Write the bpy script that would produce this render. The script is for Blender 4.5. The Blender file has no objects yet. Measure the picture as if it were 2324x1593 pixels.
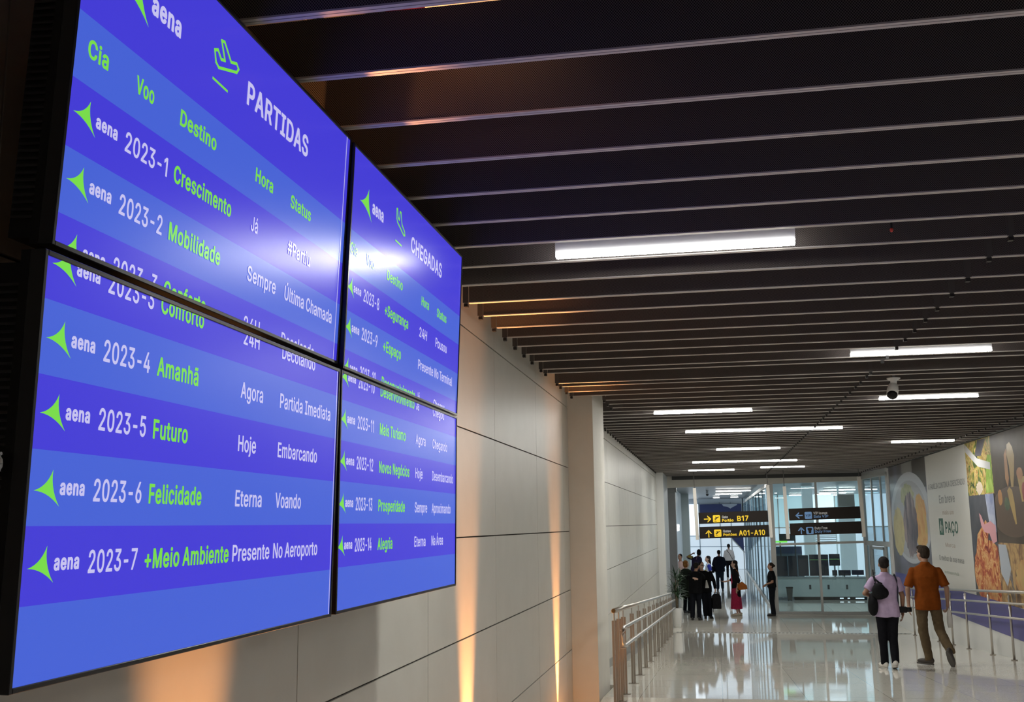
import bpy, bmesh, math, random
from mathutils import Vector, Matrix, noise

random.seed(7)
SC = bpy.context.scene
COL = SC.collection
PI = math.pi

# ------------------------------------------------------------------ camera
cam_data = bpy.data.cameras.new('camera')
cam_data.sensor_width = 36.0
cam_data.lens = 36.0 * 2400.0 / 2324.0
cam_data.clip_start = 0.05
cam_data.clip_end = 400
cam = bpy.data.objects.new('camera', cam_data)
COL.objects.link(cam)
EYE = Vector((0, 0, 2.8224))
yaw, pitch, roll = -0.18541, 0.16353, -0.01211
fw = Vector((math.sin(yaw) * math.cos(pitch), math.cos(yaw) * math.cos(pitch), math.sin(pitch)))
r0 = Vector((math.cos(yaw), -math.sin(yaw), 0))
u0 = r0.cross(fw)
rr = math.cos(roll) * r0 + math.sin(roll) * u0
uu = -math.sin(roll) * r0 + math.cos(roll) * u0
cam.matrix_world = Matrix(((rr.x, uu.x, -fw.x, EYE.x), (rr.y, uu.y, -fw.y, EYE.y), (rr.z, uu.z, -fw.z, EYE.z), (0, 0, 0, 1)))
SC.camera = cam

# ------------------------------------------------------------------ world, exposure, daylight
SC.view_settings.view_transform = 'Standard'
SC.view_settings.look = 'None'
SC.view_settings.exposure = 0.0
SC.view_settings.gamma = 1.0
SC.view_settings.use_curve_mapping = False
w = bpy.data.worlds.new('overcast_sky')
SC.world = w
w.use_nodes = True
w.node_tree.nodes['Background'].inputs[0].default_value = (0.72, 0.86, 1.0, 1)
w.node_tree.nodes['Background'].inputs[1].default_value = 0.85
SC.cycles.use_denoising = True
SC.cycles.max_bounces = 8
SC.cycles.diffuse_bounces = 4
SC.cycles.glossy_bounces = 4
SC.cycles.transparent_max_bounces = 24
SC.cycles.sample_clamp_indirect = 6.0
SC.cycles.caustics_reflective = False
SC.cycles.caustics_refractive = False

TUBE = 205.0       # radiance of the ceiling tubes
TUBE_FAR = 190.0   # radiance of the hall tubes

def lamp(kind, name, loc, energy, color, **kw):
    d = bpy.data.lights.new(name, kind)
    d.energy = energy
    d.color = color
    for k, v in kw.items():
        setattr(d, k, v)
    o = bpy.data.objects.new(name, d)
    o.location = loc
    COL.objects.link(o)
    return o

def aim(o, target):
    o.rotation_euler = (Vector(target) - Vector(o.location)).to_track_quat('-Z', 'Y').to_euler()

# added cool fill light over the right-hand baffle ends, no fixture there
d = lamp('AREA', 'baffle_end_fill', (4.62, 19.0, 4.62), 1.5, (0.75, 0.84, 1.0), shape='RECTANGLE', size=0.1, size_y=7.0)

# warm uplights sunk in the floor trough along the left wall
for yy, en in ((3.2, 2400), (7.1, 2900), (11.2, 2900), (-0.8, 1200)):
    lamp('POINT', 'uplight_spill', (-1.50, yy, 0.56), en * 0.004, (1.0, 0.42, 0.14), shadow_soft_size=0.04)
    s = lamp('SPOT', 'floor_uplight', (-1.565, yy, 0.55), en, (1.0, 0.40, 0.12), spot_size=math.radians(25), spot_blend=0.9, shadow_soft_size=0.03)
    aim(s, (-1.54, yy + 0.05, 4.0))

# ------------------------------------------------------------------ materials
MATS = {}
def mat(name, color, rough=0.5, metal=0.0, emit=None, estr=1.0, spec=0.5, **kw):
    if name in MATS:
        return MATS[name]
    m = bpy.data.materials.new(name)
    m.use_nodes = True
    b = m.node_tree.nodes['Principled BSDF']
    b.inputs['Base Color'].default_value = (*color, 1)
    b.inputs['Roughness'].default_value = rough
    b.inputs['Metallic'].default_value = metal
    b.inputs['Specular IOR Level'].default_value = spec
    if emit:
        b.inputs['Emission Color'].default_value = (*emit, 1)
        b.inputs['Emission Strength'].default_value = estr
    MATS[name] = m
    return m

class NT:
    """tiny node builder"""
    def __init__(s, m):
        s.t = m.node_tree
        s.b = s.t.nodes['Principled BSDF']
    def n(s, typ, **kw):
        x = s.t.nodes.new(typ)
        for k, v in kw.items():
            setattr(x, k, v)
        return x
    def l(s, a, b):
        s.t.links.new(a, b)
    def math(s, op, a, b=None):
        x = s.n('ShaderNodeMath', operation=op)
        for i, v in enumerate((a, b)):
            if v is None:
                continue
            if isinstance(v, (int, float)):
                x.inputs[i].default_value = v
            else:
                s.l(v, x.inputs[i])
        return x.outputs[0]
    def ramp(s, fac, stops):
        x = s.n('ShaderNodeValToRGB')
        e = x.color_ramp.elements
        while len(e) < len(stops):
            e.new(0.5)
        for k, (p, c) in enumerate(stops):
            e[k].position = p
            e[k].color = (*c, 1)
        s.l(fac, x.inputs[0])
        return x.outputs[0]
    def obj(s):
        return s.n('ShaderNodeTexCoord').outputs['Object']
    def noise(s, scale, detail=3, vec=None, rough=0.55):
        x = s.n('ShaderNodeTexNoise')
        x.inputs['Scale'].default_value = scale
        x.inputs['Detail'].default_value = detail
        x.inputs['Roughness'].default_value = rough
        s.l(vec or s.obj(), x.inputs['Vector'])
        return x
    def mapping(s, scale=(1, 1, 1), loc=(0, 0, 0), rot=(0, 0, 0)):
        x = s.n('ShaderNodeMapping')
        x.inputs['Scale'].default_value = scale
        x.inputs['Location'].default_value = loc
        x.inputs['Rotation'].default_value = rot
        s.l(s.obj(), x.inputs['Vector'])
        return x.outputs[0]
    def mix(s, fac, a, b):
        x = s.n('ShaderNodeMix', data_type='RGBA')
        for sock, v in ((x.inputs[0], fac), (x.inputs[6], a), (x.inputs[7], b)):
            if isinstance(v, (int, float)):
                sock.default_value = v
            elif isinstance(v, tuple):
                sock.default_value = (*v, 1)
            else:
                s.l(v, sock)
        return x.outputs[2]

def noisy(name, c1, c2, scale=6, rough=0.6, bump=0.0, detail=4, stretch=(1, 1, 1), metal=0.0, spec=0.5):
    if name in MATS:
        return MATS[name]
    m = mat(name, c1, rough, metal, spec=spec)
    t = NT(m)
    nz = t.noise(scale, detail, t.mapping(stretch))
    t.l(t.ramp(nz.outputs[0], [(0.35, c1), (0.65, c2)]), t.b.inputs['Base Color'])
    if bump:
        bp = t.n('ShaderNodeBump')
        bp.inputs['Strength'].default_value = bump
        bp.inputs['Distance'].default_value = 0.01
        t.l(nz.outputs[0], bp.inputs['Height'])
        t.l(bp.outputs[0], t.b.inputs['Normal'])
    return m

def granite(name, base, dark, tile=(0.9, 0.9), joint=(0.3, 0.28, 0.24)):
    m = mat(name, base, 0.04)
    t = NT(m)
    o = t.obj()
    fine = t.noise(55, 3)
    big = t.noise(0.45, 3)
    sp = t.ramp(fine.outputs[0], [(0.42, dark), (0.6, base)])
    col = t.mix(t.ramp(big.outputs[0], [(0.4, (0, 0, 0)), (0.62, (1, 1, 1))]), sp, tuple(c * 0.9 for c in base))
    sep = t.n('ShaderNodeSeparateXYZ')
    t.l(o, sep.inputs[0])
    fx = t.math('FRACT', t.math('DIVIDE', sep.outputs[0], tile[0]))
    fy = t.math('FRACT', t.math('DIVIDE', sep.outputs[1], tile[1]))
    jx = t.math('LESS_THAN', fx, 0.006)
    jy = t.math('LESS_THAN', fy, 0.006)
    col = t.mix(t.math('MAXIMUM', jx, jy), col, joint)
    # whole slabs differ a little in tone
    ix = t.math('FLOOR', t.math('DIVIDE', sep.outputs[0], tile[0]))
    iy = t.math('FLOOR', t.math('DIVIDE', sep.outputs[1], tile[1]))
    wn = t.n('ShaderNodeTexWhiteNoise', noise_dimensions='2D')
    cb = t.n('ShaderNodeCombineXYZ')
    t.l(ix, cb.inputs[0]); t.l(iy, cb.inputs[1])
    t.l(cb.outputs[0], wn.inputs['Vector'])
    col = t.mix(t.math('MULTIPLY', wn.outputs['Value'], 0.16), col, dark)
    t.l(col, t.b.inputs['Base Color'])
    return m

def perforated(name, col, hole, p=0.0085, r=0.3):
    m = mat(name, col, 0.62, spec=0.25)
    t = NT(m)
    sep = t.n('ShaderNodeSeparateXYZ')
    t.l(t.obj(), sep.inputs[0])
    def grid(off):
        a = t.math('SUBTRACT', t.math('FRACT', t.math('ADD', t.math('DIVIDE', sep.outputs[0], p), off)), 0.5)
        b = t.math('SUBTRACT', t.math('FRACT', t.math('ADD', t.math('DIVIDE', sep.outputs[2], p * 1.2), off)), 0.5)
        return t.math('ADD', t.math('MULTIPLY', a, a), t.math('MULTIPLY', b, b))
    d = t.math('LESS_THAN', t.math('MINIMUM', grid(0.0), grid(0.5)), r * r)
    t.l(t.mix(d, col, hole), t.b.inputs['Base Color'])
    return m

def glass(name, tint=(0.86, 0.95, 0.97), refl=1.0, rough=0.0):
    if name in MATS:
        return MATS[name]
    m = bpy.data.materials.new(name)
    m.use_nodes = True
    nt = m.node_tree
    nt.nodes.clear()
    out = nt.nodes.new('ShaderNodeOutputMaterial')
    mx = nt.nodes.new('ShaderNodeMixShader')
    tr = nt.nodes.new('ShaderNodeBsdfTransparent')
    gl = nt.nodes.new('ShaderNodeBsdfGlossy')
    fr = nt.nodes.new('ShaderNodeFresnel')
    fr.inputs[0].default_value = 1.45
    mu = nt.nodes.new('ShaderNodeMath')
    mu.operation = 'MULTIPLY'
    mu.inputs[1].default_value = refl
    tr.inputs[0].default_value = (*tint, 1)
    gl.inputs['Roughness'].default_value = rough
    gl.inputs[0].default_value = (0.9, 0.97, 1, 1)
    nt.links.new(fr.outputs[0], mu.inputs[0])
    nt.links.new(mu.outputs[0], mx.inputs[0])
    nt.links.new(tr.outputs[0], mx.inputs[1])
    nt.links.new(gl.outputs[0], mx.inputs[2])
    nt.links.new(mx.outputs[0], out.inputs[0])
    MATS[name] = m
    return m

WALLP = noisy('wall_panel', (0.56, 0.55, 0.50), (0.59, 0.58, 0.53), 3, 0.42, spec=0.4)
JOINT = mat('panel_joint', (0.035, 0.028, 0.02), 0.8)
PLASTER = noisy('plaster', (0.66, 0.64, 0.58), (0.69, 0.67, 0.61), 4, 0.7)
WHITEP = mat('white_paint', (0.66, 0.67, 0.66), 0.5)
GREYP = mat('grey_paint', (0.30, 0.31, 0.32), 0.55)
FRAME = mat('alu_frame', (0.55, 0.55, 0.53), 0.4, 0.1)
STEEL = mat('brushed_steel', (0.50, 0.47, 0.43), 0.32, 0.85)
STEELP = mat('post_steel', (0.34, 0.30, 0.26), 0.42, 0.75)
DARKVOID = mat('void_black', (0.012, 0.011, 0.010), 0.9)
BAFF = perforated('perforated_sheet', (0.20, 0.172, 0.165), (0.022, 0.019, 0.018))
LIP = mat('baffle_lip', (0.55, 0.52, 0.50), 0.5)
CAPB = mat('cap_black', (0.01, 0.008, 0.008), 0.5)
HANG = mat('hanger_grey', (0.085, 0.078, 0.075), 0.6)
BLACK = mat('black_plastic', (0.004, 0.004, 0.0045), 0.5, spec=0.2)
BEZEL = mat('bezel_black', (0.010, 0.010, 0.012), 0.3, spec=0.35)
FLOORM = granite('granite_floor', (0.84, 0.81, 0.73), (0.68, 0.65, 0.57))
GLASS = glass('clear_glass')
GLASSB = glass('blue_glass', (0.80, 0.89, 0.93), 0.5)
LAMPW = mat('tube_diffuser', (0.9, 0.9, 0.9), 0.5, emit=(1.0, 0.985, 0.93), estr=TUBE)
LAMPF = mat('hall_tube_diffuser', (0.9, 0.9, 0.9), 0.5, emit=(1.0, 0.99, 0.96), estr=TUBE_FAR)
LAMPS = mat('tube_flank', (0.9, 0.9, 0.9), 0.5, emit=(1.0, 0.985, 0.93), estr=26.0)
HOUSE = mat('lamp_housing', (0.62, 0.62, 0.64), 0.5)

# ------------------------------------------------------------------ mesh helpers
def new_obj(name, me, m=None, parent=None):
    o = bpy.data.objects.new(name, me)
    COL.objects.link(o)
    if m is not None:
        for x in (m if isinstance(m, (list, tuple)) else [m]):
            me.materials.append(x)
    if parent is not None:
        o.parent = parent
    return o

def obj(name, bm, m=None, parent=None, smooth=False):
    bmesh.ops.recalc_face_normals(bm, faces=bm.faces)
    me = bpy.data.meshes.new(name)
    bm.to_mesh(me)
    bm.free()
    if smooth:
        for p in me.polygons:
            p.use_smooth = True
    return new_obj(name, me, m, parent)

def empty(name, loc=(0, 0, 0), rotz=0.0):
    o = bpy.data.objects.new(name, None)
    COL.objects.link(o)
    o.location = loc
    o.rotation_euler = (0, 0, rotz)
    o.empty_display_size = 0.1
    return o

def tag(o, label=None, cat=None, group=None, kind=None):
    if label: o['label'] = label
    if cat: o['category'] = cat
    if group: o['group'] = group
    if kind: o['kind'] = kind
    return o

def struct(o, label=None):
    o['kind'] = 'structure'
    if label: o['label'] = label
    return o

def B():
    return bmesh.new()

def box(bm, x0, x1, y0, y1, z0, z1, mi=0):
    v = [bm.verts.new(p) for p in ((x0, y0, z0), (x1, y0, z0), (x1, y1, z0), (x0, y1, z0), (x0, y0, z1), (x1, y0, z1), (x1, y1, z1), (x0, y1, z1))]
    fs = [bm.faces.new([v[i] for i in q]) for q in ((0, 3, 2, 1), (4, 5, 6, 7), (0, 1, 5, 4), (1, 2, 6, 5), (2, 3, 7, 6), (3, 0, 4, 7))]
    for f in fs: f.material_index = mi
    return v

def hexa(bm, pts, mi=0):
    v = [bm.verts.new(p) for p in pts]
    for q in ((0, 3, 2, 1), (4, 5, 6, 7), (0, 1, 5, 4), (1, 2, 6, 5), (2, 3, 7, 6), (3, 0, 4, 7)):
        bm.faces.new([v[i] for i in q]).material_index = mi

def bevel(bm, w, seg=2):
    bmesh.ops.bevel(bm, geom=list(bm.edges), offset=w, segments=seg, affect='EDGES', profile=0.5)

def frame_of(d):
    d = Vector(d).normalized()
    a = Vector((0, 0, 1)) if abs(d.z) < 0.9 else Vector((0, 1, 0))
    x = d.cross(a).normalized()
    return x, x.cross(d).normalized() * -1.0, d

def rings(bm, rs, cap=True, mi=0):
    """rs: list of vertex-position loops of equal length"""
    L = [[bm.verts.new(p) for p in r] for r in rs]
    n = len(L[0])
    for a, b in zip(L[:-1], L[1:]):
        for i in range(n):
            bm.faces.new((a[i], a[(i + 1) % n], b[(i + 1) % n], b[i])).material_index = mi
    if cap:
        bm.faces.new(list(reversed(L[0]))).material_index = mi
        bm.faces.new(L[-1]).material_index = mi
    return L

def circ(c, x, y, rx, ry, n):
    c = Vector(c)
    return [c + x * (rx * math.cos(2 * PI * i / n)) + y * (ry * math.sin(2 * PI * i / n)) for i in range(n)]

def tube(bm, p0, p1, r0, r1=None, n=12, mi=0):
    r1 = r0 if r1 is None else r1
    p0, p1 = Vector(p0), Vector(p1)
    x, y, d = frame_of(p1 - p0)
    rings(bm, [circ(p0, x, y, r0, r0, n), circ(p1, x, y, r1, r1, n)], mi=mi)

def capsule(bm, p0, p1, r0, r1=None, n=12):
    r1 = r0 if r1 is None else r1
    p0, p1 = Vector(p0), Vector(p1)
    x, y, d = frame_of(p1 - p0)
    L = []
    for a in (-80, -55, -28, 0):
        s, c = math.sin(math.radians(a)), math.cos(math.radians(a))
        L.append(circ(p0 + d * (r0 * s), x, y, r0 * c, r0 * c, n))
    for a in (0, 28, 55, 80):
        s, c = math.sin(math.radians(a)), math.cos(math.radians(a))
        L.append(circ(p1 + d * (r1 * s), x, y, r1 * c, r1 * c, n))
    rings(bm, L)

def path_tube(bm, pts, r, n=10, mi=0):
    pts = [Vector(p) for p in pts]
    L = []
    for i, p in enumerate(pts):
        d = (pts[min(i + 1, len(pts) - 1)] - pts[max(i - 1, 0)])
        x, y, _ = frame_of(d)
        rad = r[i] if isinstance(r, (list, tuple)) else r
        L.append(circ(p, x, y, rad, rad, n))
    rings(bm, L, mi=mi)

def ell(bm, c, r, M=None, n=16, k=10):
    c = Vector(c)
    r = (r, r, r) if isinstance(r, (int, float)) else r
    M = M or Matrix.Identity(3)
    L = []
    for j in range(1, k):
        a = PI * j / k - PI / 2
        L.append([c + M @ Vector((r[0] * math.cos(a) * math.cos(2 * PI * i / n), r[1] * math.cos(a) * math.sin(2 * PI * i / n), r[2] * math.sin(a))) for i in range(n)])
    rings(bm, L)

def loft(bm, secs, n=24, power=2.4):
    """secs: (center, rx, ry) super-ellipse sections stacked upward"""
    L = []
    for c, rx, ry in secs:
        ring = []
        for i in range(n):
            a = 2 * PI * i / n
            ca, sa = math.cos(a), math.sin(a)
            ring.append(Vector(c) + Vector((math.copysign(abs(ca) ** (2 / power), ca) * rx, math.copysign(abs(sa) ** (2 / power), sa) * ry, 0)))
        L.append(ring)
    rings(bm, L)

def poly(bm, pts, mi=0):
    f = bm.faces.new([bm.verts.new(p) for p in pts])
    f.material_index = mi
    return f

def blob(name, bm, m, parent, voxel=0.014, smooth=4, wrinkle=0.0, wscale=7.0, stretch=(1, 1, 1)):
    """fuse overlapping closed shapes into one continuous surface"""
    bmesh.ops.recalc_face_normals(bm, faces=bm.faces)
    me = bpy.data.meshes.new(name)
    bm.to_mesh(me)
    bm.free()
    t = bpy.data.objects.new('tmp', me)
    COL.objects.link(t)
    md = t.modifiers.new('r', 'REMESH')
    md.mode = 'VOXEL'
    md.voxel_size = voxel
    if smooth:
        s = t.modifiers.new('s', 'SMOOTH')
        s.factor = 0.5
        s.iterations = smooth
    dg = bpy.context.evaluated_depsgraph_get()
    me2 = bpy.data.meshes.new_from_object(t.evaluated_get(dg))
    me2.name = name
    bpy.data.objects.remove(t)
    bpy.data.meshes.remove(me)
    if wrinkle:
        nr = [v.normal.copy() for v in me2.vertices]
        for v, nn in zip(me2.vertices, nr):
            q = Vector((v.co.x * stretch[0], v.co.y * stretch[1], v.co.z * stretch[2])) * wscale
            a = noise.noise(q) + 0.5 * noise.noise(q * 2.3)
            v.co += nn * (a * wrinkle)
    for p in me2.polygons:
        p.use_smooth = True
    me2.materials.clear()
    return new_obj(name, me2, m, parent)

# ------------------------------------------------------------------ text
# glyph outlines: character code, advance, closed contours as x,y pairs in 1/1000
GLYPHS = {
    'regular': {
        33: (196, [[142,83,126,93,100,98,74,94,54,83,39,64,33,42,38,20,47,6,70,-11,96,-16,124,-12,140,-2,157,18,162,38,158,62], [146,517,132,521,64,521,50,517,44,508,48,160,54,152,60,149,128,148,142,152,147,160,151,508]]),
        35: (440, [[390,517,376,521,326,521,316,519,309,514,286,380,196,380,217,506,216,512,212,517,198,521,148,521,138,519,130,514,127,506,107,380,50,380,40,378,32,372,21,318,23,312,30,306,40,304,94,304,79,206,20,204,6,200,-1,188,-9,142,-7,136,4,129,66,128,45,2,50,-8,64,-12,114,-12,124,-10,132,-4,156,128,244,128,223,2,224,-2,228,-8,242,-12,294,-12,304,-10,311,-4,314,4,334,128,390,128,400,130,408,136,419,190,417,196,410,202,400,204,346,204,362,304,420,304,434,308,441,320,448,366,446,372,436,379,375,380,396,506], [272,304,256,204,167,204,184,304]]),
        45: (453, [[350,252,336,256,108,255,100,252,95,244,95,188,100,180,114,176,344,177,350,180,356,188,356,244]]),
        48: (453, [[334,494,310,510,294,516,270,523,230,528,182,523,148,512,118,494,78,452,51,398,37,350,30,292,30,216,38,154,51,110,78,56,118,14,148,-3,182,-14,222,-19,272,-14,306,-3,334,14,376,56,402,110,416,158,423,216,423,292,416,350,402,398,375,452], [272,430,296,400,311,366,319,334,325,260,319,174,311,144,296,108,277,84,258,69,244,63,210,63,194,69,176,84,157,108,141,146,134,174,128,248,134,334,142,366,157,400,177,426,192,438,210,446,230,448,256,441]]),
        49: (330, [[264,517,250,521,172,521,162,519,48,438,39,426,39,356,44,348,58,344,72,348,165,416,165,0,170,-8,178,-11,250,-12,264,-8,269,0,269,508]]),
        50: (453, [[342,490,314,508,276,522,208,527,160,518,128,504,110,492,77,458,57,422,47,378,48,360,56,352,66,350,126,350,140,354,147,366,151,398,168,426,192,442,222,448,248,445,278,429,283,424,291,414,297,402,301,366,299,346,294,332,265,286,47,52,45,48,45,0,50,-8,64,-12,388,-12,398,-10,406,-4,408,0,408,56,406,62,398,67,388,69,184,70,334,230,368,274,385,306,399,352,398,398,384,440,365,468]]),
        51: (453, [[386,517,372,521,70,521,60,519,53,514,51,508,51,452,53,448,60,442,70,440,259,440,140,304,138,300,138,248,144,240,150,237,228,234,256,227,282,211,294,200,305,178,310,156,310,134,302,106,295,94,278,78,242,64,216,62,176,69,158,79,142,94,133,110,128,132,118,142,108,144,44,144,30,140,26,134,25,128,29,104,38,78,52,54,84,22,136,-5,180,-16,222,-19,274,-13,306,-3,336,11,354,25,379,50,394,72,407,106,412,148,406,186,388,228,364,255,336,277,286,297,253,302,389,456,391,460,391,508]]),
        52: (453, [[324,517,310,521,248,521,238,519,229,512,21,158,21,106,26,97,34,94,262,93,263,0,268,-8,282,-12,342,-12,356,-8,362,0,362,92,420,94,426,97,432,106,432,162,430,168,422,173,412,175,362,176,362,318,360,322,352,328,342,330,282,330,272,328,265,322,263,318,262,175,135,176,327,502,330,508]]),
        53: (453, [[380,517,366,521,96,521,82,517,78,512,48,256,50,248,64,241,128,234,138,236,158,250,178,258,218,265,240,262,268,250,292,224,303,200,308,174,305,130,297,108,274,81,244,64,202,63,178,73,158,90,145,112,139,134,132,140,122,142,60,142,46,138,41,130,44,104,52,80,66,54,96,22,132,0,162,-11,218,-19,262,-15,286,-9,324,7,354,30,363,40,390,78,401,104,408,138,410,168,406,204,387,256,358,294,350,303,318,324,270,341,210,345,156,330,170,440,366,440,376,442,383,448,385,452,385,508]]),
        54: (453, [[336,517,322,521,252,521,238,517,95,308,68,256,48,194,45,158,50,114,60,84,81,48,116,14,146,-3,174,-12,230,-19,266,-15,308,-2,336,14,371,48,391,80,400,102,407,138,406,188,398,218,380,256,356,283,324,306,296,317,258,325,215,324,339,504,341,508], [266,243,284,228,303,196,308,154,302,116,284,86,266,71,256,66,226,60,198,66,188,71,168,86,150,118,144,156,150,198,155,210,168,228,188,244,194,247,228,253,252,249]]),
        55: (453, [[404,517,390,521,62,521,52,519,45,514,43,508,43,452,48,444,56,441,297,440,79,4,79,-2,84,-8,98,-12,164,-12,174,-10,183,-4,409,446,410,508]]),
        56: (453, [[332,500,282,520,264,524,222,528,176,522,148,513,120,500,79,462,61,432,54,406,51,376,54,352,62,326,76,302,87,290,96,280,120,268,102,260,90,251,64,226,48,200,38,172,33,138,35,108,44,80,57,56,90,23,128,0,156,-10,222,-19,296,-10,326,0,364,23,395,56,409,80,417,108,420,132,413,180,390,224,350,260,333,266,356,280,365,290,376,302,390,326,398,352,401,376,398,406,391,432,373,462], [288,202,305,184,312,170,318,140,312,106,306,96,290,80,262,65,222,61,182,68,162,80,146,96,139,110,134,140,140,170,147,184,164,202,180,213,194,219,222,223,258,219,272,213], [278,430,296,404,300,374,296,348,278,320,252,305,230,302,202,305,174,320,156,348,152,374,156,404,174,430,202,445,224,448,250,445]]),
        57: (453, [[336,494,308,511,264,524,230,528,188,524,144,511,116,495,82,462,60,428,50,398,45,370,46,332,54,290,73,252,96,226,128,203,172,187,200,183,236,184,113,6,112,-2,120,-10,130,-12,200,-12,214,-8,357,202,386,254,405,314,408,352,403,394,393,422,372,458], [266,438,284,422,303,390,308,354,303,312,284,280,266,265,256,260,226,255,194,262,188,265,168,282,155,300,150,312,144,350,150,390,155,402,168,420,188,438,198,443,228,448,252,444]]),
        65: (480, [[290,517,276,521,202,521,192,519,183,512,1,12,-3,0,2,-8,16,-12,84,-12,98,-8,104,-2,148,130,330,130,376,-2,382,-8,396,-12,462,-12,472,-10,480,-4,482,0,478,12,295,510], [238,395,270,296,300,211,176,212]]),
        67: (510, [[408,486,372,506,324,522,272,528,216,523,176,511,136,492,110,471,75,434,53,398,34,352,24,298,21,248,25,200,33,160,53,110,85,60,136,17,176,-3,216,-14,262,-19,314,-15,352,-5,380,7,402,20,416,30,447,60,465,86,484,130,492,158,490,164,482,170,472,172,408,172,398,170,390,164,377,126,356,100,326,79,290,67,252,66,220,73,188,92,158,122,137,162,125,212,122,248,124,288,136,346,158,386,174,404,188,418,204,428,230,439,264,444,304,439,342,421,372,390,383,370,391,344,398,338,408,336,472,336,486,340,491,346,491,354,481,388,465,424,447,448]]),
        68: (502, [[396,465,344,498,274,517,230,521,60,521,50,519,43,514,41,508,41,0,46,-8,60,-12,226,-12,276,-8,322,4,366,23,417,66,450,114,468,158,477,202,481,260,474,330,460,376,440,414], [306,420,340,390,355,370,367,342,375,314,380,250,375,196,361,152,346,126,316,96,278,78,252,72,144,70,144,440,226,440,252,438,282,431]]),
        69: (419, [[386,517,372,521,60,521,50,519,43,514,41,508,41,0,46,-8,60,-12,374,-12,384,-10,392,-4,394,0,394,56,388,65,382,68,144,70,144,217,354,217,368,221,374,230,374,286,368,294,362,297,144,298,144,440,378,441,386,444,391,452,391,508]]),
        70: (410, [[382,517,368,521,60,521,50,519,43,514,41,508,41,0,46,-8,60,-12,124,-12,138,-8,143,-2,144,209,346,209,360,213,365,222,365,278,360,286,352,289,144,290,144,440,376,441,382,444,388,452,388,508]]),
        71: (520, [[422,473,398,491,344,516,296,526,260,528,228,525,174,511,134,492,108,471,74,434,50,394,33,348,22,282,22,224,28,178,45,126,74,74,122,26,158,4,198,-10,266,-19,310,-16,348,-7,392,11,430,39,458,70,478,106,490,140,495,170,497,256,495,260,488,266,478,268,284,268,270,264,264,256,264,200,270,191,284,187,395,186,389,150,379,128,360,102,332,79,312,71,282,65,252,66,230,70,196,85,168,110,158,122,142,150,131,180,123,230,123,278,127,310,145,364,165,396,184,416,206,430,228,439,250,443,296,441,326,429,354,408,374,382,390,346,398,339,408,337,474,337,488,341,493,350,483,388,460,432]]),
        72: (517, [[470,517,456,521,392,521,378,517,374,512,372,301,144,301,143,512,138,517,124,521,60,521,50,519,43,514,41,508,41,0,46,-8,60,-12,124,-12,138,-8,143,-2,144,220,372,220,374,-2,378,-8,392,-12,456,-12,466,-10,474,-4,476,0,476,508]]),
        73: (300, [[282,517,268,521,32,521,22,519,14,514,12,508,12,452,18,444,32,440,99,440,99,70,32,69,18,65,12,56,12,0,18,-8,32,-12,268,-12,278,-10,286,-4,288,0,288,56,282,65,268,69,202,70,202,440,268,440,282,444,288,452,288,508]]),
        74: (396, [[350,517,336,521,272,521,258,517,253,508,253,140,250,116,244,98,228,78,224,74,206,66,188,62,166,64,152,70,144,76,131,88,119,116,117,172,115,178,108,183,98,185,34,185,20,181,15,176,14,140,19,98,35,58,66,21,76,13,114,-7,154,-17,174,-19,234,-13,272,0,294,13,326,44,337,62,351,100,355,140,355,508]]),
        76: (393, [[138,517,124,521,60,521,46,517,41,508,42,-2,46,-8,60,-12,360,-12,370,-10,378,-4,380,0,380,56,378,62,370,67,360,69,144,70,144,508]]),
        77: (628, [[582,517,568,521,476,521,466,519,458,512,326,168,314,132,294,194,170,512,162,519,152,521,60,521,46,517,41,508,41,0,43,-4,50,-10,60,-12,122,-12,136,-8,141,0,140,324,267,-2,272,-8,286,-12,342,-12,352,-10,360,-4,486,323,485,0,490,-8,504,-12,568,-12,582,-8,587,0,587,508]]),
        78: (523, [[476,517,462,521,400,521,386,517,380,508,380,156,155,512,146,519,136,521,60,521,50,519,43,514,41,508,41,0,46,-8,60,-12,124,-12,138,-8,144,0,142,356,368,-2,378,-10,388,-12,462,-12,472,-10,480,-4,482,0,482,508]]),
        79: (533, [[398,492,358,511,318,523,272,528,216,523,176,511,136,492,86,448,53,398,34,352,24,298,21,248,25,200,33,160,53,110,86,60,136,17,176,-3,230,-16,272,-19,318,-14,352,-5,414,28,448,60,481,110,500,160,510,212,512,246,510,296,500,350,481,398,448,448], [348,416,368,396,391,360,402,330,407,306,411,264,410,224,400,172,391,148,368,112,348,92,328,80,288,66,264,65,226,71,208,78,188,90,168,110,142,148,133,172,125,210,122,248,125,298,133,336,142,360,166,396,186,416,222,436,264,444,298,440,322,432]]),
        80: (445, [[376,473,340,498,296,514,256,520,60,521,50,519,43,514,41,508,41,0,46,-8,60,-12,124,-12,134,-10,142,-4,144,0,144,174,240,174,296,180,346,199,376,222,407,260,423,304,427,366,423,392,414,420,400,446], [292,426,308,410,320,384,325,360,323,318,316,298,303,280,284,264,268,258,248,255,144,254,144,440,256,439,270,436]]),
        82: (449, [[378,475,348,497,318,509,258,520,60,521,50,519,43,514,41,508,41,0,46,-8,60,-12,124,-12,134,-10,142,-4,144,0,144,186,234,186,331,4,340,-8,354,-12,428,-12,438,-10,445,-4,447,0,443,10,336,204,348,209,378,230,387,238,410,272,421,298,426,322,426,382,417,416,401,450], [302,419,319,394,325,372,325,332,319,310,306,290,292,279,282,274,246,267,144,268,144,440,246,440,286,431]]),
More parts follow.
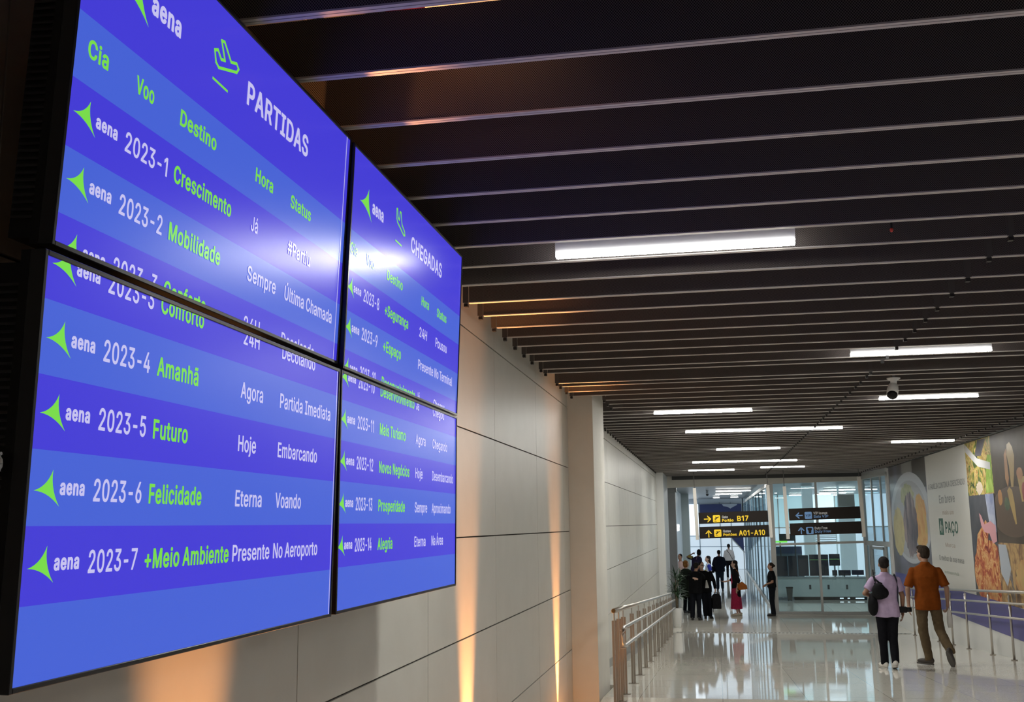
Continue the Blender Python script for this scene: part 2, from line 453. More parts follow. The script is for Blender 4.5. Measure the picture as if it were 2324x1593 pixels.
        83: (447, [[366,484,334,504,314,513,284,522,248,527,186,525,152,517,116,502,96,490,58,454,46,432,34,388,34,354,42,322,59,296,84,271,120,249,168,231,288,194,306,183,317,170,322,164,326,148,326,128,321,112,312,96,300,85,284,74,244,62,196,64,162,75,146,87,135,100,126,120,123,138,114,147,104,149,38,149,24,145,19,136,22,112,37,72,55,44,76,23,112,2,148,-12,220,-21,262,-19,298,-12,332,0,364,17,390,42,415,80,427,124,426,162,417,192,401,218,376,243,358,256,322,274,210,306,174,320,146,342,138,354,134,366,138,400,149,416,176,437,206,445,252,444,280,434,296,424,308,408,318,378,328,368,338,366,400,366,414,370,420,380,413,416,404,438,388,462]]),
        84: (449, [[430,517,416,521,32,521,18,517,14,512,13,452,15,448,22,442,32,440,174,440,174,0,176,-4,184,-10,194,-12,256,-12,270,-8,276,0,276,440,416,440,430,444,436,452,436,508]]),
        85: (517, [[470,517,456,521,394,521,380,517,375,512,374,172,372,154,362,124,340,92,318,77,308,73,292,67,264,64,226,67,190,83,164,108,147,144,143,174,142,512,138,517,124,521,60,521,50,519,43,514,41,508,41,168,43,146,53,104,68,74,102,33,140,7,182,-10,218,-18,264,-20,324,-13,358,-2,392,16,422,41,441,62,450,74,464,104,473,138,476,168,476,508]]),
        86: (480, [[476,517,462,521,396,521,386,519,377,512,272,212,242,114,102,512,94,519,84,521,16,521,6,519,-1,514,-3,508,4,488,185,-2,190,-8,204,-12,278,-12,288,-10,296,-4,478,496,482,508]]),
        97: (389, [[312,360,282,379,240,392,182,396,140,390,96,375,68,357,40,328,22,292,28,283,40,278,92,263,106,263,119,272,129,288,146,305,166,315,178,318,206,319,216,317,243,302,249,294,254,280,257,258,255,248,242,240,130,225,74,207,46,189,26,166,17,146,12,120,13,82,20,60,26,50,41,26,62,7,102,-12,156,-21,206,-15,244,0,258,11,260,-4,270,-11,336,-12,346,-10,354,-4,356,0,354,280,339,326], [256,169,255,122,242,92,222,72,196,60,174,57,146,60,124,72,113,88,112,118,119,132,124,137,136,145,164,154]]),
        98: (424, [[338,361,304,381,288,387,268,393,228,396,216,396,178,389,140,369,134,363,133,508,131,514,124,519,114,521,54,521,44,519,36,514,34,508,34,0,40,-8,54,-12,118,-11,129,-4,132,15,150,0,190,-16,232,-20,276,-14,318,3,346,23,372,52,394,96,404,132,409,166,407,228,401,258,386,300,371,326], [264,305,285,284,302,246,309,192,308,160,302,130,284,92,266,74,252,65,226,59,190,65,176,73,156,92,139,130,132,176,134,222,139,250,156,284,176,305,188,312,220,318,236,317,250,313]]),
        99: (396, [[324,361,292,379,256,391,228,396,180,395,152,389,122,378,92,361,62,332,47,310,31,280,21,244,15,192,18,148,24,118,39,80,63,44,102,8,134,-7,180,-18,210,-20,264,-13,320,13,358,50,373,76,382,102,380,106,368,114,306,129,294,127,286,120,275,94,256,73,236,63,216,59,192,60,176,64,162,72,141,94,126,120,117,162,117,214,126,256,141,282,152,294,160,303,180,314,210,318,230,315,252,306,273,284,285,258,296,251,312,251,376,269,381,278,370,306,354,330]]),
        100: (424, [[386,517,372,521,312,521,302,519,294,514,292,508,292,363,268,381,236,392,192,396,144,389,110,376,78,353,45,312,30,280,19,240,16,212,16,164,20,132,30,96,53,52,78,23,110,1,158,-17,188,-20,222,-18,240,-14,274,0,294,16,295,-2,300,-8,306,-11,372,-12,382,-10,389,-4,391,0,391,508], [248,305,268,284,285,248,293,196,291,160,285,130,267,90,250,73,236,65,206,59,188,60,174,64,162,72,141,92,123,130,118,150,115,184,123,246,140,284,162,305,174,313,188,317,206,318,236,312]]),
        101: (404, [[308,369,276,384,238,394,186,396,150,389,120,378,92,360,54,322,39,298,24,256,17,226,16,164,21,130,31,96,55,52,92,16,114,2,154,-13,208,-20,270,-14,294,-6,326,11,344,26,365,50,384,90,378,99,370,103,314,116,300,116,288,108,280,92,268,78,252,66,232,60,192,60,164,70,144,87,137,94,120,130,116,157,370,157,380,159,388,164,390,170,390,214,384,258,375,286,358,320,328,353], [242,310,262,294,276,274,285,248,286,233,117,234,123,258,136,282,154,302,166,309,180,315,202,318,220,317]]),
        103: (425, [[386,387,372,391,306,390,300,387,295,382,294,363,250,388,208,396,158,393,128,384,98,369,69,342,45,312,23,260,17,230,16,170,26,114,38,84,61,50,90,26,106,15,144,-1,174,-5,198,-7,252,1,292,24,290,-28,284,-46,281,-52,258,-74,244,-80,222,-85,176,-82,146,-67,114,-33,100,-29,90,-31,38,-60,33,-66,33,-72,56,-106,100,-140,148,-157,182,-161,210,-163,268,-156,328,-132,344,-120,367,-96,386,-54,391,-14,391,378], [248,305,269,284,286,250,293,198,288,140,283,126,271,104,250,83,236,76,206,71,174,76,158,84,140,102,122,138,117,162,115,198,118,230,123,250,141,286,160,305,176,313,188,317,206,318,236,312]]),
        104: (410, [[320,371,296,383,248,395,210,396,176,389,140,371,134,365,133,508,131,514,124,519,114,521,54,521,44,519,36,514,34,508,34,0,40,-8,54,-12,114,-12,128,-8,132,-2,133,232,136,258,143,278,158,297,172,307,196,316,222,316,236,313,256,298,269,280,276,250,277,0,279,-4,286,-10,296,-12,356,-12,366,-10,374,-4,376,0,374,272,364,314,352,336]]),
        105: (167, [[128,387,114,391,54,391,40,387,34,378,34,0,40,-8,46,-11,114,-12,128,-8,133,0,133,378], [126,522,110,531,86,536,64,533,52,529,42,522,26,502,22,480,27,462,42,445,60,435,86,431,114,438,126,445,136,456,141,464,145,480,141,502]]),
        106: (167, [[128,387,114,391,54,391,40,387,34,378,32,-48,27,-62,18,-71,-16,-76,-24,-79,-28,-84,-29,-142,-24,-151,-16,-154,36,-152,70,-141,105,-116,124,-82,132,-44,133,378], [126,522,110,531,86,536,64,533,52,529,42,522,26,502,22,480,27,462,42,445,60,435,86,431,114,438,126,445,136,456,141,464,145,480,141,502]]),
        108: (189, [[128,517,114,521,54,521,40,517,34,508,34,78,36,58,48,26,68,5,94,-8,142,-14,188,-8,194,-5,200,4,187,58,180,64,170,66,142,64,138,66,133,88,133,508]]),
        109: (610, [[532,365,508,382,458,397,406,395,394,392,350,374,332,361,318,346,298,371,272,388,260,392,228,397,216,398,172,390,138,372,132,365,129,384,118,390,54,391,40,387,34,378,34,0,36,-4,44,-10,54,-12,114,-12,124,-10,131,-4,133,0,133,242,136,266,143,284,160,305,182,316,204,318,214,317,232,309,248,292,253,280,256,-2,260,-8,274,-12,334,-12,348,-8,354,0,354,250,357,270,366,292,382,308,402,317,422,318,440,315,458,306,468,294,475,274,477,258,478,-2,482,-8,496,-12,556,-12,570,-8,576,0,574,284,563,324,541,356]]),
        110: (410, [[318,371,282,388,242,396,210,396,180,390,148,377,132,364,130,382,126,387,118,390,54,391,44,389,36,384,34,378,34,0,40,-8,54,-12,114,-12,128,-8,132,-2,133,232,136,258,143,278,158,297,172,307,196,316,222,316,236,313,256,298,269,280,276,250,277,0,279,-4,286,-10,296,-12,356,-12,366,-10,374,-4,376,0,374,272,363,316,346,344]]),
        111: (415, [[314,368,282,384,250,393,200,396,162,392,134,384,102,368,63,332,39,296,25,260,17,218,15,182,18,148,24,118,39,80,63,44,102,8,134,-7,166,-16,212,-20,254,-15,282,-7,314,8,352,44,376,80,391,118,398,148,400,196,397,232,391,258,376,296,352,332], [256,302,281,274,292,248,300,190,292,128,281,102,275,94,256,74,244,66,210,58,176,64,158,74,145,88,135,102,124,128,115,184,124,248,135,274,145,288,158,302,176,312,190,317,224,317,240,312]]),
        112: (424, [[346,353,308,379,278,390,246,396,216,396,180,390,140,369,132,361,130,382,126,387,118,390,54,391,44,389,36,384,34,378,34,-142,40,-151,54,-155,114,-155,124,-153,131,-148,133,-142,134,14,144,6,186,-15,216,-20,246,-20,278,-14,316,1,340,17,365,42,381,68,388,80,404,132,409,166,409,210,400,262,381,308], [264,305,285,284,302,246,309,192,308,160,302,130,284,92,266,74,252,65,226,59,190,65,176,73,156,92,139,130,132,176,134,222,139,250,156,284,176,305,188,312,220,318,236,317,250,313]]),
        114: (259, [[256,392,242,396,184,394,150,383,132,368,129,384,118,390,54,391,44,389,36,384,34,378,34,0,40,-8,54,-12,114,-12,124,-10,131,-4,133,0,133,248,136,262,143,280,153,290,162,299,182,310,196,313,242,310,252,312,260,318,262,322,262,384]]),
        115: (365, [[292,367,262,383,236,391,192,396,140,392,116,385,90,373,68,357,42,328,32,306,28,270,31,248,39,226,52,206,60,198,90,178,120,165,212,143,234,133,242,124,247,114,248,104,245,86,228,69,208,60,188,58,170,58,152,62,132,73,122,84,112,110,100,118,80,117,32,106,22,102,17,94,33,48,42,36,70,10,120,-12,178,-20,232,-15,244,-13,276,-1,302,14,331,44,341,62,348,84,350,110,347,132,339,154,326,172,302,195,294,199,250,217,154,242,140,250,130,262,128,284,135,298,152,313,170,319,198,320,216,315,238,298,250,274,262,266,276,266,338,282,343,290,321,338]]),
        116: (227, [[140,479,126,483,66,483,52,479,46,470,46,392,6,391,-4,389,-11,384,-13,378,-13,328,-8,319,0,316,46,314,46,90,53,52,63,32,74,18,102,-3,130,-12,174,-16,222,-8,230,-2,232,4,222,52,216,62,202,66,176,62,162,63,154,66,147,76,145,92,145,314,204,315,218,319,223,328,223,378,218,387,210,390,145,392,145,470]]),
        117: (410, [[370,387,356,391,296,391,286,389,279,384,277,378,277,148,274,122,266,102,246,77,232,68,208,63,184,64,166,70,147,90,141,98,135,116,133,138,133,378,131,384,124,389,114,391,54,391,44,389,36,384,34,378,34,136,40,86,58,42,92,8,128,-9,180,-17,218,-14,244,-5,278,15,281,-4,292,-11,356,-12,366,-10,374,-4,376,0,376,378]]),
        118: (389, [[384,387,370,391,306,391,296,389,287,382,194,124,102,382,94,389,84,391,18,391,8,389,0,384,-2,378,3,364,142,4,150,-8,164,-12,226,-12,236,-10,244,-4,387,370,390,378]]),
        120: (379, [[366,387,352,391,282,391,268,387,214,306,190,267,119,382,114,387,100,391,30,391,20,389,12,384,10,378,12,374,134,194,4,6,2,0,8,-8,22,-12,90,-12,104,-8,143,46,190,119,254,18,274,-8,288,-12,358,-12,368,-10,375,-4,377,0,375,6,245,192,369,374,371,378]]),
        121: (389, [[384,387,370,391,306,391,296,389,287,382,194,124,102,382,94,389,84,391,18,391,8,389,0,384,-2,378,1,370,144,0,128,-46,110,-72,96,-78,66,-74,54,-75,44,-82,28,-138,34,-147,64,-155,102,-157,150,-146,182,-124,190,-116,213,-82,387,370,390,378]]),
        193: (480, [[290,517,276,521,202,521,192,519,183,512,1,12,-3,0,2,-8,16,-12,84,-12,98,-8,104,-2,148,130,330,130,376,-2,382,-8,396,-12,462,-12,472,-10,480,-4,482,0,478,12,295,510], [238,395,270,296,300,211,176,212], [342,667,328,671,260,671,246,667,239,656,198,568,194,558,196,554,204,548,214,546,262,546,276,550,346,654,348,658]]),
        205: (300, [[282,517,268,521,32,521,22,519,14,514,12,508,12,452,18,444,32,440,99,440,99,70,32,69,18,65,12,56,12,0,18,-8,32,-12,268,-12,278,-10,286,-4,288,0,288,56,282,65,268,69,202,70,202,440,268,440,282,444,288,452,288,508], [254,667,240,671,172,671,158,667,150,656,109,568,105,558,107,554,114,548,124,546,174,546,188,550,257,654,259,658]]),
        218: (517, [[470,517,456,521,394,521,380,517,375,512,374,172,372,154,362,124,340,92,318,77,308,73,292,67,264,64,226,67,190,83,164,108,147,144,143,174,142,512,138,517,124,521,60,521,50,519,43,514,41,508,41,168,43,146,53,104,68,74,102,33,140,7,182,-10,218,-18,264,-20,324,-13,358,-2,392,16,422,41,441,62,450,74,464,104,473,138,476,168,476,508], [362,667,348,671,280,671,266,667,257,652,214,562,215,554,222,548,232,546,282,546,296,550,365,654,367,658]]),
        225: (389, [[312,360,282,379,240,392,182,396,140,390,96,375,68,357,40,328,22,292,28,283,40,278,92,263,106,263,119,272,129,288,146,305,166,315,178,318,206,319,216,317,243,302,249,294,254,280,257,258,255,248,242,240,130,225,74,207,46,189,26,166,17,146,12,120,13,82,20,60,26,50,41,26,62,7,102,-12,156,-21,206,-15,244,0,258,11,260,-4,270,-11,336,-12,346,-10,354,-4,356,0,354,280,339,326], [256,169,255,122,242,92,222,72,196,60,174,57,146,60,124,72,113,88,112,118,119,132,124,137,136,145,164,154], [292,537,278,541,210,541,196,537,192,532,144,432,145,424,152,419,162,417,212,417,226,421,295,524,297,528]]),
        227: (389, [[312,360,282,379,240,392,182,396,140,390,96,375,68,357,40,328,22,292,28,283,40,278,92,263,106,263,119,272,129,288,146,305,166,315,178,318,206,319,216,317,243,302,249,294,254,280,257,258,255,248,242,240,130,225,74,207,46,189,26,166,17,146,12,120,13,82,20,60,26,50,41,26,62,7,102,-12,156,-21,206,-15,244,0,258,11,260,-4,270,-11,336,-12,346,-10,354,-4,356,0,354,280,339,326], [256,169,255,122,242,92,222,72,196,60,174,57,146,60,124,72,113,88,112,118,119,132,124,137,136,145,164,154], [302,525,288,529,240,528,230,522,224,503,174,526,144,530,110,523,98,513,84,498,75,476,72,446,76,440,90,436,140,437,150,444,156,459,198,440,212,437,236,434,266,441,291,462,302,484,307,516]]),
        231: (396, [[324,361,292,379,260,390,236,395,188,396,152,389,122,378,90,359,62,332,47,310,29,274,21,244,15,182,18,148,24,118,39,80,63,44,102,8,134,-7,169,-16,163,-58,164,-64,168,-70,182,-74,223,-78,224,-88,222,-93,170,-95,160,-97,152,-102,150,-108,150,-142,156,-151,162,-154,226,-154,258,-148,284,-135,294,-126,302,-114,307,-96,306,-68,300,-54,296,-46,276,-28,244,-21,243,-16,272,-11,320,13,358,50,373,76,382,102,380,106,370,113,304,129,290,125,285,118,275,94,256,73,236,63,216,59,192,60,176,64,162,72,141,94,126,120,117,162,117,214,126,256,141,282,160,303,180,314,204,318,230,315,252,306,273,284,285,258,296,251,312,251,376,269,381,278,370,306,354,330]]),
    },
    'bold': {
        43: (453, [[276,375,266,381,254,383,198,383,186,381,176,374,171,364,170,245,62,245,44,240,35,230,34,172,36,166,44,158,62,153,171,152,171,34,176,23,190,16,262,16,272,20,280,28,282,34,282,153,390,153,408,158,417,168,418,226,416,232,408,240,390,245,282,246,282,364]]),
        45: (453, [[358,255,348,261,336,263,114,263,102,261,92,254,87,244,88,184,96,174,114,169,336,169,348,171,359,178,364,188,364,244]]),
        48: (453, [[342,497,308,519,266,531,224,535,182,530,162,524,140,516,114,500,91,478,70,454,43,400,29,350,22,292,22,216,31,148,43,108,70,54,110,11,146,-10,182,-21,222,-26,272,-21,308,-10,342,11,381,50,410,108,424,158,431,216,431,292,424,350,410,400,383,454], [264,427,288,398,303,364,311,332,317,260,311,176,303,146,291,116,272,90,254,75,242,70,212,70,188,82,173,100,162,116,148,152,141,182,136,248,142,332,150,364,165,398,188,427,198,434,224,441,244,438]]),
        49: (330, [[272,520,262,526,250,528,172,528,160,526,40,441,33,434,31,426,32,352,40,342,50,338,66,338,76,342,157,400,157,0,162,-11,176,-18,258,-18,272,-11,277,0,277,508]]),
        55: (453, [[412,520,402,526,390,528,62,528,50,526,37,516,35,508,35,452,40,442,50,435,62,433,285,432,71,6,71,-4,80,-14,98,-19,164,-19,182,-14,191,-6,417,444,418,508]]),
        65: (480, [[298,520,288,526,276,528,202,528,184,523,175,514,-7,14,-11,0,-9,-6,-2,-14,16,-19,84,-19,96,-17,106,-11,112,-4,154,123,324,123,368,-4,374,-11,384,-17,396,-19,462,-19,474,-17,488,-6,490,0,486,14,303,512], [238,368,289,218,188,218]]),
        66: (456, [[362,495,330,513,276,526,60,528,48,526,35,516,33,508,33,0,35,-6,42,-14,60,-19,228,-18,286,-17,322,-11,354,0,386,17,410,40,431,70,443,110,444,152,437,190,422,220,406,238,394,250,366,268,393,288,414,316,421,338,425,370,422,404,419,418,406,450,385,476], [302,194,318,176,326,156,328,140,323,110,308,91,294,83,264,77,152,76,152,212,260,211,280,207], [290,419,304,398,309,368,307,352,302,340,288,322,278,314,262,307,240,304,152,304,152,433,254,432,280,426]]),
        67: (510, [[416,489,374,513,326,529,272,535,216,530,174,518,128,495,102,474,70,440,45,400,27,358,16,298,13,248,17,200,26,156,45,108,77,58,88,47,132,11,174,-10,216,-21,262,-26,314,-22,354,-12,382,0,406,14,424,27,452,54,473,84,491,124,500,158,498,166,490,174,480,178,408,179,396,177,385,170,368,126,346,100,322,85,288,74,272,73,254,73,222,80,194,96,165,126,145,164,133,212,130,248,132,288,144,344,165,382,179,398,200,417,232,432,264,437,304,432,336,416,365,386,375,368,383,342,396,331,408,329,472,329,484,331,494,337,499,344,499,354,489,390,473,426,452,454]]),
        68: (502, [[404,468,346,505,282,523,230,528,60,528,48,526,38,520,33,508,33,0,38,-11,48,-17,60,-19,226,-19,278,-15,324,-3,370,17,422,60,458,112,474,150,485,202,489,260,482,330,468,378,448,416], [306,411,335,384,347,368,359,340,367,312,372,260,370,226,367,198,353,154,339,130,310,101,276,85,252,79,152,77,152,432,226,433,252,431,280,424]]),
        69: (419, [[394,520,384,526,372,528,60,528,48,526,35,516,33,508,33,0,35,-6,42,-14,60,-19,374,-19,386,-17,400,-6,402,0,402,56,397,68,386,74,374,76,152,76,152,210,354,210,372,215,380,222,382,230,381,290,376,297,366,303,354,305,152,305,152,432,372,433,384,435,394,442,399,452,399,508]]),
        70: (410, [[390,520,380,526,368,528,60,528,48,526,35,516,33,508,33,0,35,-6,42,-14,60,-19,124,-19,136,-17,150,-6,152,0,152,202,346,202,364,207,372,216,373,278,368,288,358,295,346,297,152,297,152,432,368,433,380,435,391,442,396,452,396,508]]),
        71: (520, [[430,476,402,497,350,522,296,533,260,535,228,532,214,530,172,518,130,498,100,474,66,436,42,396,26,354,14,282,14,224,17,200,21,172,34,130,62,78,69,68,118,20,156,-3,196,-17,266,-26,318,-22,360,-11,396,5,438,36,466,68,483,98,492,120,498,140,504,178,505,256,500,266,490,273,478,275,284,275,272,273,262,267,256,256,256,200,258,192,266,185,284,180,386,180,386,172,378,144,371,130,355,108,322,83,310,78,282,72,252,73,232,77,202,90,173,116,165,126,151,150,141,176,131,230,131,278,135,310,153,362,172,392,192,412,210,424,234,433,250,436,286,435,322,423,349,402,366,380,382,344,396,332,408,330,474,330,486,332,496,338,501,350,491,390,468,434]]),
        72: (517, [[478,520,468,526,456,528,392,528,380,526,367,516,365,508,364,308,152,308,152,508,150,516,136,526,124,528,60,528,48,526,38,520,33,508,33,0,38,-11,48,-17,60,-19,124,-19,136,-17,150,-6,152,0,152,213,364,213,365,0,367,-6,380,-17,392,-19,456,-19,468,-17,479,-10,484,0,484,508]]),
        73: (300, [[290,520,280,526,268,528,32,528,20,526,6,516,4,508,4,452,10,441,20,435,32,433,91,432,91,76,32,76,20,74,9,68,4,56,4,0,6,-6,14,-14,32,-19,268,-19,280,-17,294,-6,296,0,296,56,290,68,280,74,268,76,210,76,210,432,268,433,280,435,291,442,296,452,296,508]]),
        77: (628, [[590,520,580,526,568,528,476,528,464,526,453,518,314,158,302,196,175,518,164,526,152,528,60,528,48,526,38,520,33,508,33,0,38,-10,48,-17,60,-19,122,-19,140,-14,148,-4,148,276,260,-6,268,-14,286,-19,342,-19,360,-14,369,-4,478,280,478,-4,486,-14,504,-19,568,-19,580,-17,590,-11,595,0,595,508]]),
        78: (523, [[484,520,474,526,462,528,400,528,382,523,373,514,372,184,160,518,148,526,136,528,60,528,48,526,38,520,33,508,33,0,38,-11,48,-17,60,-19,124,-19,142,-14,151,-4,152,326,363,-8,376,-17,388,-19,462,-19,474,-17,485,-10,490,0,490,508]]),
        79: (533, [[406,495,360,518,318,530,262,535,212,529,174,518,128,495,81,454,45,400,27,358,16,298,13,248,17,200,26,156,45,108,78,58,88,47,132,11,174,-10,230,-23,262,-26,282,-25,318,-21,358,-11,422,25,453,54,489,108,507,154,518,212,520,246,518,296,510,340,505,360,491,396,473,424,453,454], [340,412,362,392,383,358,395,324,401,296,403,264,401,212,395,184,383,150,362,118,340,96,320,84,288,73,264,72,232,77,216,83,192,96,174,114,150,150,141,174,133,210,130,248,133,298,139,328,150,358,172,392,192,412,214,425,236,433,270,437,304,431,322,424]]),
        80: (445, [[384,476,342,505,302,520,256,527,60,528,48,526,35,516,33,508,33,0,35,-6,42,-14,60,-19,124,-19,136,-17,150,-6,152,0,152,167,240,167,292,172,308,176,342,189,362,202,391,226,415,258,431,304,435,366,430,398,422,422,408,448], [286,420,301,406,313,380,317,360,315,320,308,300,297,284,280,271,268,265,246,262,152,261,152,432,256,432]]),
        82: (449, [[386,478,352,503,320,516,258,527,60,528,48,526,35,516,33,508,33,0,35,-6,42,-14,60,-19,124,-19,136,-17,150,-6,152,0,152,179,229,178,323,2,336,-14,354,-19,428,-19,440,-17,453,-6,455,0,451,12,347,200,386,227,415,264,428,294,434,322,434,382,424,420,409,452], [294,416,310,394,317,372,317,334,311,312,298,293,278,280,246,274,152,274,152,433,246,433,280,425]]),
        83: (447, [[374,487,336,511,316,520,284,529,248,534,186,532,150,524,114,509,92,496,82,489,53,460,38,434,26,388,26,354,34,320,54,290,80,265,118,242,162,225,284,188,300,178,312,164,318,148,318,130,313,114,306,102,294,89,280,80,242,69,234,69,198,71,164,83,142,104,133,126,129,144,116,154,104,156,38,156,20,151,13,144,11,134,16,104,26,76,50,38,68,20,108,-4,148,-19,220,-28,262,-26,304,-18,334,-7,372,14,395,36,411,56,423,78,435,124,434,162,425,194,406,224,384,246,362,262,324,281,216,312,178,326,152,346,142,366,146,398,158,415,186,433,206,438,228,438,250,437,276,428,288,420,301,404,312,372,326,361,338,359,400,359,418,364,426,372,428,378,420,420,409,446,393,468]]),
        84: (449, [[438,520,428,526,416,528,32,528,14,523,6,514,5,452,7,446,14,438,32,433,166,432,166,0,171,-10,182,-17,194,-19,256,-19,274,-14,283,-4,284,432,416,433,434,438,442,446,444,452,444,508]]),
        86: (480, [[484,520,474,526,462,528,396,528,378,523,369,514,264,214,242,142,110,514,102,523,84,528,8,527,-2,523,-9,516,-10,504,10,448,177,-4,186,-14,204,-19,278,-19,296,-14,304,-6,486,494,490,508]]),
        97: (389, [[320,363,284,386,244,398,182,403,138,397,94,382,60,360,32,330,14,292,20,280,34,272,90,256,108,256,122,263,136,284,152,300,180,311,204,312,214,310,238,296,247,274,249,258,248,252,240,247,130,232,72,214,38,192,18,168,10,152,4,120,6,78,13,56,33,24,58,1,98,-18,116,-23,156,-28,212,-21,240,-10,250,-3,260,-14,278,-19,344,-18,354,-14,362,-6,364,0,362,280,347,328], [248,160,247,124,235,96,216,77,194,67,168,64,148,67,130,76,121,90,120,116,126,128,138,138,166,147]]),
        98: (424, [[346,364,300,391,268,400,248,402,216,403,184,398,176,396,142,378,141,508,136,520,126,526,114,528,54,528,42,526,31,520,26,508,26,0,32,-11,42,-17,54,-19,112,-19,130,-14,137,-6,140,0,154,-10,186,-22,232,-27,282,-20,312,-9,350,17,363,28,380,50,404,100,411,126,417,166,416,212,408,264,397,296,376,332], [258,300,278,280,294,246,301,192,300,160,295,136,277,96,252,74,242,69,226,66,192,72,182,78,163,96,147,130,140,176,142,222,146,244,163,280,184,301,190,305,226,311,248,306]]),
        99: (396, [[332,364,294,386,264,396,228,403,180,402,146,395,120,385,88,367,57,338,39,312,23,282,13,244,7,192,10,148,17,114,31,78,58,38,98,2,132,-14,172,-24,210,-27,264,-20,274,-18,324,7,366,48,381,74,390,102,385,112,372,120,314,135,292,134,281,126,268,98,250,78,232,69,214,66,192,67,178,71,168,77,148,98,134,122,125,162,125,214,134,254,148,278,157,288,166,298,184,308,210,311,228,308,246,301,266,280,280,252,296,244,312,244,372,259,384,266,389,278,378,308,359,336]]),
        100: (424, [[394,520,384,526,372,528,312,528,300,526,289,520,284,508,284,378,266,390,242,398,222,401,192,403,138,395,106,382,70,356,37,314,22,282,11,240,8,212,8,164,13,126,22,94,45,50,70,20,106,-5,152,-23,188,-27,240,-22,270,-10,286,1,288,-6,296,-14,314,-19,380,-18,390,-14,397,-6,399,0,399,508], [240,301,261,280,278,244,285,196,283,160,278,134,260,94,244,78,230,71,204,66,190,67,168,76,148,96,130,136,125,158,123,192,131,246,147,280,168,301,176,306,190,310,204,311,234,305]]),
        101: (404, [[316,372,278,391,246,400,186,403,144,395,110,381,84,363,49,328,31,300,17,260,9,226,8,164,14,126,23,94,47,50,84,13,110,-4,152,-20,208,-27,270,-21,296,-13,330,5,352,23,373,48,392,90,387,102,374,109,316,123,298,123,284,116,263,84,248,72,230,67,194,67,168,76,144,98,127,136,126,150,370,150,382,152,393,158,398,170,398,214,391,262,383,288,363,326,336,356], [240,303,257,288,268,272,278,240,127,240,131,256,143,278,162,298,170,303,182,308,202,311,220,310]]),
        102: (254, [[264,533,246,541,184,549,130,539,114,531,90,515,64,482,56,456,54,398,-2,397,-12,393,-20,384,-21,328,-16,316,-2,309,54,308,54,0,59,-10,70,-17,82,-19,150,-18,160,-14,168,-4,169,308,236,309,250,316,255,328,255,378,250,390,240,396,228,398,170,398,171,438,176,448,184,453,198,455,226,449,238,451,249,458,254,466,270,520,269,526]]),
        103: (425, [[394,390,384,396,372,398,314,398,296,393,288,386,286,377,258,393,216,402,198,403,156,400,126,391,94,375,64,348,37,314,16,266,9,230,8,170,18,112,30,82,56,44,94,13,148,-9,198,-14,248,-7,258,-5,284,10,282,-28,274,-48,254,-68,238,-75,222,-78,178,-75,152,-62,118,-27,100,-22,88,-24,30,-57,25,-64,25,-74,48,-108,58,-118,96,-146,142,-163,182,-168,210,-170,268,-163,332,-138,352,-123,375,-98,393,-60,399,-14,399,378], [242,301,262,280,279,246,285,198,280,142,275,128,263,106,244,88,234,83,206,78,176,83,164,89,147,106,129,144,125,162,123,198,126,230,130,244,148,282,170,302,190,310,204,311,234,305]]),
        104: (410, [[328,374,298,390,242,403,210,403,182,398,142,380,141,508,136,520,126,526,114,528,54,528,42,526,31,520,26,508,26,0,32,-11,42,-17,54,-19,114,-19,126,-17,139,-6,141,0,141,232,143,252,151,276,160,288,176,301,198,309,230,307,248,295,261,278,268,250,269,0,271,-6,284,-17,296,-19,356,-19,368,-17,379,-10,384,0,382,272,373,312,367,326,346,356]]),
        105: (167, [[136,390,126,396,114,398,54,398,36,393,27,384,26,0,32,-11,46,-18,122,-18,132,-14,140,-4,141,378], [134,525,112,538,86,543,62,540,48,535,34,525,18,504,14,480,19,460,34,442,54,429,86,424,118,432,134,442,144,454,149,462,153,480,149,504]]),
        108: (189, [[136,520,126,526,114,528,54,528,36,523,27,514,26,78,29,54,40,24,60,2,88,-14,142,-21,192,-14,203,-8,208,4,197,56,192,64,178,72,146,71,141,88,141,508]]),
        109: (610, [[540,368,510,389,458,404,394,400,346,380,320,359,306,374,270,397,222,405,168,396,138,380,134,390,120,397,54,398,36,393,28,386,26,378,26,0,28,-6,42,-17,54,-19,122,-18,132,-14,139,-6,141,0,141,242,143,260,151,282,166,300,184,309,204,311,226,304,240,290,245,278,248,-4,256,-14,274,-19,334,-19,346,-17,356,-11,362,0,362,250,364,266,374,288,388,303,404,310,420,311,434,309,452,301,459,292,467,274,469,258,470,-4,478,-14,496,-19,556,-19,574,-14,582,-6,584,0,582,284,572,324]]),
        110: (410, [[326,374,288,394,242,403,210,403,182,398,152,387,140,379,137,386,130,393,112,398,54,398,42,396,31,390,26,378,26,0,32,-11,42,-17,54,-19,114,-19,126,-17,139,-6,141,0,141,232,143,252,151,276,160,288,176,301,198,309,230,307,248,295,261,278,268,250,269,0,271,-6,284,-17,296,-19,356,-19,368,-17,379,-10,384,0,382,272,371,318,351,350]]),
        111: (415, [[322,371,284,391,250,400,214,403,164,400,132,391,94,371,58,338,31,298,17,262,10,226,7,192,10,148,17,114,31,78,55,42,98,2,132,-14,164,-23,212,-27,258,-21,284,-14,322,5,357,38,384,78,398,114,406,148,408,196,404,236,398,262,384,298,357,338], [250,298,273,272,285,242,292,190,285,132,270,100,250,78,240,72,210,65,180,70,166,78,150,94,143,104,131,132,123,184,131,242,143,272,151,284,166,298,178,305,192,310,212,311,238,305]]),
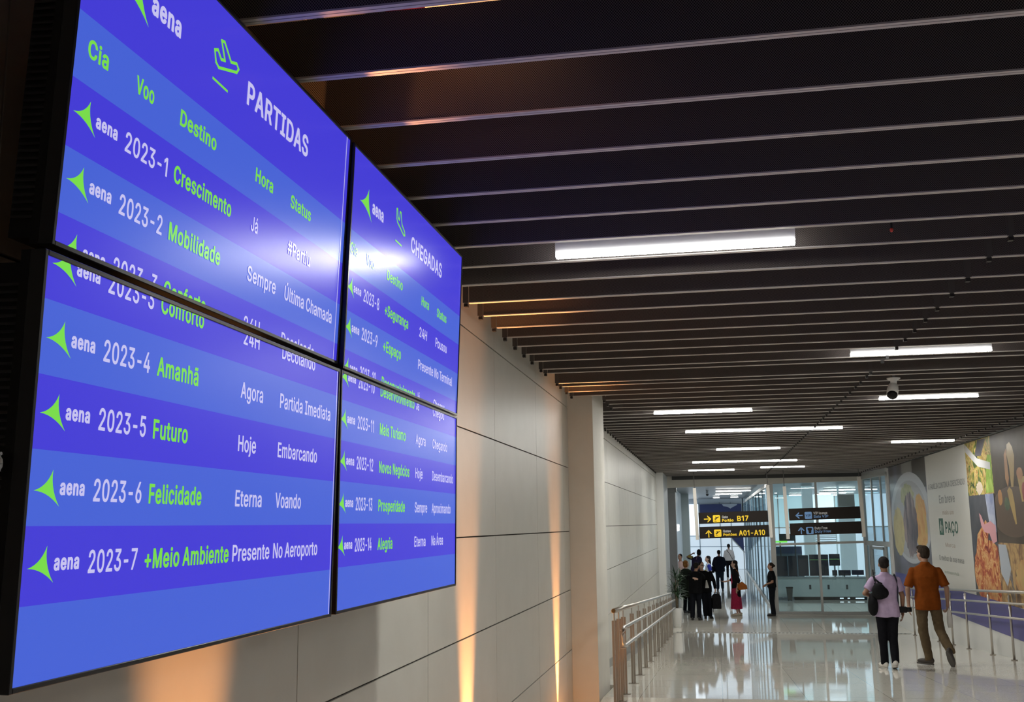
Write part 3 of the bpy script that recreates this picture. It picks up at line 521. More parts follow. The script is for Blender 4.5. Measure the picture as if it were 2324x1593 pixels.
        112: (424, [[354,356,310,386,284,396,246,403,216,403,184,398,176,396,140,377,137,386,130,393,112,398,46,397,36,393,28,386,26,378,26,-142,28,-150,36,-157,54,-162,114,-162,126,-160,139,-150,141,-142,142,-1,176,-20,184,-22,216,-27,254,-26,284,-20,320,-5,348,14,373,40,396,78,411,126,417,166,417,210,407,266,389,310], [258,300,278,280,294,246,301,192,300,160,295,136,277,96,252,74,242,69,226,66,192,72,182,78,163,96,147,130,140,176,142,222,146,244,163,280,184,301,190,305,226,311,248,306]]),
        114: (259, [[264,395,254,401,242,403,190,402,148,390,138,384,130,393,120,397,54,398,42,396,28,386,26,378,26,0,28,-6,36,-14,54,-19,114,-19,126,-17,139,-6,141,0,141,248,143,258,151,276,158,284,168,294,186,304,216,306,242,303,254,305,265,312,270,322,270,384]]),
        115: (365, [[300,370,264,390,242,397,192,403,140,399,114,392,86,379,60,360,34,330,25,310,20,270,24,244,31,224,47,200,86,172,118,158,216,133,228,127,235,120,240,104,237,88,218,71,202,66,172,65,154,69,140,77,130,86,120,112,106,124,84,125,26,112,18,108,11,100,9,94,23,50,37,30,66,4,110,-17,120,-19,178,-27,240,-21,270,-12,306,8,339,42,349,60,355,78,358,110,354,136,347,156,331,178,306,201,264,220,158,248,142,258,138,264,137,272,136,282,148,300,156,307,172,312,184,313,196,313,212,309,231,294,245,268,260,259,278,259,334,272,342,276,350,286,350,296,329,340]]),
        116: (227, [[148,482,138,488,126,490,66,490,54,488,44,482,38,470,38,398,-2,397,-16,390,-21,378,-21,328,-16,316,-6,310,38,308,38,90,46,46,55,30,66,15,100,-10,128,-19,174,-23,224,-15,235,-8,240,4,229,56,224,65,214,71,202,73,174,69,162,70,154,82,153,308,204,308,216,310,226,316,231,328,231,378,226,390,216,396,153,398,153,470]]),
        117: (410, [[378,390,368,396,356,398,296,398,284,396,271,386,269,378,269,148,267,128,258,104,240,82,230,75,208,70,184,71,170,77,158,88,149,100,143,118,141,138,141,378,139,386,126,396,114,398,54,398,42,396,31,390,26,378,26,136,32,86,34,76,50,40,84,5,122,-15,180,-24,222,-20,246,-12,270,2,273,-6,280,-14,298,-19,356,-19,368,-17,379,-10,384,0,384,378]]),
        118: (389, [[392,390,382,396,370,398,306,398,294,396,282,388,278,382,194,150,111,382,107,388,96,396,84,398,18,398,6,396,-8,386,-10,378,-5,362,134,2,137,-6,146,-14,164,-19,226,-19,244,-14,252,-6,395,368,398,378]]),
        199: (510, [[416,489,374,513,330,528,312,531,272,535,252,534,216,530,174,518,132,498,88,460,67,436,45,400,27,358,17,308,13,248,17,200,26,156,45,108,80,54,132,11,174,-10,219,-22,213,-62,214,-70,218,-77,232,-84,275,-88,220,-92,206,-100,201,-110,201,-146,206,-156,216,-163,228,-165,292,-164,326,-157,358,-136,369,-120,373,-104,372,-66,363,-46,356,-39,332,-23,319,-20,354,-12,392,5,420,24,438,39,452,54,473,84,489,118,500,160,494,171,480,178,408,179,396,177,382,166,370,130,360,116,346,100,322,85,288,74,272,73,254,73,218,82,194,96,165,126,144,168,133,212,130,248,133,296,143,340,165,382,194,413,208,422,232,432,268,437,304,432,336,416,365,386,375,368,383,342,396,331,408,329,472,329,490,334,498,342,500,350,489,390,476,420,452,454]]),
        227: (389, [[320,363,284,386,244,398,182,403,138,397,94,382,60,360,32,330,14,292,20,280,34,272,90,256,108,256,122,263,136,284,152,300,180,311,204,312,214,310,238,296,247,274,249,258,248,252,240,247,130,232,72,214,38,192,18,168,10,152,4,120,6,78,13,56,33,24,58,1,98,-18,116,-23,156,-28,212,-21,240,-10,250,-3,260,-14,278,-19,344,-18,354,-14,362,-6,364,0,362,280,347,328], [248,160,247,124,235,96,216,77,194,67,168,64,148,67,130,76,121,90,120,116,126,128,138,138,166,147], [310,528,300,534,288,536,240,535,226,528,219,514,216,514,182,531,156,536,136,536,108,530,98,524,78,504,68,482,63,450,64,444,72,434,90,429,144,431,155,438,160,448,196,433,224,428,244,428,268,434,278,440,296,456,310,482,315,516]]),
        231: (396, [[332,364,294,386,264,396,236,402,188,403,146,395,112,381,82,362,57,338,39,312,22,278,13,244,7,182,10,148,17,114,31,78,58,38,94,5,132,-14,160,-22,155,-62,160,-73,174,-80,214,-83,216,-86,162,-89,147,-96,142,-108,142,-142,147,-154,158,-160,170,-162,234,-160,266,-153,299,-132,310,-116,314,-100,313,-62,301,-40,280,-22,270,-18,328,10,366,48,381,74,390,102,385,112,372,120,314,135,296,135,281,126,268,98,250,78,232,69,214,66,192,67,176,72,168,77,148,98,133,124,125,162,125,214,133,250,148,278,166,298,184,308,206,311,224,309,246,301,266,280,280,252,292,245,312,244,372,259,380,263,387,270,389,278,380,304,359,336]]),
        243: (415, [[322,371,284,391,250,400,214,403,164,400,132,391,94,371,58,338,31,298,17,262,10,226,7,192,10,148,17,114,31,78,55,42,98,2,132,-14,164,-23,212,-27,258,-21,284,-14,322,5,357,38,384,78,398,114,406,148,408,196,404,236,398,262,384,298,357,338], [250,298,273,272,285,242,292,190,285,132,270,100,250,78,240,72,210,65,180,70,166,78,150,94,143,104,131,132,123,184,131,242,143,272,151,284,166,298,178,305,192,310,212,311,238,305], [318,540,308,546,296,548,228,548,210,543,202,534,159,444,154,430,156,422,170,412,182,410,230,410,248,415,258,424,322,522,324,528]]),
        245: (415, [[322,371,284,391,250,400,214,403,164,400,132,391,94,371,58,338,31,298,17,262,10,226,7,192,10,148,17,114,31,78,55,42,98,2,132,-14,164,-23,212,-27,258,-21,284,-14,322,5,357,38,384,78,398,114,406,148,408,196,404,236,398,262,384,298,357,338], [250,298,273,272,285,242,292,190,285,132,270,100,250,78,240,72,210,65,180,70,166,78,150,94,143,104,131,132,123,184,131,242,143,272,151,284,166,298,178,305,192,310,212,311,238,305], [328,528,318,534,306,536,258,535,244,528,237,514,234,514,200,531,174,536,154,536,126,530,116,524,97,504,86,482,81,450,82,444,90,434,108,429,162,431,173,438,178,448,214,433,242,428,262,428,286,434,296,440,314,456,328,482,333,516]]),
    },
    'heavy': {
        97: (389, [[328,369,292,391,248,405,192,410,172,409,128,402,76,383,52,366,21,334,3,300,1,292,5,280,22,268,88,249,114,250,130,257,138,266,149,284,160,295,182,304,202,305,214,301,227,292,234,274,236,258,236,256,232,253,118,237,64,219,30,198,7,172,-3,152,-9,120,-7,78,0,54,16,30,22,20,46,-2,94,-25,120,-31,156,-35,214,-28,244,-16,262,-24,278,-26,346,-25,364,-19,373,-10,377,0,375,280,360,328,339,358], [234,151,234,124,222,96,208,82,186,73,172,71,152,74,141,80,134,92,133,102,133,114,140,128,148,133,168,140]]),
        101: (404, [[324,378,288,396,252,406,200,410,176,409,142,402,100,386,76,369,33,326,16,296,4,260,-4,226,-5,164,-1,136,11,92,34,50,82,3,112,-14,156,-28,208,-34,266,-29,304,-18,338,0,360,17,386,46,405,90,401,102,384,114,318,130,292,129,276,122,269,114,253,88,238,77,228,74,198,74,178,81,157,100,140,136,140,143,370,143,392,147,407,158,411,170,411,214,404,262,395,290,377,326,344,362], [232,297,243,288,255,270,262,247,142,248,156,276,170,293,178,298,188,302,210,304]]),
        110: (410, [[334,380,290,401,242,410,200,409,172,403,146,392,138,398,122,404,54,405,32,401,17,390,13,378,13,0,15,-8,24,-17,44,-25,114,-26,134,-22,144,-17,152,-8,154,0,154,232,156,252,163,274,171,284,186,297,200,302,224,301,236,292,248,278,255,250,256,0,258,-8,266,-17,276,-22,296,-26,366,-25,384,-19,393,-10,397,0,395,272,384,318,365,350]]),
    },
}
CAP = 509.0  # cap height in glyph units

def put_text(bm, s, x, y, cap, width=None, z=0.0, weight='regular', mi=0, align='l'):
    """flat lettering with the baseline at y"""
    pen, cont = 0.0, []
    for ch in s:
        if ch == ' ':
            pen += 190
            continue
        adv, cs = GLYPHS[weight][ord(ch)]
        for c in cs:
            cont.append([(c[i] + pen, c[i + 1]) for i in range(0, len(c), 2)])
        pen += adv + {'regular': 24, 'bold': 40, 'heavy': 56}[weight]
    x0 = min(p[0] for c in cont for p in c)
    x1 = max(p[0] for c in cont for p in c)
    ky = cap / CAP
    kx = ky if width is None else width / (x1 - x0)
    if align == 'c':
        x = x - (x1 - x0) * kx / 2
    cu = bpy.data.curves.new('t', 'CURVE')
    cu.dimensions = '2D'
    cu.fill_mode = 'BOTH'
    for c in cont:
        c = [((px - x0) / 100, py / 100) for px, py in c]
        sp = cu.splines.new('POLY')
        sp.points.add(len(c) - 1)
        for q, (px, py) in zip(sp.points, c):
            q.co = (px, py, 0, 1)
        sp.use_cyclic_u = True
    o = bpy.data.objects.new('t', cu)
    COL.objects.link(o)
    me = bpy.data.meshes.new_from_object(o.evaluated_get(bpy.context.evaluated_depsgraph_get()))
    nv = [bm.verts.new((x + v.co.x * 100 * kx, y + v.co.y * 100 * ky, z)) for v in me.vertices]
    for p in me.polygons:
        try:
            bm.faces.new([nv[i] for i in p.vertices]).material_index = mi
        except ValueError:
            pass
    bpy.data.objects.remove(o)
    bpy.data.curves.remove(cu)
    bpy.data.meshes.remove(me)

def flat(name, bm, m, parent):
    me = bpy.data.meshes.new(name)
    bm.normal_update()
    bm.to_mesh(me)
    bm.free()
    return new_obj(name, me, m, parent)

def clip(bm, x0, x1, y0, y1):
    for co, no in (((x0, 0, 0), (-1, 0, 0)), ((x1, 0, 0), (1, 0, 0)), ((0, y0, 0), (0, -1, 0)), ((0, y1, 0), (0, 1, 0))):
        g = list(bm.verts) + list(bm.edges) + list(bm.faces)
        if g:
            bmesh.ops.bisect_plane(bm, geom=g, plane_co=co, plane_no=no, clear_outer=True)

# ================================================================== SETTING
RAMP_END = 28.82
SLOPE = 0.056
LAND_Y = 12.2
LAND_Z = SLOPE * (RAMP_END - LAND_Y)
CEIL = 4.302
XL, XR = -1.667, 4.85          # side walls
def gz(y):
    return 0.0 if y >= RAMP_END else min(LAND_Z, SLOPE * (RAMP_END - y))

bm = B(); box(bm, -2.2, 16, RAMP_END, 72, -0.2, 0); struct(obj('floor', bm, FLOORM))
TRX, TRY, TRZ = -1.30, 13.65, 0.45      # the trough along the left wall: right edge, end, bottom
bm = B()
hexa(bm, [(TRX, LAND_Y, -0.2), (5.0, LAND_Y, -0.2), (5.0, TRY, -0.2), (TRX, TRY, -0.2), (TRX, LAND_Y, LAND_Z), (5.0, LAND_Y, LAND_Z), (5.0, TRY, gz(TRY)), (TRX, TRY, gz(TRY))])
hexa(bm, [(-1.8, TRY, -0.2), (5.0, TRY, -0.2), (5.0, RAMP_END, -0.2), (-1.8, RAMP_END, -0.2), (-1.8, TRY, gz(TRY)), (5.0, TRY, gz(TRY)), (5.0, RAMP_END, 0), (-1.8, RAMP_END, 0)])
struct(obj('floor_ramp', bm, FLOORM))
bm = B(); box(bm, TRX, 5.0, -6, LAND_Y, -0.2, LAND_Z); struct(obj('floor_landing', bm, FLOORM))
bm = B(); box(bm, -1.8, TRX, -6, TRY, -0.2, TRZ); struct(obj('floor_trough', bm, GREYP))

def panel_wall(name, y0, y1, z0, z1, ys, zs, gy=0.0035, gz_=0.005):
    bm = B()
    box(bm, XL - 0.10, XL - 0.012, y0, y1, z0, z1, 1)
    ys = [y0] + [y for y in ys if y0 < y < y1] + [y1]
    zs = [z0] + [z for z in zs if z0 < z < z1] + [z1]
    for a, b in zip(ys[:-1], ys[1:]):
        for c, d_ in zip(zs[:-1], zs[1:]):
            box(bm, XL - 0.014, XL, a + gy, b - gy, c + gz_, d_ - gz_, 0)
    return struct(obj(name, bm, [WALLP, JOINT]))

panel_wall('wall_left', -6, 12.4, TRZ, 5.0, [-5.75, -3.77, -1.79, 0.2, 2.18, 4.145, 6.13, 8.11, 10.10, 11.94], [1.421, 2.085, 2.748, 3.483, 4.195])
panel_wall('wall_left', 13.65, 31.7, 0.0, 5.0, [15.1, 17.1, 19.1, 21.1, 23.1, 25.1, 27.1, 29.1, 30.6], [0.72, 1.452, 2.13, 2.797, 3.477, 4.16])
bm = B(); box(bm, XL - 0.1, -1.369, 12.4, 13.65, 0, 5.0); struct(obj('wall_pier', bm, PLASTER))
bm = B(); box(bm, XL - 0.1, -1.46, 31.7, 34.56, 0, 5.0); struct(obj('wall_pier', bm, WHITEP))
bm = B()
hexa(bm, [(XL, 13.65, gz(13.65)), (XL + 0.012, 13.65, gz(13.65)), (XL + 0.012, 28.8, 0.0), (XL, 28.8, 0.0),
          (XL, 13.65, gz(13.65) + 0.12), (XL + 0.012, 13.65, gz(13.65) + 0.12), (XL + 0.012, 28.8, 0.12), (XL, 28.8, 0.12)])
struct(obj('baseboard_left', bm, mat('skirting_grey', (0.30, 0.30, 0.28), 0.4)))

bm = B(); box(bm, XR, XR + 0.1, -6, 31.35, -0.1, 5.0); struct(obj('wall_right', bm, WHITEP))
bm = B(); box(bm, -1.8, 5.0, -6.1, -6.0, 0, 5.0); struct(obj('wall_back_block', bm, GREYP))  # unseen wall added to keep the sky's light out of the corridor
bm = B(); box(bm, -1.85, 5.0, -6.1, 34.7, 5.0, 5.1); struct(obj('ceiling', bm, noisy('slab_concrete', (0.13, 0.12, 0.105), (0.18, 0.165, 0.145), 5, 0.9)))
# dark edge strip where the baffle ceiling meets the far wall and the right wall
bm = B(); box(bm, -1.30, 4.84, 34.35, 34.5, 4.20, 4.32); struct(obj('trim_1', bm, mat('dark_trim', (0.05, 0.05, 0.048), 0.6)))
bm = B(); box(bm, 4.80, 4.848, -6, 31.35, 4.29, 4.40); struct(obj('trim_2', bm, mat('dark_trim', (0.05, 0.05, 0.048), 0.6)))

# wall over the glazing at the far end
bm = B(); hexa(bm, [(-1.77, 34.5, 3.95), (5.05, 34.5, 4.085), (5.05, 34.7, 4.085), (-1.77, 34.7, 3.95), (-1.77, 34.5, 5.0), (5.05, 34.5, 5.0), (5.05, 34.7, 5.0), (-1.77, 34.7, 5.0)])
struct(obj('wall_far', bm, PLASTER))

# glazed screen: frame and one pane per bay
bm = B()
F0, F1 = 34.5, 34.66
def hd(x): return 3.95 + (x + 1.77) / 6.82 * 0.135
hexa(bm, [(1.68, F0, 0), (1.83, F0, 0), (1.83, F1, 0), (1.68, F1, 0), (1.68, F0, hd(1.7)), (1.83, F0, hd(1.8)), (1.83, F1, hd(1.8)), (1.68, F1, hd(1.7))])
box(bm, 3.10, 3.17, F0 + 0.03, F1 - 0.03, 0.06, hd(3.1))
box(bm, 4.48, 4.60, F0, F1, 0, hd(4.5))
box(bm, 1.83, 4.48, F0 + 0.02, F1 - 0.02, 0, 0.10)
hexa(bm, [(1.83, F0 + 0.03, 2.10), (4.48, F0 + 0.03, 2.16), (4.48, F1 - 0.03, 2.16), (1.83, F1 - 0.03, 2.10), (1.83, F0 + 0.03, 2.17), (4.48, F0 + 0.03, 2.23), (4.48, F1 - 0.03, 2.23), (1.83, F1 - 0.03, 2.17)])
win = struct(obj('window_1', bm, FRAME))
for (x0, x1, z0, z1) in ((1.83, 3.10, 0.1, 2.12), (3.17, 4.48, 0.1, 2.15), (1.83, 3.10, 2.18, hd(2.4)), (3.17, 4.48, 2.21, hd(3.8))):
    bm = B(); box(bm, x0, x1, 34.575, 34.585, z0, z1); obj('pane', bm, GLASS, win)
bm = B(); box(bm, 1.60, 4.6, 34.30, 34.50, 0.0, 0.035); struct(obj('trim_3', bm, mat('sill_white', (0.62, 0.62, 0.58), 0.25)))

# glazed side with a door, between the mural wall and the screen
def side(t):   # t 0 = by the mural wall, 1 = by the screen
    return Vector((4.84 - 0.30 * t, 31.42 + 3.1 * t, 0))
bm = B()
def side_bar(bm, t0, t1, z0, z1, th=0.035):
    a, b = side(t0), side(t1)
    hexa(bm, [(a.x - th, a.y, z0), (a.x + th, a.y, z0), (b.x + th, b.y, z0), (b.x - th, b.y, z0), (a.x - th, a.y, z1), (a.x + th, a.y, z1), (b.x + th, b.y, z1), (b.x - th, b.y, z1)])
side_bar(bm, 0, 1, 2.10, 2.24)
side_bar(bm, 0, 1, 4.10, 4.30, 0.05)
side_bar(bm, 0, 0.05, 0, 4.2, 0.05)
side_bar(bm, 0.28, 0.31, 2.2, 4.2, 0.02)
side_bar(bm, 0.62, 0.65, 2.2, 4.2, 0.02)
side_bar(bm, 0.80, 0.86, 0, 2.2, 0.03)
side_bar(bm, 0.22, 0.27, 0, 2.2, 0.03)
wn2 = struct(obj('window_2', bm, FRAME))
for t0, t1, z0, z1 in ((0.05, 0.98, 2.24, 4.1), (0.05, 0.22, 0.02, 2.1), (0.86, 0.98, 0.02, 2.1)):
    bm = B(); side_bar(bm, t0, t1, z0, z1, 0.005); obj('pane', bm, GLASSB, wn2)
bm = B()
for a, b, c, d_ in ((0.28, 0.33, 0.02, 2.08), (0.74, 0.79, 0.02, 2.08), (0.28, 0.79, 0.02, 0.12), (0.28, 0.79, 2.0, 2.08)):
    side_bar(bm, a, b, c, d_, 0.022)
door = struct(obj('door_1', bm, FRAME))
bm = B(); side_bar(bm, 0.33, 0.74, 0.12, 2.0, 0.005); obj('pane', bm, GLASSB, door)
bm = B(); a = side(0.70); tube(bm, a + Vector((-0.07, 0, 0.9)), a + Vector((-0.07, 0, 1.4)), 0.014); tube(bm, a + Vector((-0.07, 0, 1.0)), a + Vector((0, 0, 1.0)), 0.009); tube(bm, a + Vector((-0.07, 0, 1.3)), a + Vector((0, 0, 1.3)), 0.009)
obj('door_handle', bm, BLACK, door)
bm = B(); box(bm, 4.80, 4.97, 31.35, 31.46, 0, 5.0); struct(obj('trim_4', bm, WHITEP))

# floor grate across the foot of the ramp
gr = tag(empty('floor_grate', (0, 28.95, 0)), 'thin slotted floor grate across the foot of the ramp', 'grate')
bm = B(); box(bm, -1.15, 4.75, -0.05, 0.05, -0.01, 0.004); obj('channel', bm, mat('grate_steel', (0.32, 0.32, 0.31), 0.35, 0.4), gr)
bm = B()
for i in range(58):
    x = -1.12 + i * 0.1
    hexa(bm, [(x, -0.04, 0.004), (x + 0.05, -0.04, 0.004), (x + 0.065, 0.04, 0.004), (x + 0.015, 0.04, 0.004), (x, -0.04, 0.0055), (x + 0.05, -0.04, 0.0055), (x + 0.065, 0.04, 0.0055), (x + 0.015, 0.04, 0.0055)])
obj('slots', bm, mat('slot_dark', (0.03, 0.03, 0.04), 0.6), gr)

# ================================================================== BAFFLE CEILING
rows = [-0.37, 0.07, 0.52, 0.96, 1.41, 1.85, 2.30, 2.74, 3.164, 3.609, 4.053, 4.498, 4.942, 5.387, 5.832, 6.29, 6.81, 7.265, 7.74, 8.17, 8.61, 9.04, 9.46, 9.975, 10.255, 11.03, 11.30, 11.78, 12.2, 12.71]
y = 13.155
while y < 34.2:
    rows.append(y)
    y += 0.4445
def baffle_pieces(x0, xm, x1, BH=0.205, TH=0.016):
    out = []
    for a, b in ((x0, xm - 0.012), (xm + 0.012, x1)):
        bm = B()
        box(bm, a, b, -TH, -TH + 0.0015, 0.004, BH, 0)
        box(bm, a, b, TH - 0.0015, TH, 0.004, BH, 0)
        box(bm, a, b, -TH, TH, BH, BH + 0.002, 0)
        box(bm, a, b, -TH - 0.001, -0.002, 0, 0.006, 1)      # folded lower lips with a slot between
        box(bm, a, b, 0.002, TH + 0.001, 0, 0.006, 1)
        box(bm, a, b, -0.004, 0.004, 0.004, 0.012, 1)
        bmesh.ops.recalc_face_normals(bm, faces=bm.faces)
        me = bpy.data.meshes.new('baffle_sheet'); bm.to_mesh(me); bm.free()
        me.materials.append(BAFF); me.materials.append(LIP)
        out.append(me)
    return out
bm = B(); box(bm, -0.010, 0.010, -0.020, 0.020, -0.004, 0.24); box(bm, -0.020, 0.020, -0.0185, -0.0168, 0.002, 0.21)
bmesh.ops.recalc_face_normals(bm, faces=bm.faces)
HANG_ME = bpy.data.meshes.new('hanger'); bm.to_mesh(HANG_ME); bm.free(); HANG_ME.materials.append(HANG)
bm = B(); box(bm, -0.013, 0.013, -0.018, 0.018, -0.024, -0.003)
bmesh.ops.recalc_face_normals(bm, faces=bm.faces)
CAP_ME = bpy.data.meshes.new('end_cap'); bm.to_mesh(CAP_ME); bm.free(); CAP_ME.materials.append(CAPB)
PIECES = {}
def ordinal(n):
    suf = 'th' if 10 <= n % 100 <= 20 else {1: 'st', 2: 'nd', 3: 'rd'}.get(n % 10, 'th')
    return '%d%s' % (n, suf)
vis = [r for r in rows if r > 2.7]
for r in vis:
    k = vis.index(r) + 1
    x0 = -1.565 if r < 12.4 else (-1.235 if r < 13.65 else -1.625)
    key = x0
    if key not in PIECES:
        PIECES[key] = baffle_pieces(x0, 1.60, 4.83)
    o = empty('ceiling_baffle', (0, r, CEIL))
    n = len(vis)
    if k <= 24:
        lb = 'dark perforated ceiling baffle spanning the corridor, %s counted from the top edge of the photo' % ordinal(k)
    else:
        lb = 'dark perforated ceiling baffle, %s counted back from the wall over the far glazing' % ordinal(n - k + 1)
    tag(o, lb, 'baffle', 'dark perforated ceiling baffles')
    for me in PIECES[key]:
        new_obj('baffle_sheet', me, None, o)
    for hx in (x0 - 0.022, 1.60, 4.42):
        h = new_obj('hanger', HANG_ME, None, o)
        h.location = (hx, 0, 0)
        c = new_obj('end_cap', CAP_ME, None, h)

# things seen through the first gap, above the baffles
ch = B(); box(ch, -1.40, -1.355, 1.0, 6.5, 4.66, 4.68); box(ch, -1.40, -1.397, 1.0, 6.5, 4.66, 4.70); box(ch, -1.358, -1.355, 1.0, 6.5, 4.66, 4.70)
for i in range(40):
    box(ch, -1.392, -1.364, 1.05 + i * 0.13, 1.11 + i * 0.13, 4.657, 4.661, 1)
tag(obj('strut_channel', ch, [mat('zinc', (0.5, 0.47, 0.42), 0.4, 0.6), CAPB]), 'slotted metal strut channel above the nearest baffles', 'metal channel')
pb = B(); tube(pb, (-1.06, 0.5, 4.75), (-1.06, 8, 4.75), 0.075, n=20)
tag(obj('sprinkler_pipe', pb, mat('pipe_red', (0.35, 0.01, 0.01), 0.4), None, True), 'red pipe running above the nearest baffles', 'pipe')
rl = tag(empty('recessed_light', (-0.79, 3.35, 4.66)), 'orange lit panel above the baffles at the top edge of the photo', 'light')
bm = B(); box(bm, -0.16, 0.30, -0.25, 0.16, 0.012, 0.09); obj('housing', bm, HOUSE, rl)
bm = B(); box(bm, -0.155, 0.295, -0.245, 0.155, 0.0, 0.012); obj('diffuser', bm, mat('amber_diffuser', (0.8, 0.6, 0.4), 0.5, emit=(1.0, 0.50, 0.20), estr=1.0), rl)

# ------------------------------------------------------------------ tubes
def tube_light(x0, x1, y, label, m=LAMPW, z=CEIL, group='tube lights in the corridor ceiling', drop=0.0):
    o = tag(empty('tube_light', ((x0 + x1) / 2, y, z - drop)), label, 'light', group)
    L = (x1 - x0) / 2
    bm = B(); box(bm, -L, L, -0.016, 0.016, -0.003, 0.10); obj('housing', bm, HOUSE, o)
    bm = B(); box(bm, -L, L, -0.024, 0.024, -0.027, -0.003)
    for f in bm.faces:      # the cover glows less on its flanks than on its face
        f.normal_update()
        f.material_index = 0 if f.calc_center_median().z < -0.026 else 1
    obj('diffuser', bm, [m, LAMPS], o)
    bm = B()
    for xx in (-L - 0.003, L):
        box(bm, xx, xx + 0.003, -0.018, 0.018, -0.004, 0.10)
    obj('end_cap', bm, HOUSE, o)
    bm = B()
    for xx in (-L * 0.7, L * 0.7):
        tube(bm, (xx, 0, 0.09), (xx, 0, 5.0 - z + drop), 0.004, n=6)
    obj('suspension_rod', bm, HANG, o)
    return o
TL = [(-0.80, 0.477, 5.625, 'large tube light in the ceiling nearest the screens'),
      (1.25, 2.43, 9.72, 'bright tube light hanging in front of the white ceiling camera'),
      (2.02, 3.15, 13.38, 'tube light in the ceiling just behind the white ceiling camera'),
      (-0.743, 0.54, 14.26, 'tube light nearest the left pier, its pale side showing'),
      (-0.408, 0.865, 17.40, 'left tube of the long joined pair in mid ceiling'),
      (0.875, 2.044, 17.40, 'right tube of the long joined pair in mid ceiling'),
      (0.09, 1.339, 21.82, 'single short tube light just beyond the long joined pair'),
      (3.327, 4.443, 20.93, 'tube light close to the ceiling edge above the mural'),
      (-0.48, 0.80, 26.27, 'left tube of the joined pair near the far glazing'),
      (0.81, 1.99, 26.27, 'right tube of the joined pair near the far glazing'),
      (-0.67, 0.587, 30.27, 'last tube light above the yellow gate signs'),
      (1.268, 2.416, 29.38, 'last tube light above the gap between both hanging signs')]
for a in TL:
    tube_light(*a)
# one more tube of the same kind, above the frame on the mural side
tube_light(3.0, 4.22, 2.07, 'tube light overhead on the mural side, out of the frame')

# white ceiling camera
cm = tag(empty('security_camera', (1.90, 11.54, 4.302)), 'white security camera hanging from the dark ceiling between tube lights', 'camera')
bm = B(); rings(bm, [circ((0, 0, 0.0), Vector((1, 0, 0)), Vector((0, 1, 0)), 0.068, 0.068, 24), circ((0, 0, -0.012), Vector((1, 0, 0)), Vector((0, 1, 0)), 0.068, 0.068, 24), circ((0, 0, -0.03), Vector((1, 0, 0)), Vector((0, 1, 0)), 0.034, 0.034, 24), circ((-0.005, 0, -0.09), Vector((1, 0, 0)), Vector((0, 1, 0)), 0.030, 0.030, 24)])
tube(bm, (0, 0, 0), (0, 0, 0.70), 0.012, n=8); obj('mount', bm, WHITEP, cm, True)
bm = B(); path_tube(bm, [(0.0, 0.02, -0.065), (-0.005, 0.01, -0.085), (-0.02, -0.03, -0.13), (-0.035, -0.075, -0.18), (-0.037, -0.082, -0.187)], [0.02, 0.05, 0.058, 0.056, 0.05], 20)
obj('camera_body', bm, mat('camera_white', (0.72, 0.70, 0.66), 0.4), cm, True)
bm = B(); path_tube(bm, [(-0.033, -0.07, -0.175), (-0.040, -0.09, -0.198), (-0.045, -0.10, -0.21)], [0.054, 0.052, 0.04], 20)
obj('lens_hood', bm, BLACK, cm, True)
bm = B(); box(bm, -0.066, -0.055, -0.05, -0.03, -0.155, -0.125); obj('sensor', bm, mat('brownish', (0.2, 0.12, 0.08), 0.4), cm)

sp = tag(empty('fire_sprinkler', (0.958, 5.56, 4.302)), 'tiny red fire sprinkler hanging below a baffle', 'sprinkler')
bm = B(); tube(bm, (0, 0, 0.70), (0, 0, 0.012), 0.006); obj('stem', bm, CAPB, sp)
bm = B(); ell(bm, (0, 0, 0.002), (0.009, 0.009, 0.012)); obj('bulb', bm, mat('red_bulb', (0.7, 0.08, 0.05), 0.2), sp, True)

# ================================================================== DISPLAY SCREENS
PH = 0.829
DARKB, LITEB = (0.058, 0.046, 0.66), (0.062, 0.122, 0.66)
def screen_mat(name, c):
    m = mat(name, (0.004, 0.004, 0.006), 0.26, emit=c, estr=1.0, spec=0.10)
    return m
SCR_D, SCR_L = screen_mat('screen_deep_blue', DARKB), screen_mat('screen_mid_blue', LITEB)
TXW = screen_mat('screen_white', (0.56, 0.54, 0.86))
TXG = screen_mat('screen_green', (0.19, 0.71, 0.07))
ARROW = [(0.0, 0.0), (0.035, 0.014), (0.050, 0.043)]
def arrow_shape(x, y, k=1.0):
    """three-pointed sail shape with hollow sides"""
    A, Bp, Cp = (0.0, 0.0), (0.058, 0.043), (0.086, -0.030)
    def curve(p, q, bow):
        mx, my = (p[0] + q[0]) / 2, (p[1] + q[1]) / 2
        cxx, cyy = 0.046, 0.004
        c = (mx + (cxx - mx) * bow, my + (cyy - my) * bow)
        return [((1 - t) ** 2 * p[0] + 2 * t * (1 - t) * c[0] + t * t * q[0], (1 - t) ** 2 * p[1] + 2 * t * (1 - t) * c[1] + t * t * q[1]) for t in [i / 7 for i in range(7)]]
    pts = curve(A, Cp, 0.75) + curve(Cp, Bp, 0.75) + curve(Bp, A, 0.75)
    return [(x + k * a, y + k * b, 0.0) for a, b in pts]

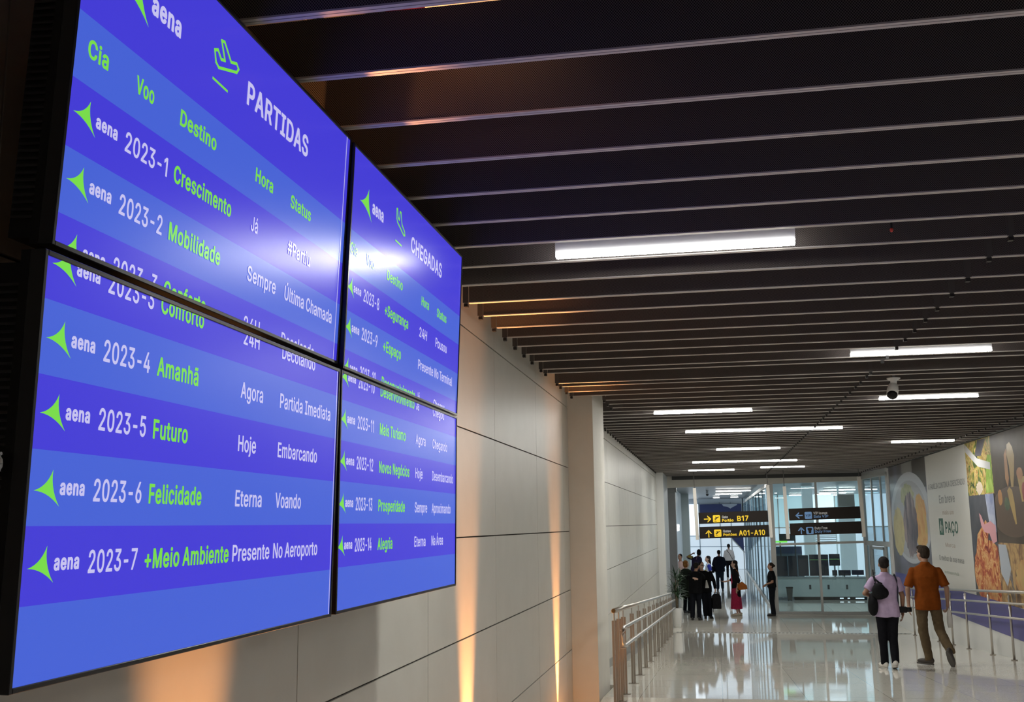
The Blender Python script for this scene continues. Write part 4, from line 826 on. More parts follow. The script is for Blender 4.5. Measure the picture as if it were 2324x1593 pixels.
def make_screen(label, Y0, X0, Z0, t, W, bands, items, vline, group='blue flight screens on the left wall'):
    root = empty('display_screen')
    st, ct = math.sin(t), math.cos(t)
    root.matrix_world = Matrix(((0, st, ct, X0), (1, 0, 0, Y0), (0, ct, -st, Z0 + EYE.z), (0, 0, 0, 1)))
    tag(root, label, 'screen', group)
    g = 0.011
    bm = B()   # bezel ring + deep casing
    for q in ((-g, 0, -g, PH + g), (W, W + g, -g, PH + g), (0, W, -g, 0), (0, W, PH, PH + g)):
        box(bm, q[0], q[1], q[2], q[3], -0.03, 0.004)
    bevel(bm, 0.0015, 1)
    obj('bezel', bm, BEZEL, root)
    bm = B()
    box(bm, -g + 0.001, W + g - 0.001, -g + 0.001, PH + g - 0.001, -0.05, -0.028)
    box(bm, 0.01, W - 0.01, 0.01, PH - 0.01, -0.115, -0.05)
    cs = obj('casing', bm, BLACK, root)
    bm = B()
    for i in range(46):
        box(bm, 0.004, 0.0105, 0.05 + i * 0.016, 0.056 + i * 0.016, -0.11, -0.06)
    obj('vent', bm, BEZEL, cs)
    bm = B(); box(bm, 0.3, W - 0.3, 0.2, PH - 0.2, -0.30 - 0.02 * 0, -0.115); obj('mount_bracket', bm, BLACK, root)
    bm = B()   # lit panel, one face per coloured band
    for v0, v1, lite in bands:
        box(bm, 0, W, max(v0, 0), min(v1, PH), -0.02, 0.0, 1 if lite else 0)
    obj('panel', bm, [SCR_D, SCR_L], root)
    for nm, m, fn in items:
        bm = B()
        fn(bm)
        bmesh.ops.translate(bm, verts=list(bm.verts), vec=(0, 0, 0.0012))
        clip(bm, 0.0, W, 0.0, PH)
        if bm.faces:
            flat(nm, bm, m, root)
        else:
            bm.free()
    if vline:
        bm = B(); poly(bm, [(vline, 0, 0.001), (vline + 0.007, 0, 0.001), (vline + 0.007, PH, 0.001), (vline, PH, 0.001)]); flat('edge_line', bm, mat('line_pale', (0, 0, 0), 0.2, emit=(0.42, 0.40, 0.80)), root)
    return root

def T(nm, m, s, x0, y, cap, x1, weight='regular'):
    return (nm, m, lambda bm: put_text(bm, s, x0, y, cap, x1 - x0, weight=weight))
def row(r, num, dest, hora, status, L, c=0.044):
    """one flight row; L holds the column positions"""
    ax, an, nx, dx, hx, sx = L
    def span(p): return p
    out = [('arrow_mark', TXG, lambda bm: poly(bm, arrow_shape(ax, r + 0.016))),
           T('logo_word', TXW, 'aena', an, r + 0.011, 0.0295, an + 0.086, 'heavy'),
           T('flight_number', TXW, num, nx, r, 0.046, nx + (0.193 if len(num) < 8 else 0.238)),
           T('destination', TXG, dest[0], dx, r, 0.043, dest[1], 'bold'),
           T('time_text', TXW, hora[0], hx, r, 0.043, hora[1]),
           T('status_text', TXW, status[0], sx, r, 0.043, status[1])]
    return out
def plane_icon(bm, landing, x, y):
    # outline aircraft drawn as a closed stroke, with a bar beneath
    P = [(0.0, 0.040), (0.018, 0.048), (0.040, 0.030), (0.062, 0.036), (0.034, 0.082), (0.052, 0.086), (0.098, 0.048), (0.132, 0.058), (0.146, 0.048), (0.136, 0.034), (0.030, 0.002), (0.012, 0.010)]
    if landing:
        P = [(0.004, 0.098), (0.016, 0.100), (0.026, 0.066), (0.046, 0.060), (0.052, 0.098), (0.066, 0.098), (0.086, 0.050), (0.128, 0.030), (0.134, 0.016), (0.116, 0.012), (0.020, 0.044), (0.008, 0.058)]
    n = len(P)
    for i in range(n):
        a, b = Vector((*P[i], 0)), Vector((*P[(i + 1) % n], 0))
        dd = (b - a).normalized(); nn = Vector((-dd.y, dd.x, 0)) * 0.0042
        a2, b2 = a - dd * 0.003, b + dd * 0.003
        poly(bm, [(x + q.x, y + q.y, 0) for q in (a2 - nn, b2 - nn, b2 + nn, a2 + nn)])
    poly(bm, [(x, y - 0.036, 0), (x + 0.092, y - 0.038, 0), (x + 0.092, y - 0.045, 0), (x, y - 0.043, 0)])
def header(title, x0, x1, arx, anx, landing, labs):
    out = [('arrow_mark', TXG, lambda bm: poly(bm, arrow_shape(arx, 0.647, 1.68))),
           T('logo_word', TXW, 'aena', anx, 0.640, 0.050, anx + 0.143, 'heavy'),
           ('plane_icon', TXG, lambda bm: plane_icon(bm, landing, 0.600 if not landing else 0.545, 0.652)),
           T('title', TXW, title, x0, 0.626, 0.066, x1, 'bold')]
    for s, a, b in labs:
        out.append(T('column_heading', TXG, s, a, 0.424, 0.040, b, 'bold'))
    return out

LC = (0.017, 0.101, 0.220, 0.446, 0.902, 1.175)
RC = (-0.012, 0.064, 0.179, 0.447, 0.966, 1.252)
UB = [(0.512, PH, 0), (0.360, 0.512, 1), (0.207, 0.360, 0), (0.062, 0.207, 1), (0, 0.062, 0)]
LB = [(0.743, PH, 0), (0.593, 0.743, 1), (0.446, 0.593, 0), (0.298, 0.446, 1), (0.147, 0.298, 0), (0, 0.147, 1)]
LBR = [(0.735, PH, 0), (0.590, 0.735, 1), (0.446, 0.590, 0), (0.298, 0.446, 1), (0.147, 0.298, 0), (0, 0.147, 1)]
ul = header('PARTIDAS', 0.812, 1.283, 0.126, 0.277, False, [('Cia', 0.046, 0.126), ('Voo', 0.243, 0.324), ('Destino', 0.453, 0.653), ('Hora', 0.907, 1.034), ('Status', 1.173, 1.346)])
ul += row(0.272, '2023-1', ('Crescimento', 0.770), ('J\u00e1', 0.948), ('#Partiu', 1.366), LC)
ul += row(0.123, '2023-2', ('Mobilidade', 0.727), ('Sempre', 1.106), ('\u00daltima Chamada', 1.598), LC)
ul += row(-0.026, '2023-3', ('Conforto', 0.668), ('24H', 1.012), ('Decolando', 1.455), LC)
make_screen('blue departures screen headed PARTIDAS, nearest and uppermost of the four', 1.901, -1.314, 0.591, 0.050, 1.674, UB, ul, 1.636)
ll = row(0.801, '2023-3', ('Conforto', 0.664), ('24H', 1.009), ('Decolando', 1.449), LC)
ll += row(0.650, '2023-4', ('Amanh\u00e3', 0.652), ('Agora', 1.051), ('Partida Imediata', 1.607), LC)
ll += row(0.501, '2023-5', ('Futuro', 0.614), ('Hoje', 1.019), ('Embarcando', 1.499), LC)
ll += row(0.350, '2023-6', ('Felicidade', 0.705), ('Eterna', 1.076), ('Voando', 1.376), LC)
ll += row(0.201, '2023-7', ('+Meio Ambiente', 0.879), ('Presente', 1.148), ('No Aeroporto', 1.535), LC)
make_screen('blue departures screen with rows 2023-4 to 2023-7 below the PARTIDAS screen', 1.833, -1.300, -0.288, 0.024, 1.674, LB, ll, 1.660)
ur = header('CHEGADAS', 0.776, 1.316, 0.087, 0.233, True, [('Cia', 0.007, 0.088), ('Voo', 0.194, 0.286), ('Destino', 0.456, 0.679), ('Hora', 0.980, 1.109), ('Status', 1.257, 1.441)])
ur += row(0.276, '2023-8', ('+Seguran\u00e7a', 0.784), ('24H', 1.095), ('Pousou', 1.467), RC)
ur += row(0.127, '2023-9', ('+Espa\u00e7o', 0.696), ('Presente', 1.228), ('No Terminal', 1.600), RC)
ur += row(-0.022, '2023-10', ('Desenvolvimento', 0.936), ('J\u00e1', 1.011), ('Chegou', 1.462), RC)
make_screen('blue arrivals screen headed CHEGADAS, upper screen farther along the wall', 3.598, -1.295, 0.577, 0.039, 1.716, UB, ur, None)
lr = row(0.799, '2023-10', ('Desenvolvimento', 0.936), ('J\u00e1', 1.011), ('Chegou', 1.462), RC)
lr += row(0.647, '2023-11', ('Mais Turismo', 0.807), ('Agora', 1.129), ('Chegando', 1.533), RC)
lr += row(0.497, '2023-12', ('Novos Neg\u00f3cios', 0.872), ('Hoje', 1.085), ('Desembarcando', 1.655), RC)
lr += row(0.347, '2023-13', ('Prosperidade', 0.812), ('Sempre', 1.170), ('Aproximando', 1.611), RC)
lr += row(0.198, '2023-14', ('Alegria', 0.641), ('Eterna', 1.149), ('Na \u00c1rea', 1.465), RC)
make_screen('blue arrivals screen with rows 2023-11 to 2023-14 below the CHEGADAS screen', 3.564, -1.297, -0.284, 0.011, 1.716, LBR, lr, None)

# white ring fitting on the near side of the lower screen
hk = tag(empty('wall_hook', (-1.344, 1.800, 2.950)), 'small white ring fitting at the left edge, on the side of the lower screen', 'hook')
bm = B(); path_tube(bm, [(0.016 * math.cos(a), 0, 0.019 * math.sin(a)) for a in [i * 2 * PI / 16 for i in range(17)]], 0.0042, 8); obj('ring', bm, WHITEP, hk, True)
bm = B(); tube(bm, (-0.012, 0.0, 0.019), (0.016, 0.0, 0.019), 0.0035); tube(bm, (0, 0, 0), (0, 0.028, 0), 0.004); obj('arm', bm, WHITEP, hk)
bm = B(); ell(bm, (0, 0.004, 0), (0.009, 0.004, 0.011)); obj('core', bm, mat('brownish', (0.2, 0.12, 0.08), 0.4), hk, True)

# ================================================================== RAILINGS
def line_z(y, y0, z0, s):
    return z0 + s * (y - y0)
rg = tag(empty('handrail', (-1.11, 11.3, 0)), 'long steel ramp railing with double flat posts along the left wall', 'railing')
def L(x, y, z): return (x + 1.11, y - 11.3, z)
def rail_x(y): return -1.085 - 0.0062 * (y - 12.53)
ys = [11.36, 11.92, 12.53, 13.89, 15.19, 16.55, 17.87, 19.25, 20.56, 22.02, 23.41, 24.80, 26.32, 27.60]
def top_z(y): return line_z(y, 11.38, 1.928, -0.0522)
def mid_z(y): return line_z(y, 12.06, 1.718, -0.0515)
def low_z(y): return line_z(y, 12.0, 1.527, -0.0522)
for y in ys:
    x, g, t = rail_x(y), gz(y), top_z(y)
    bm = B()
    for dx in (-0.0135, 0.0145):
        box(bm, *[c for c in (L(x + dx - 0.0125, 0, 0)[0], L(x + dx + 0.0125, 0, 0)[0])], y - 11.3 - 0.006 + dx * 0.2, y - 11.3 + 0.006 + dx * 0.2, g, t - 0.10)
    bevel(bm, 0.0012, 1)
    po = obj('post', bm, STEELP, rg)
    bm = B(); tube(bm, L(x, y, t - 0.13), L(x, y, t - 0.01), 0.008); obj('pin', bm, STEEL, po)
    bm = B(); box(bm, L(x - 0.06, 0, 0)[0], L(x + 0.06, 0, 0)[0], y - 11.3 - 0.05, y - 11.3 + 0.05, g - 0.004, g + 0.006); obj('base_plate', bm, STEELP, po)
    if y > 11.5:
        bm = B()
        for f in (mid_z, low_z):
            z = f(y)
            path_tube(bm, [L(x + 0.01, y, z - 0.045), L(x + 0.065, y, z - 0.045), L(x + 0.078, y, z - 0.012)], 0.006, 8)
        obj('bracket', bm, STEEL, po)
def pt(y, f, off): return L(rail_x(y) + off, y, f(y))
bm = B(); path_tube(bm, [pt(11.30, top_z, 0), pt(16, top_z, 0), pt(22, top_z, 0), pt(28.0, top_z, 0)], 0.026, 16); tr = obj('top_rail', bm, STEEL, rg, True)
bm = B(); a = Vector(pt(11.297, top_z, 0)); rings(bm, [circ(a, Vector((1, 0, 0)), Vector((0, 0, 1)), 0.021, 0.021, 16), circ(a + Vector((0, 0.02, 0)), Vector((1, 0, 0)), Vector((0, 0, 1)), 0.021, 0.021, 16)]); obj('open_end', bm, mat('brass_dark', (0.18, 0.12, 0.05), 0.4, 0.7), tr)
y0 = 11.55
zm, zl = mid_z(y0), low_z(y0)
P = [pt(28.0, mid_z, 0.08), pt(20, mid_z, 0.08), pt(12.2, mid_z, 0.08), pt(y0 + 0.10, mid_z, 0.08)]
for i in range(1, 8):
    a = PI / 2 + PI * i / 8
    P.append(L(rail_x(y0) + 0.08, y0 + 0.08 * math.cos(a), (zm + zl) / 2 + (zm - zl) / 2 * math.sin(a)))
P += [pt(y0 + 0.10, low_z, 0.08), pt(12.2, low_z, 0.08), pt(20, low_z, 0.08), pt(28.0, low_z, 0.08)]
bm = B(); path_tube(bm, P, 0.021, 14); obj('looped_rail', bm, STEEL, rg, True)

rg = tag(empty('handrail', (4.72, 12.6, 0)), 'steel ramp railing with round posts below the food mural', 'railing')
def top2(y): return line_z(y, 18.2, 1.692, -0.0523)
def mid2(y): return line_z(y, 18.26, 1.506, -0.0548)
def low2(y): return line_z(y, 18.34, 1.270, -0.0568)
for y in (13.1, 14.6, 16.1, 17.6, 19.12, 20.53, 22.37, 23.78, 25.2, 26.7, 28.2):
    bm = B(); tube(bm, (0, y - 12.6, gz(y)), (0, y - 12.6, top2(y) - 0.06), 0.021); po = obj('post', bm, STEEL, rg, True)
    bm = B(); tube(bm, (0, y - 12.6, top2(y) - 0.08), (0, y - 12.6, top2(y)), 0.008); obj('pin', bm, STEEL, po)
    bm = B(); tube(bm, (0, y - 12.6, gz(y) - 0.004), (0, y - 12.6, gz(y) + 0.012), 0.05, n=16); obj('base_plate', bm, STEELP, po)
for f, r, off, nm in ((top2, 0.025, 0.0, 'top_rail'), (mid2, 0.019, -0.045, 'lower_rail'), (low2, 0.019, -0.045, 'lower_rail')):
    bm = B(); path_tube(bm, [(off, 12.7 - 12.6, f(12.7)), (off, 20 - 12.6, f(20)), (off, 28.4 - 12.6, f(28.4))], r, 14); obj(nm, bm, STEEL, rg, True)

# ================================================================== MURAL on the right wall
mural = empty('wall_mural')
mural.matrix_world = Matrix(((0, 0, -1, 4.848), (-1, 0, 0, 31.32), (0, 1, 0, 0), (0, 0, 0, 1)))
tag(mural, 'long printed food mural with a white centre panel on the right wall', 'mural')
BRN = noisy('print_brown', (0.060, 0.043, 0.030), (0.10, 0.075, 0.053), 1.2, 0.5, detail=2, spec=0.25)
WPR = mat('print_white', (0.60, 0.585, 0.54), 0.35)
PUR = mat('print_purple', (0.085, 0.075, 0.27), 0.35)
DKP = noisy('print_dark', (0.03, 0.032, 0.045), (0.075, 0.07, 0.08), 2.5, 0.35)
def scatter(name, stops, scale=4.0, detail=5, stretch=(1, 1, 1), dist=0.6):
    m = mat(name, (0.5, 0.4, 0.3), 0.5, spec=0.25)
    t = NT(m)
    nz = t.noise(scale, detail, t.mapping(stretch), 0.6)
    nz.inputs['Distortion'].default_value = dist
    t.l(t.ramp(nz.outputs[0], stops), t.b.inputs['Base Color'])
    return m
SALAD = scatter('print_salad', [(0.34, (0.02, 0.035, 0.015)), (0.42, (0.14, 0.20, 0.035)), (0.48, (0.42, 0.30, 0.05)), (0.53, (0.56, 0.46, 0.18)), (0.58, (0.34, 0.12, 0.04)), (0.66, (0.22, 0.32, 0.05)), (0.72, (0.50, 0.48, 0.38))], 4.2, dist=1.2)
PIZZA = scatter('print_pizza', [(0.34, (0.20, 0.03, 0.015)), (0.44, (0.42, 0.09, 0.04)), (0.52, (0.56, 0.24, 0.08)), (0.58, (0.66, 0.42, 0.18)), (0.64, (0.50, 0.15, 0.06)), (0.74, (0.30, 0.05, 0.03))], 4.6, dist=1.0)
SHELF = scatter('print_dessert', [(0.30, (0.06, 0.05, 0.05)), (0.42, (0.25, 0.14, 0.07)), (0.52, (0.55, 0.36, 0.15)), (0.60, (0.10, 0.08, 0.07)), (0.72, (0.42, 0.40, 0.40))], 2.2, stretch=(1.6, 0.8, 1))
MEAT = scatter('print_meat', [(0.35, (0.08, 0.08, 0.10)), (0.50, (0.17, 0.15, 0.17)), (0.66, (0.34, 0.28, 0.28))], 1.6, stretch=(2, 0.6, 1))
EGGS = scatter('print_rice', [(0.35, (0.42, 0.36, 0.20)), (0.55, (0.52, 0.47, 0.26)), (0.70, (0.36, 0.33, 0.22))], 2.0)
CHIPS = scatter('print_chips', [(0.35, (0.46, 0.24, 0.10)), (0.55, (0.55, 0.36, 0.15)), (0.70, (0.42, 0.36, 0.14))], 2.4)
PINK = mat('print_pink', (0.62, 0.30, 0.33), 0.4)
BLUEW = noisy('print_cloth', (0.20, 0.24, 0.42), (0.46, 0.50, 0.62), 3, 0.4)
GOLD = noisy('print_gold', (0.42, 0.27, 0.07), (0.52, 0.36, 0.11), 1.5, 0.4)
REDP = mat('print_red', (0.33, 0.04, 0.03), 0.4)
ORG = noisy('print_orange', (0.42, 0.16, 0.04), (0.5, 0.25, 0.07), 2, 0.4)
LEAFP = noisy('print_leaf', (0.05, 0.09, 0.04), (0.12, 0.17, 0.06), 4, 0.4)
PLATEM = mat('print_plate', (0.44, 0.45, 0.48), 0.35)
GREYV = noisy('print_greyblue', (0.16, 0.15, 0.20), (0.10, 0.085, 0.07), 0.7, 0.35, detail=1)
TXD = mat('print_text_dark', (0.20, 0.20, 0.19), 0.4)
TXT_S = mat('print_text_pale', (0.40, 0.33, 0.27), 0.4)
GRN = mat('print_green', (0.02, 0.10, 0.06), 0.4)
def mx(y): return 31.32 - y
TOPZ = 4.287
def pan(name, ya, yb, za, zb, m, d=0.010):
    bm = B(); box(bm, mx(ya), mx(yb), za, zb, 0.0, d); return obj(name, bm, m, mural)
MUR_END = 13.2
p_plate = pan('plate_picture', 31.32, 25.98, 1.40, TOPZ, GREYV)
p_white = pan('text_panel', 25.98, 21.93, 1.40, TOPZ, WPR)
p_sal = pan('salad_picture', 21.93, 19.98, 3.28, TOPZ, SALAD)
p_piz = pan('pizza_picture', 21.93, 20.03, 1.40, 3.28, DKP)
p_brn = pan('board_picture', 19.98, MUR_END, 2.43, TOPZ, BRN)
p_low = pan('dessert_picture', 20.03, MUR_END, 1.40, 2.43, SHELF)
# purple band with a faint wavy upper line, white wall below it
bm = B()
N = 40
up = [(mx(31.32) + (31.32 - MUR_END) * i / N, 1.43 - 0.003 * i * 0.5 + 0.015 * math.sin(i * 0.35)) for i in range(N + 1)]
lo = [(x, 0.866) for x, z in up]
lo[0] = (lo[0][0], 0.93)
for i in range(N):
    hexa(bm, [(up[i][0], lo[i][1], 0), (up[i + 1][0], lo[i + 1][1], 0), (up[i + 1][0], lo[i + 1][1], 0.011), (up[i][0], lo[i][1], 0.011), (up[i][0], up[i][1], 0), (up[i + 1][0], up[i + 1][1], 0), (up[i + 1][0], up[i + 1][1], 0.011), (up[i][0], up[i][1], 0.011)])
bmesh.ops.remove_doubles(bm, verts=list(bm.verts), dist=0.0004)
p_pur = obj('purple_band', bm, PUR, mural)
def pr(name, pts, m, parent, d=0.012):
    """a flat printed shape; pts in (world Y, world Z)"""
    bm = B(); poly(bm, [(mx(a), b, d) for a, b in pts])
    f = bm.faces[:] if hasattr(bm.faces, '__getitem__') else list(bm.faces)
    o = flat(name, bm, m, None)
    o.parent = parent
    return o
def oval(cy, cz, ry, rz, n=40, jit=0.0, seed=1, rot=0.0):
    rnd = random.Random(seed)
    out = []
    for i in range(n):
        a = 2 * PI * i / n
        k = 1 + jit * (rnd.random() - 0.5)
        u, v = ry * math.cos(a) * k, rz * math.sin(a) * k
        out.append((cy + u * math.cos(rot) - v * math.sin(rot) * 2.4, cz + u * math.sin(rot) / 2.4 + v * math.cos(rot)))
    return out
def cut(pts, ymin=-99, ymax=99, zmin=-99, zmax=99):
    return [(min(max(a, ymin), ymax), min(max(b, zmin), zmax)) for a, b in pts]
pr('backdrop_light', [(29.2, 4.02), (27.7, 4.02), (27.7, TOPZ), (29.2, TOPZ)], mat('print_greige', (0.25, 0.24, 0.22), 0.4), p_plate, 0.0112)
pr('backdrop_dark', [(27.7, 3.6), (26.0, 3.6), (26.0, TOPZ), (27.7, TOPZ)], mat('print_umber', (0.06, 0.045, 0.03), 0.4), p_plate, 0.0113)
pr('plate', cut(oval(28.45, 2.90, 2.82, 1.14), 25.99, 31.3), PLATEM, p_plate, 0.0116)
pr('plate_well', cut(oval(28.5, 2.85, 2.45, 0.98), 26.0, 31.2), mat('print_plate_well', (0.36, 0.36, 0.38), 0.4), p_plate, 0.0119)
pr('rice', oval(30.2, 2.55, 0.85, 0.62, 40, 0.12, 3), EGGS, p_plate, 0.0122)
pr('chips', oval(27.0, 2.75, 0.75, 0.72, 40, 0.15, 4), CHIPS, p_plate, 0.0122)
pr('garnish', oval(28.6, 3.45, 0.9, 0.30, 40, 0.25, 5), scatter('print_garnish', [(0.35, (0.30, 0.34, 0.20)), (0.6, (0.42, 0.42, 0.28))], 3), p_plate, 0.0123)
pr('meat', oval(28.4, 2.72, 0.95, 0.80, 40, 0.18, 6), MEAT, p_plate, 0.0126)
# white panel lettering
def words(name, s, ya, yb, zb, cap, m, weight='regular', parent=p_white):
    bm = B(); put_text(bm, s, mx(ya), zb, cap, ya - yb, 0.0115, weight)
    flat(name, bm, m, parent)
words('headline', 'A FAM\u00cdLIA CONTINUA CRESCENDO!', 25.80, 22.15, 3.515, 0.115, TXD)
words('lead_text', 'Em breve', 24.70, 23.15, 3.19, 0.165, TXD)
words('small_text', 'mais um', 24.45, 23.35, 2.945, 0.085, TXT_S)
bm = B(); poly(bm, [(mx(24.90), 2.51, 0.0115), (mx(24.46), 2.51, 0.0115), (mx(24.46), 2.865, 0.0115), (mx(24.90), 2.865, 0.0115)]); lb = flat('logo_block', bm, GRN, p_white)
bm = B()
for q in ([(24.83, 2.60), (24.74, 2.60), (24.66, 2.72), (24.72, 2.74)], [(24.70, 2.56), (24.63, 2.56), (24.55, 2.70), (24.62, 2.72)], [(24.80, 2.68), (24.74, 2.66), (24.68, 2.80), (24.73, 2.82)]):
    poly(bm, [(mx(a), b, 0.0121) for a, b in q])
flat('logo_mark', bm, WPR, p_white)
words('logo_name', 'PA\u00c7O', 24.28, 23.05, 2.565, 0.225, GRN, 'bold')
words('small_text', 'Marca', 24.40, 23.45, 2.262, 0.085, TXT_S)
words('slogan', 'O melhor da sua mesa', 25.15, 22.75, 1.965, 0.105, TXD)
words('small_text', 'amanh\u00e3', 24.7, 23.3, 1.70, 0.06, mat('print_text_green', (0.30, 0.34, 0.28), 0.4))
# salad picture
pr('bowl_rim', [(21.9, 4.12), (21.0, 3.80), (21.0, 3.95), (21.9, 4.27)], mat('print_rim', (0.50, 0.50, 0.50), 0.5), p_sal, 0.0118)
pr('bowl_rim', [(21.0, 3.80), (20.1, 3.70), (20.1, 3.83), (21.0, 3.95)], mat('print_rim', (0.50, 0.50, 0.50), 0.5), p_sal, 0.0119)
pr('dark_gap', [(21.2, 4.0), (20.7, 3.98), (20.3, 4.27), (20.9, 4.28)], DKP, p_sal, 0.0113)
pr('lettuce', [(20.55, 3.30), (20.0, 3.30), (20.0, 3.95), (20.25, 3.98), (20.45, 3.6)], scatter('print_lettuce', [(0.4, (0.22, 0.36, 0.04)), (0.6, (0.42, 0.56, 0.12))], 4), p_sal, 0.0115)
pr('mayonnaise', oval(21.0, 3.40, 0.25, 0.12, 24, 0.3, 8), mat('print_cream', (0.62, 0.52, 0.40), 0.4), p_sal, 0.0118)
# pizza picture
pr('apron', [(20.65, 3.28), (20.04, 3.28), (20.04, 2.60), (20.5, 2.75)], BLUEW, p_piz, 0.0113)
pr('pizza', cut(oval(20.75, 1.85, 1.15, 0.62, 40, 0.05, 9), 20.04, 21.92, 1.41), PIZZA, p_piz, 0.0116)
pr('slice', [(21.75, 1.95), (20.95, 1.95), (20.55, 2.72), (20.75, 2.82), (21.45, 2.55), (21.65, 2.2)], PIZZA, p_piz, 0.0119)
pr('glove', [(21.20, 2.95), (21.05, 2.90), (20.85, 2.74), (20.4, 2.80), (20.08, 2.72), (20.06, 2.45), (20.35, 2.40), (20.55, 2.58), (20.9, 2.60), (21.1, 2.72)], PINK, p_piz, 0.0122)
# wooden board picture
pr('board', cut(oval(18.9, 2.95, 1.35, 0.42, 40, 0, 1), 13.3, 19.95, 2.5), mat('print_board', (0.10, 0.055, 0.025), 0.4), p_brn, 0.0113)
pr('spoon', [(18.92, 4.06), (18.75, 4.09), (18.60, 4.0), (18.52, 3.85), (18.62, 3.55), (18.72, 3.35), (18.85, 3.35), (18.88, 3.7), (18.98, 3.9)], GOLD, p_brn, 0.0117)
pr('cone', [(19.12, 3.30), (18.98, 3.36), (18.82, 3.30), (18.74, 3.1), (18.70, 2.75), (18.78, 2.74), (19.0, 3.05)], GOLD, p_brn, 0.012)
pr('bottle', [(19.15, 3.9), (19.0, 4.0), (18.95, 3.5), (19.05, 3.35), (19.18, 3.5)], ORG, p_brn, 0.0115)
pr('herb', oval(19.2, 3.08, 0.16, 0.11, 24, 0.3, 10), LEAFP, p_brn, 0.0122)
pr('fruit', oval(18.3, 3.55, 0.18, 0.10, 24, 0.1, 11), ORG, p_brn, 0.0118)
pr('chilli', oval(18.15, 3.25, 0.10, 0.16, 24, 0.15, 12), REDP, p_brn, 0.0118)
pr('pepper', oval(19.6, 3.20, 0.14, 0.14, 24, 0.15, 13), ORG, p_brn, 0.0118)
pr('wafer', [(18.45, 3.5), (18.05, 3.5), (18.2, 3.1), (18.3, 3.1)], GOLD, p_brn, 0.0116)
pr('squash', oval(17.0, 3.3, 0.4, 0.3, 24, 0.1, 14), ORG, p_brn, 0.0118)
pr('tin', [(20.0, 2.40), (19.5, 2.40), (19.3, 2.0), (19.6, 1.7), (19.95, 1.9)], mat('print_tin', (0.42, 0.46, 0.52), 0.4), p_low, 0.0115)
pr('cake', oval(18.5, 1.85, 0.55, 0.32, 30, 0.2, 15), CHIPS, p_low, 0.0115)

# ================================================================== HANGING SIGNS
SGN = mat('sign_black', (0.014, 0.010, 0.008), 0.5, spec=0.2)
YEL = mat('sign_yellow_glow', (0.86, 0.58, 0.02), 0.45, emit=(0.86, 0.55, 0.02), estr=0.12)  # faint glow put into the yellow print to lift it
WHT = mat('sign_white', (0.55, 0.55, 0.55), 0.45)
BLU = mat('sign_blue', (0.16, 0.32, 0.62), 0.45)
POSTM = mat('sign_post', (0.60, 0.57, 0.52), 0.45)
def rsq(bm, x, y, s, r=0.14, z=0.0):
    pts = []
    for cx_, cy_, a0 in ((x + s * (1 - r), y + s * (1 - r), 0), (x + s * r, y + s * (1 - r), 90), (x + s * r, y + s * r, 180), (x + s * (1 - r), y + s * r, 270)):
        for k in range(5):
            a = math.radians(a0 + k * 22.5)
            pts.append((cx_ + s * r * math.cos(a), cy_ + s * r * math.sin(a), z))
    poly(bm, pts)
def arrow_glyph(bm, cx_, cy_, s, ang, z=0.0):
    M = Matrix.Rotation(ang, 3, 'Z')
    def q(pts): poly(bm, [tuple(M @ Vector((a * s, b * s, 0)) + Vector((cx_, cy_, z))) for a, b in pts])
    q([(-0.5, -0.07), (0.38, -0.07), (0.38, 0.07), (-0.5, 0.07)])
    q([(0.5, 0.0), (0.42, 0.10), (-0.02, 0.48), (-0.02, 0.28), (0.30, 0.0)])
    q([(0.5, 0.0), (0.30, 0.0), (-0.02, -0.28), (-0.02, -0.48), (0.42, -0.10)])
def plane_glyph(bm, x, y, s, z=0.0):
    def q(pts): poly(bm, [(x + a * s, y + b * s, z) for a, b in pts])
    q([(0.20, 0.42), (0.28, 0.40), (0.42, 0.47), (0.80, 0.68), (0.86, 0.76), (0.76, 0.78), (0.36, 0.56), (0.24, 0.54)])
    q([(0.46, 0.58), (0.28, 0.76), (0.36, 0.78), (0.62, 0.66)])
    q([(0.40, 0.48), (0.24, 0.28), (0.32, 0.28), (0.56, 0.55)])
    q([(0.18, 0.12), (0.50, 0.12), (0.50, 0.17), (0.18, 0.17)])
def hanging_sign(label, x0, x1, boards, posts):
    """boards: (z bottom, z top, [(name, material, fn)])"""
    xc = (x0 + x1) / 2
    root = empty('hanging_sign', (xc, 31.5, 2.8))
    root.rotation_euler = (0, -0.021, 0)
    tag(root, label, 'sign', 'black direction signs hanging before the glazing')
    for pa, pb in posts:
        bm = B(); zt = 1.25 if pa > 4 else 1.06; box(bm, pa - xc, pb - xc, -0.03, 0.07, -0.43, zt); po = obj('post', bm, POSTM, root)
        bm = B(); tube(bm, ((pa + pb) / 2 - xc, 0.02, zt), ((pa + pb) / 2 - xc, 0.02, 2.24), 0.010, n=8); obj('rod', bm, HANG, po)
    for z0, z1, items in boards:
        bm = B(); box(bm, x0 - xc, x1 - xc, -0.05, 0.03, z0 - 2.8, z1 - 2.8); bevel(bm, 0.006, 1)
        bo = obj('board', bm, SGN, root)
        for nm, m, fn in items:
            bm = B(); fn(bm)
            for v in bm.verts:      # sign plane: x along, y up  ->  x, -depth, z
                v.co = Vector((v.co.x - xc, -0.0512 - v.co.z, v.co.y - 2.8))
            flat(nm, bm, m, bo)
def tx(s, a, b, z, cap, weight='regular'): return lambda bm: put_text(bm, s, a, z, cap, b - a, weight=weight)
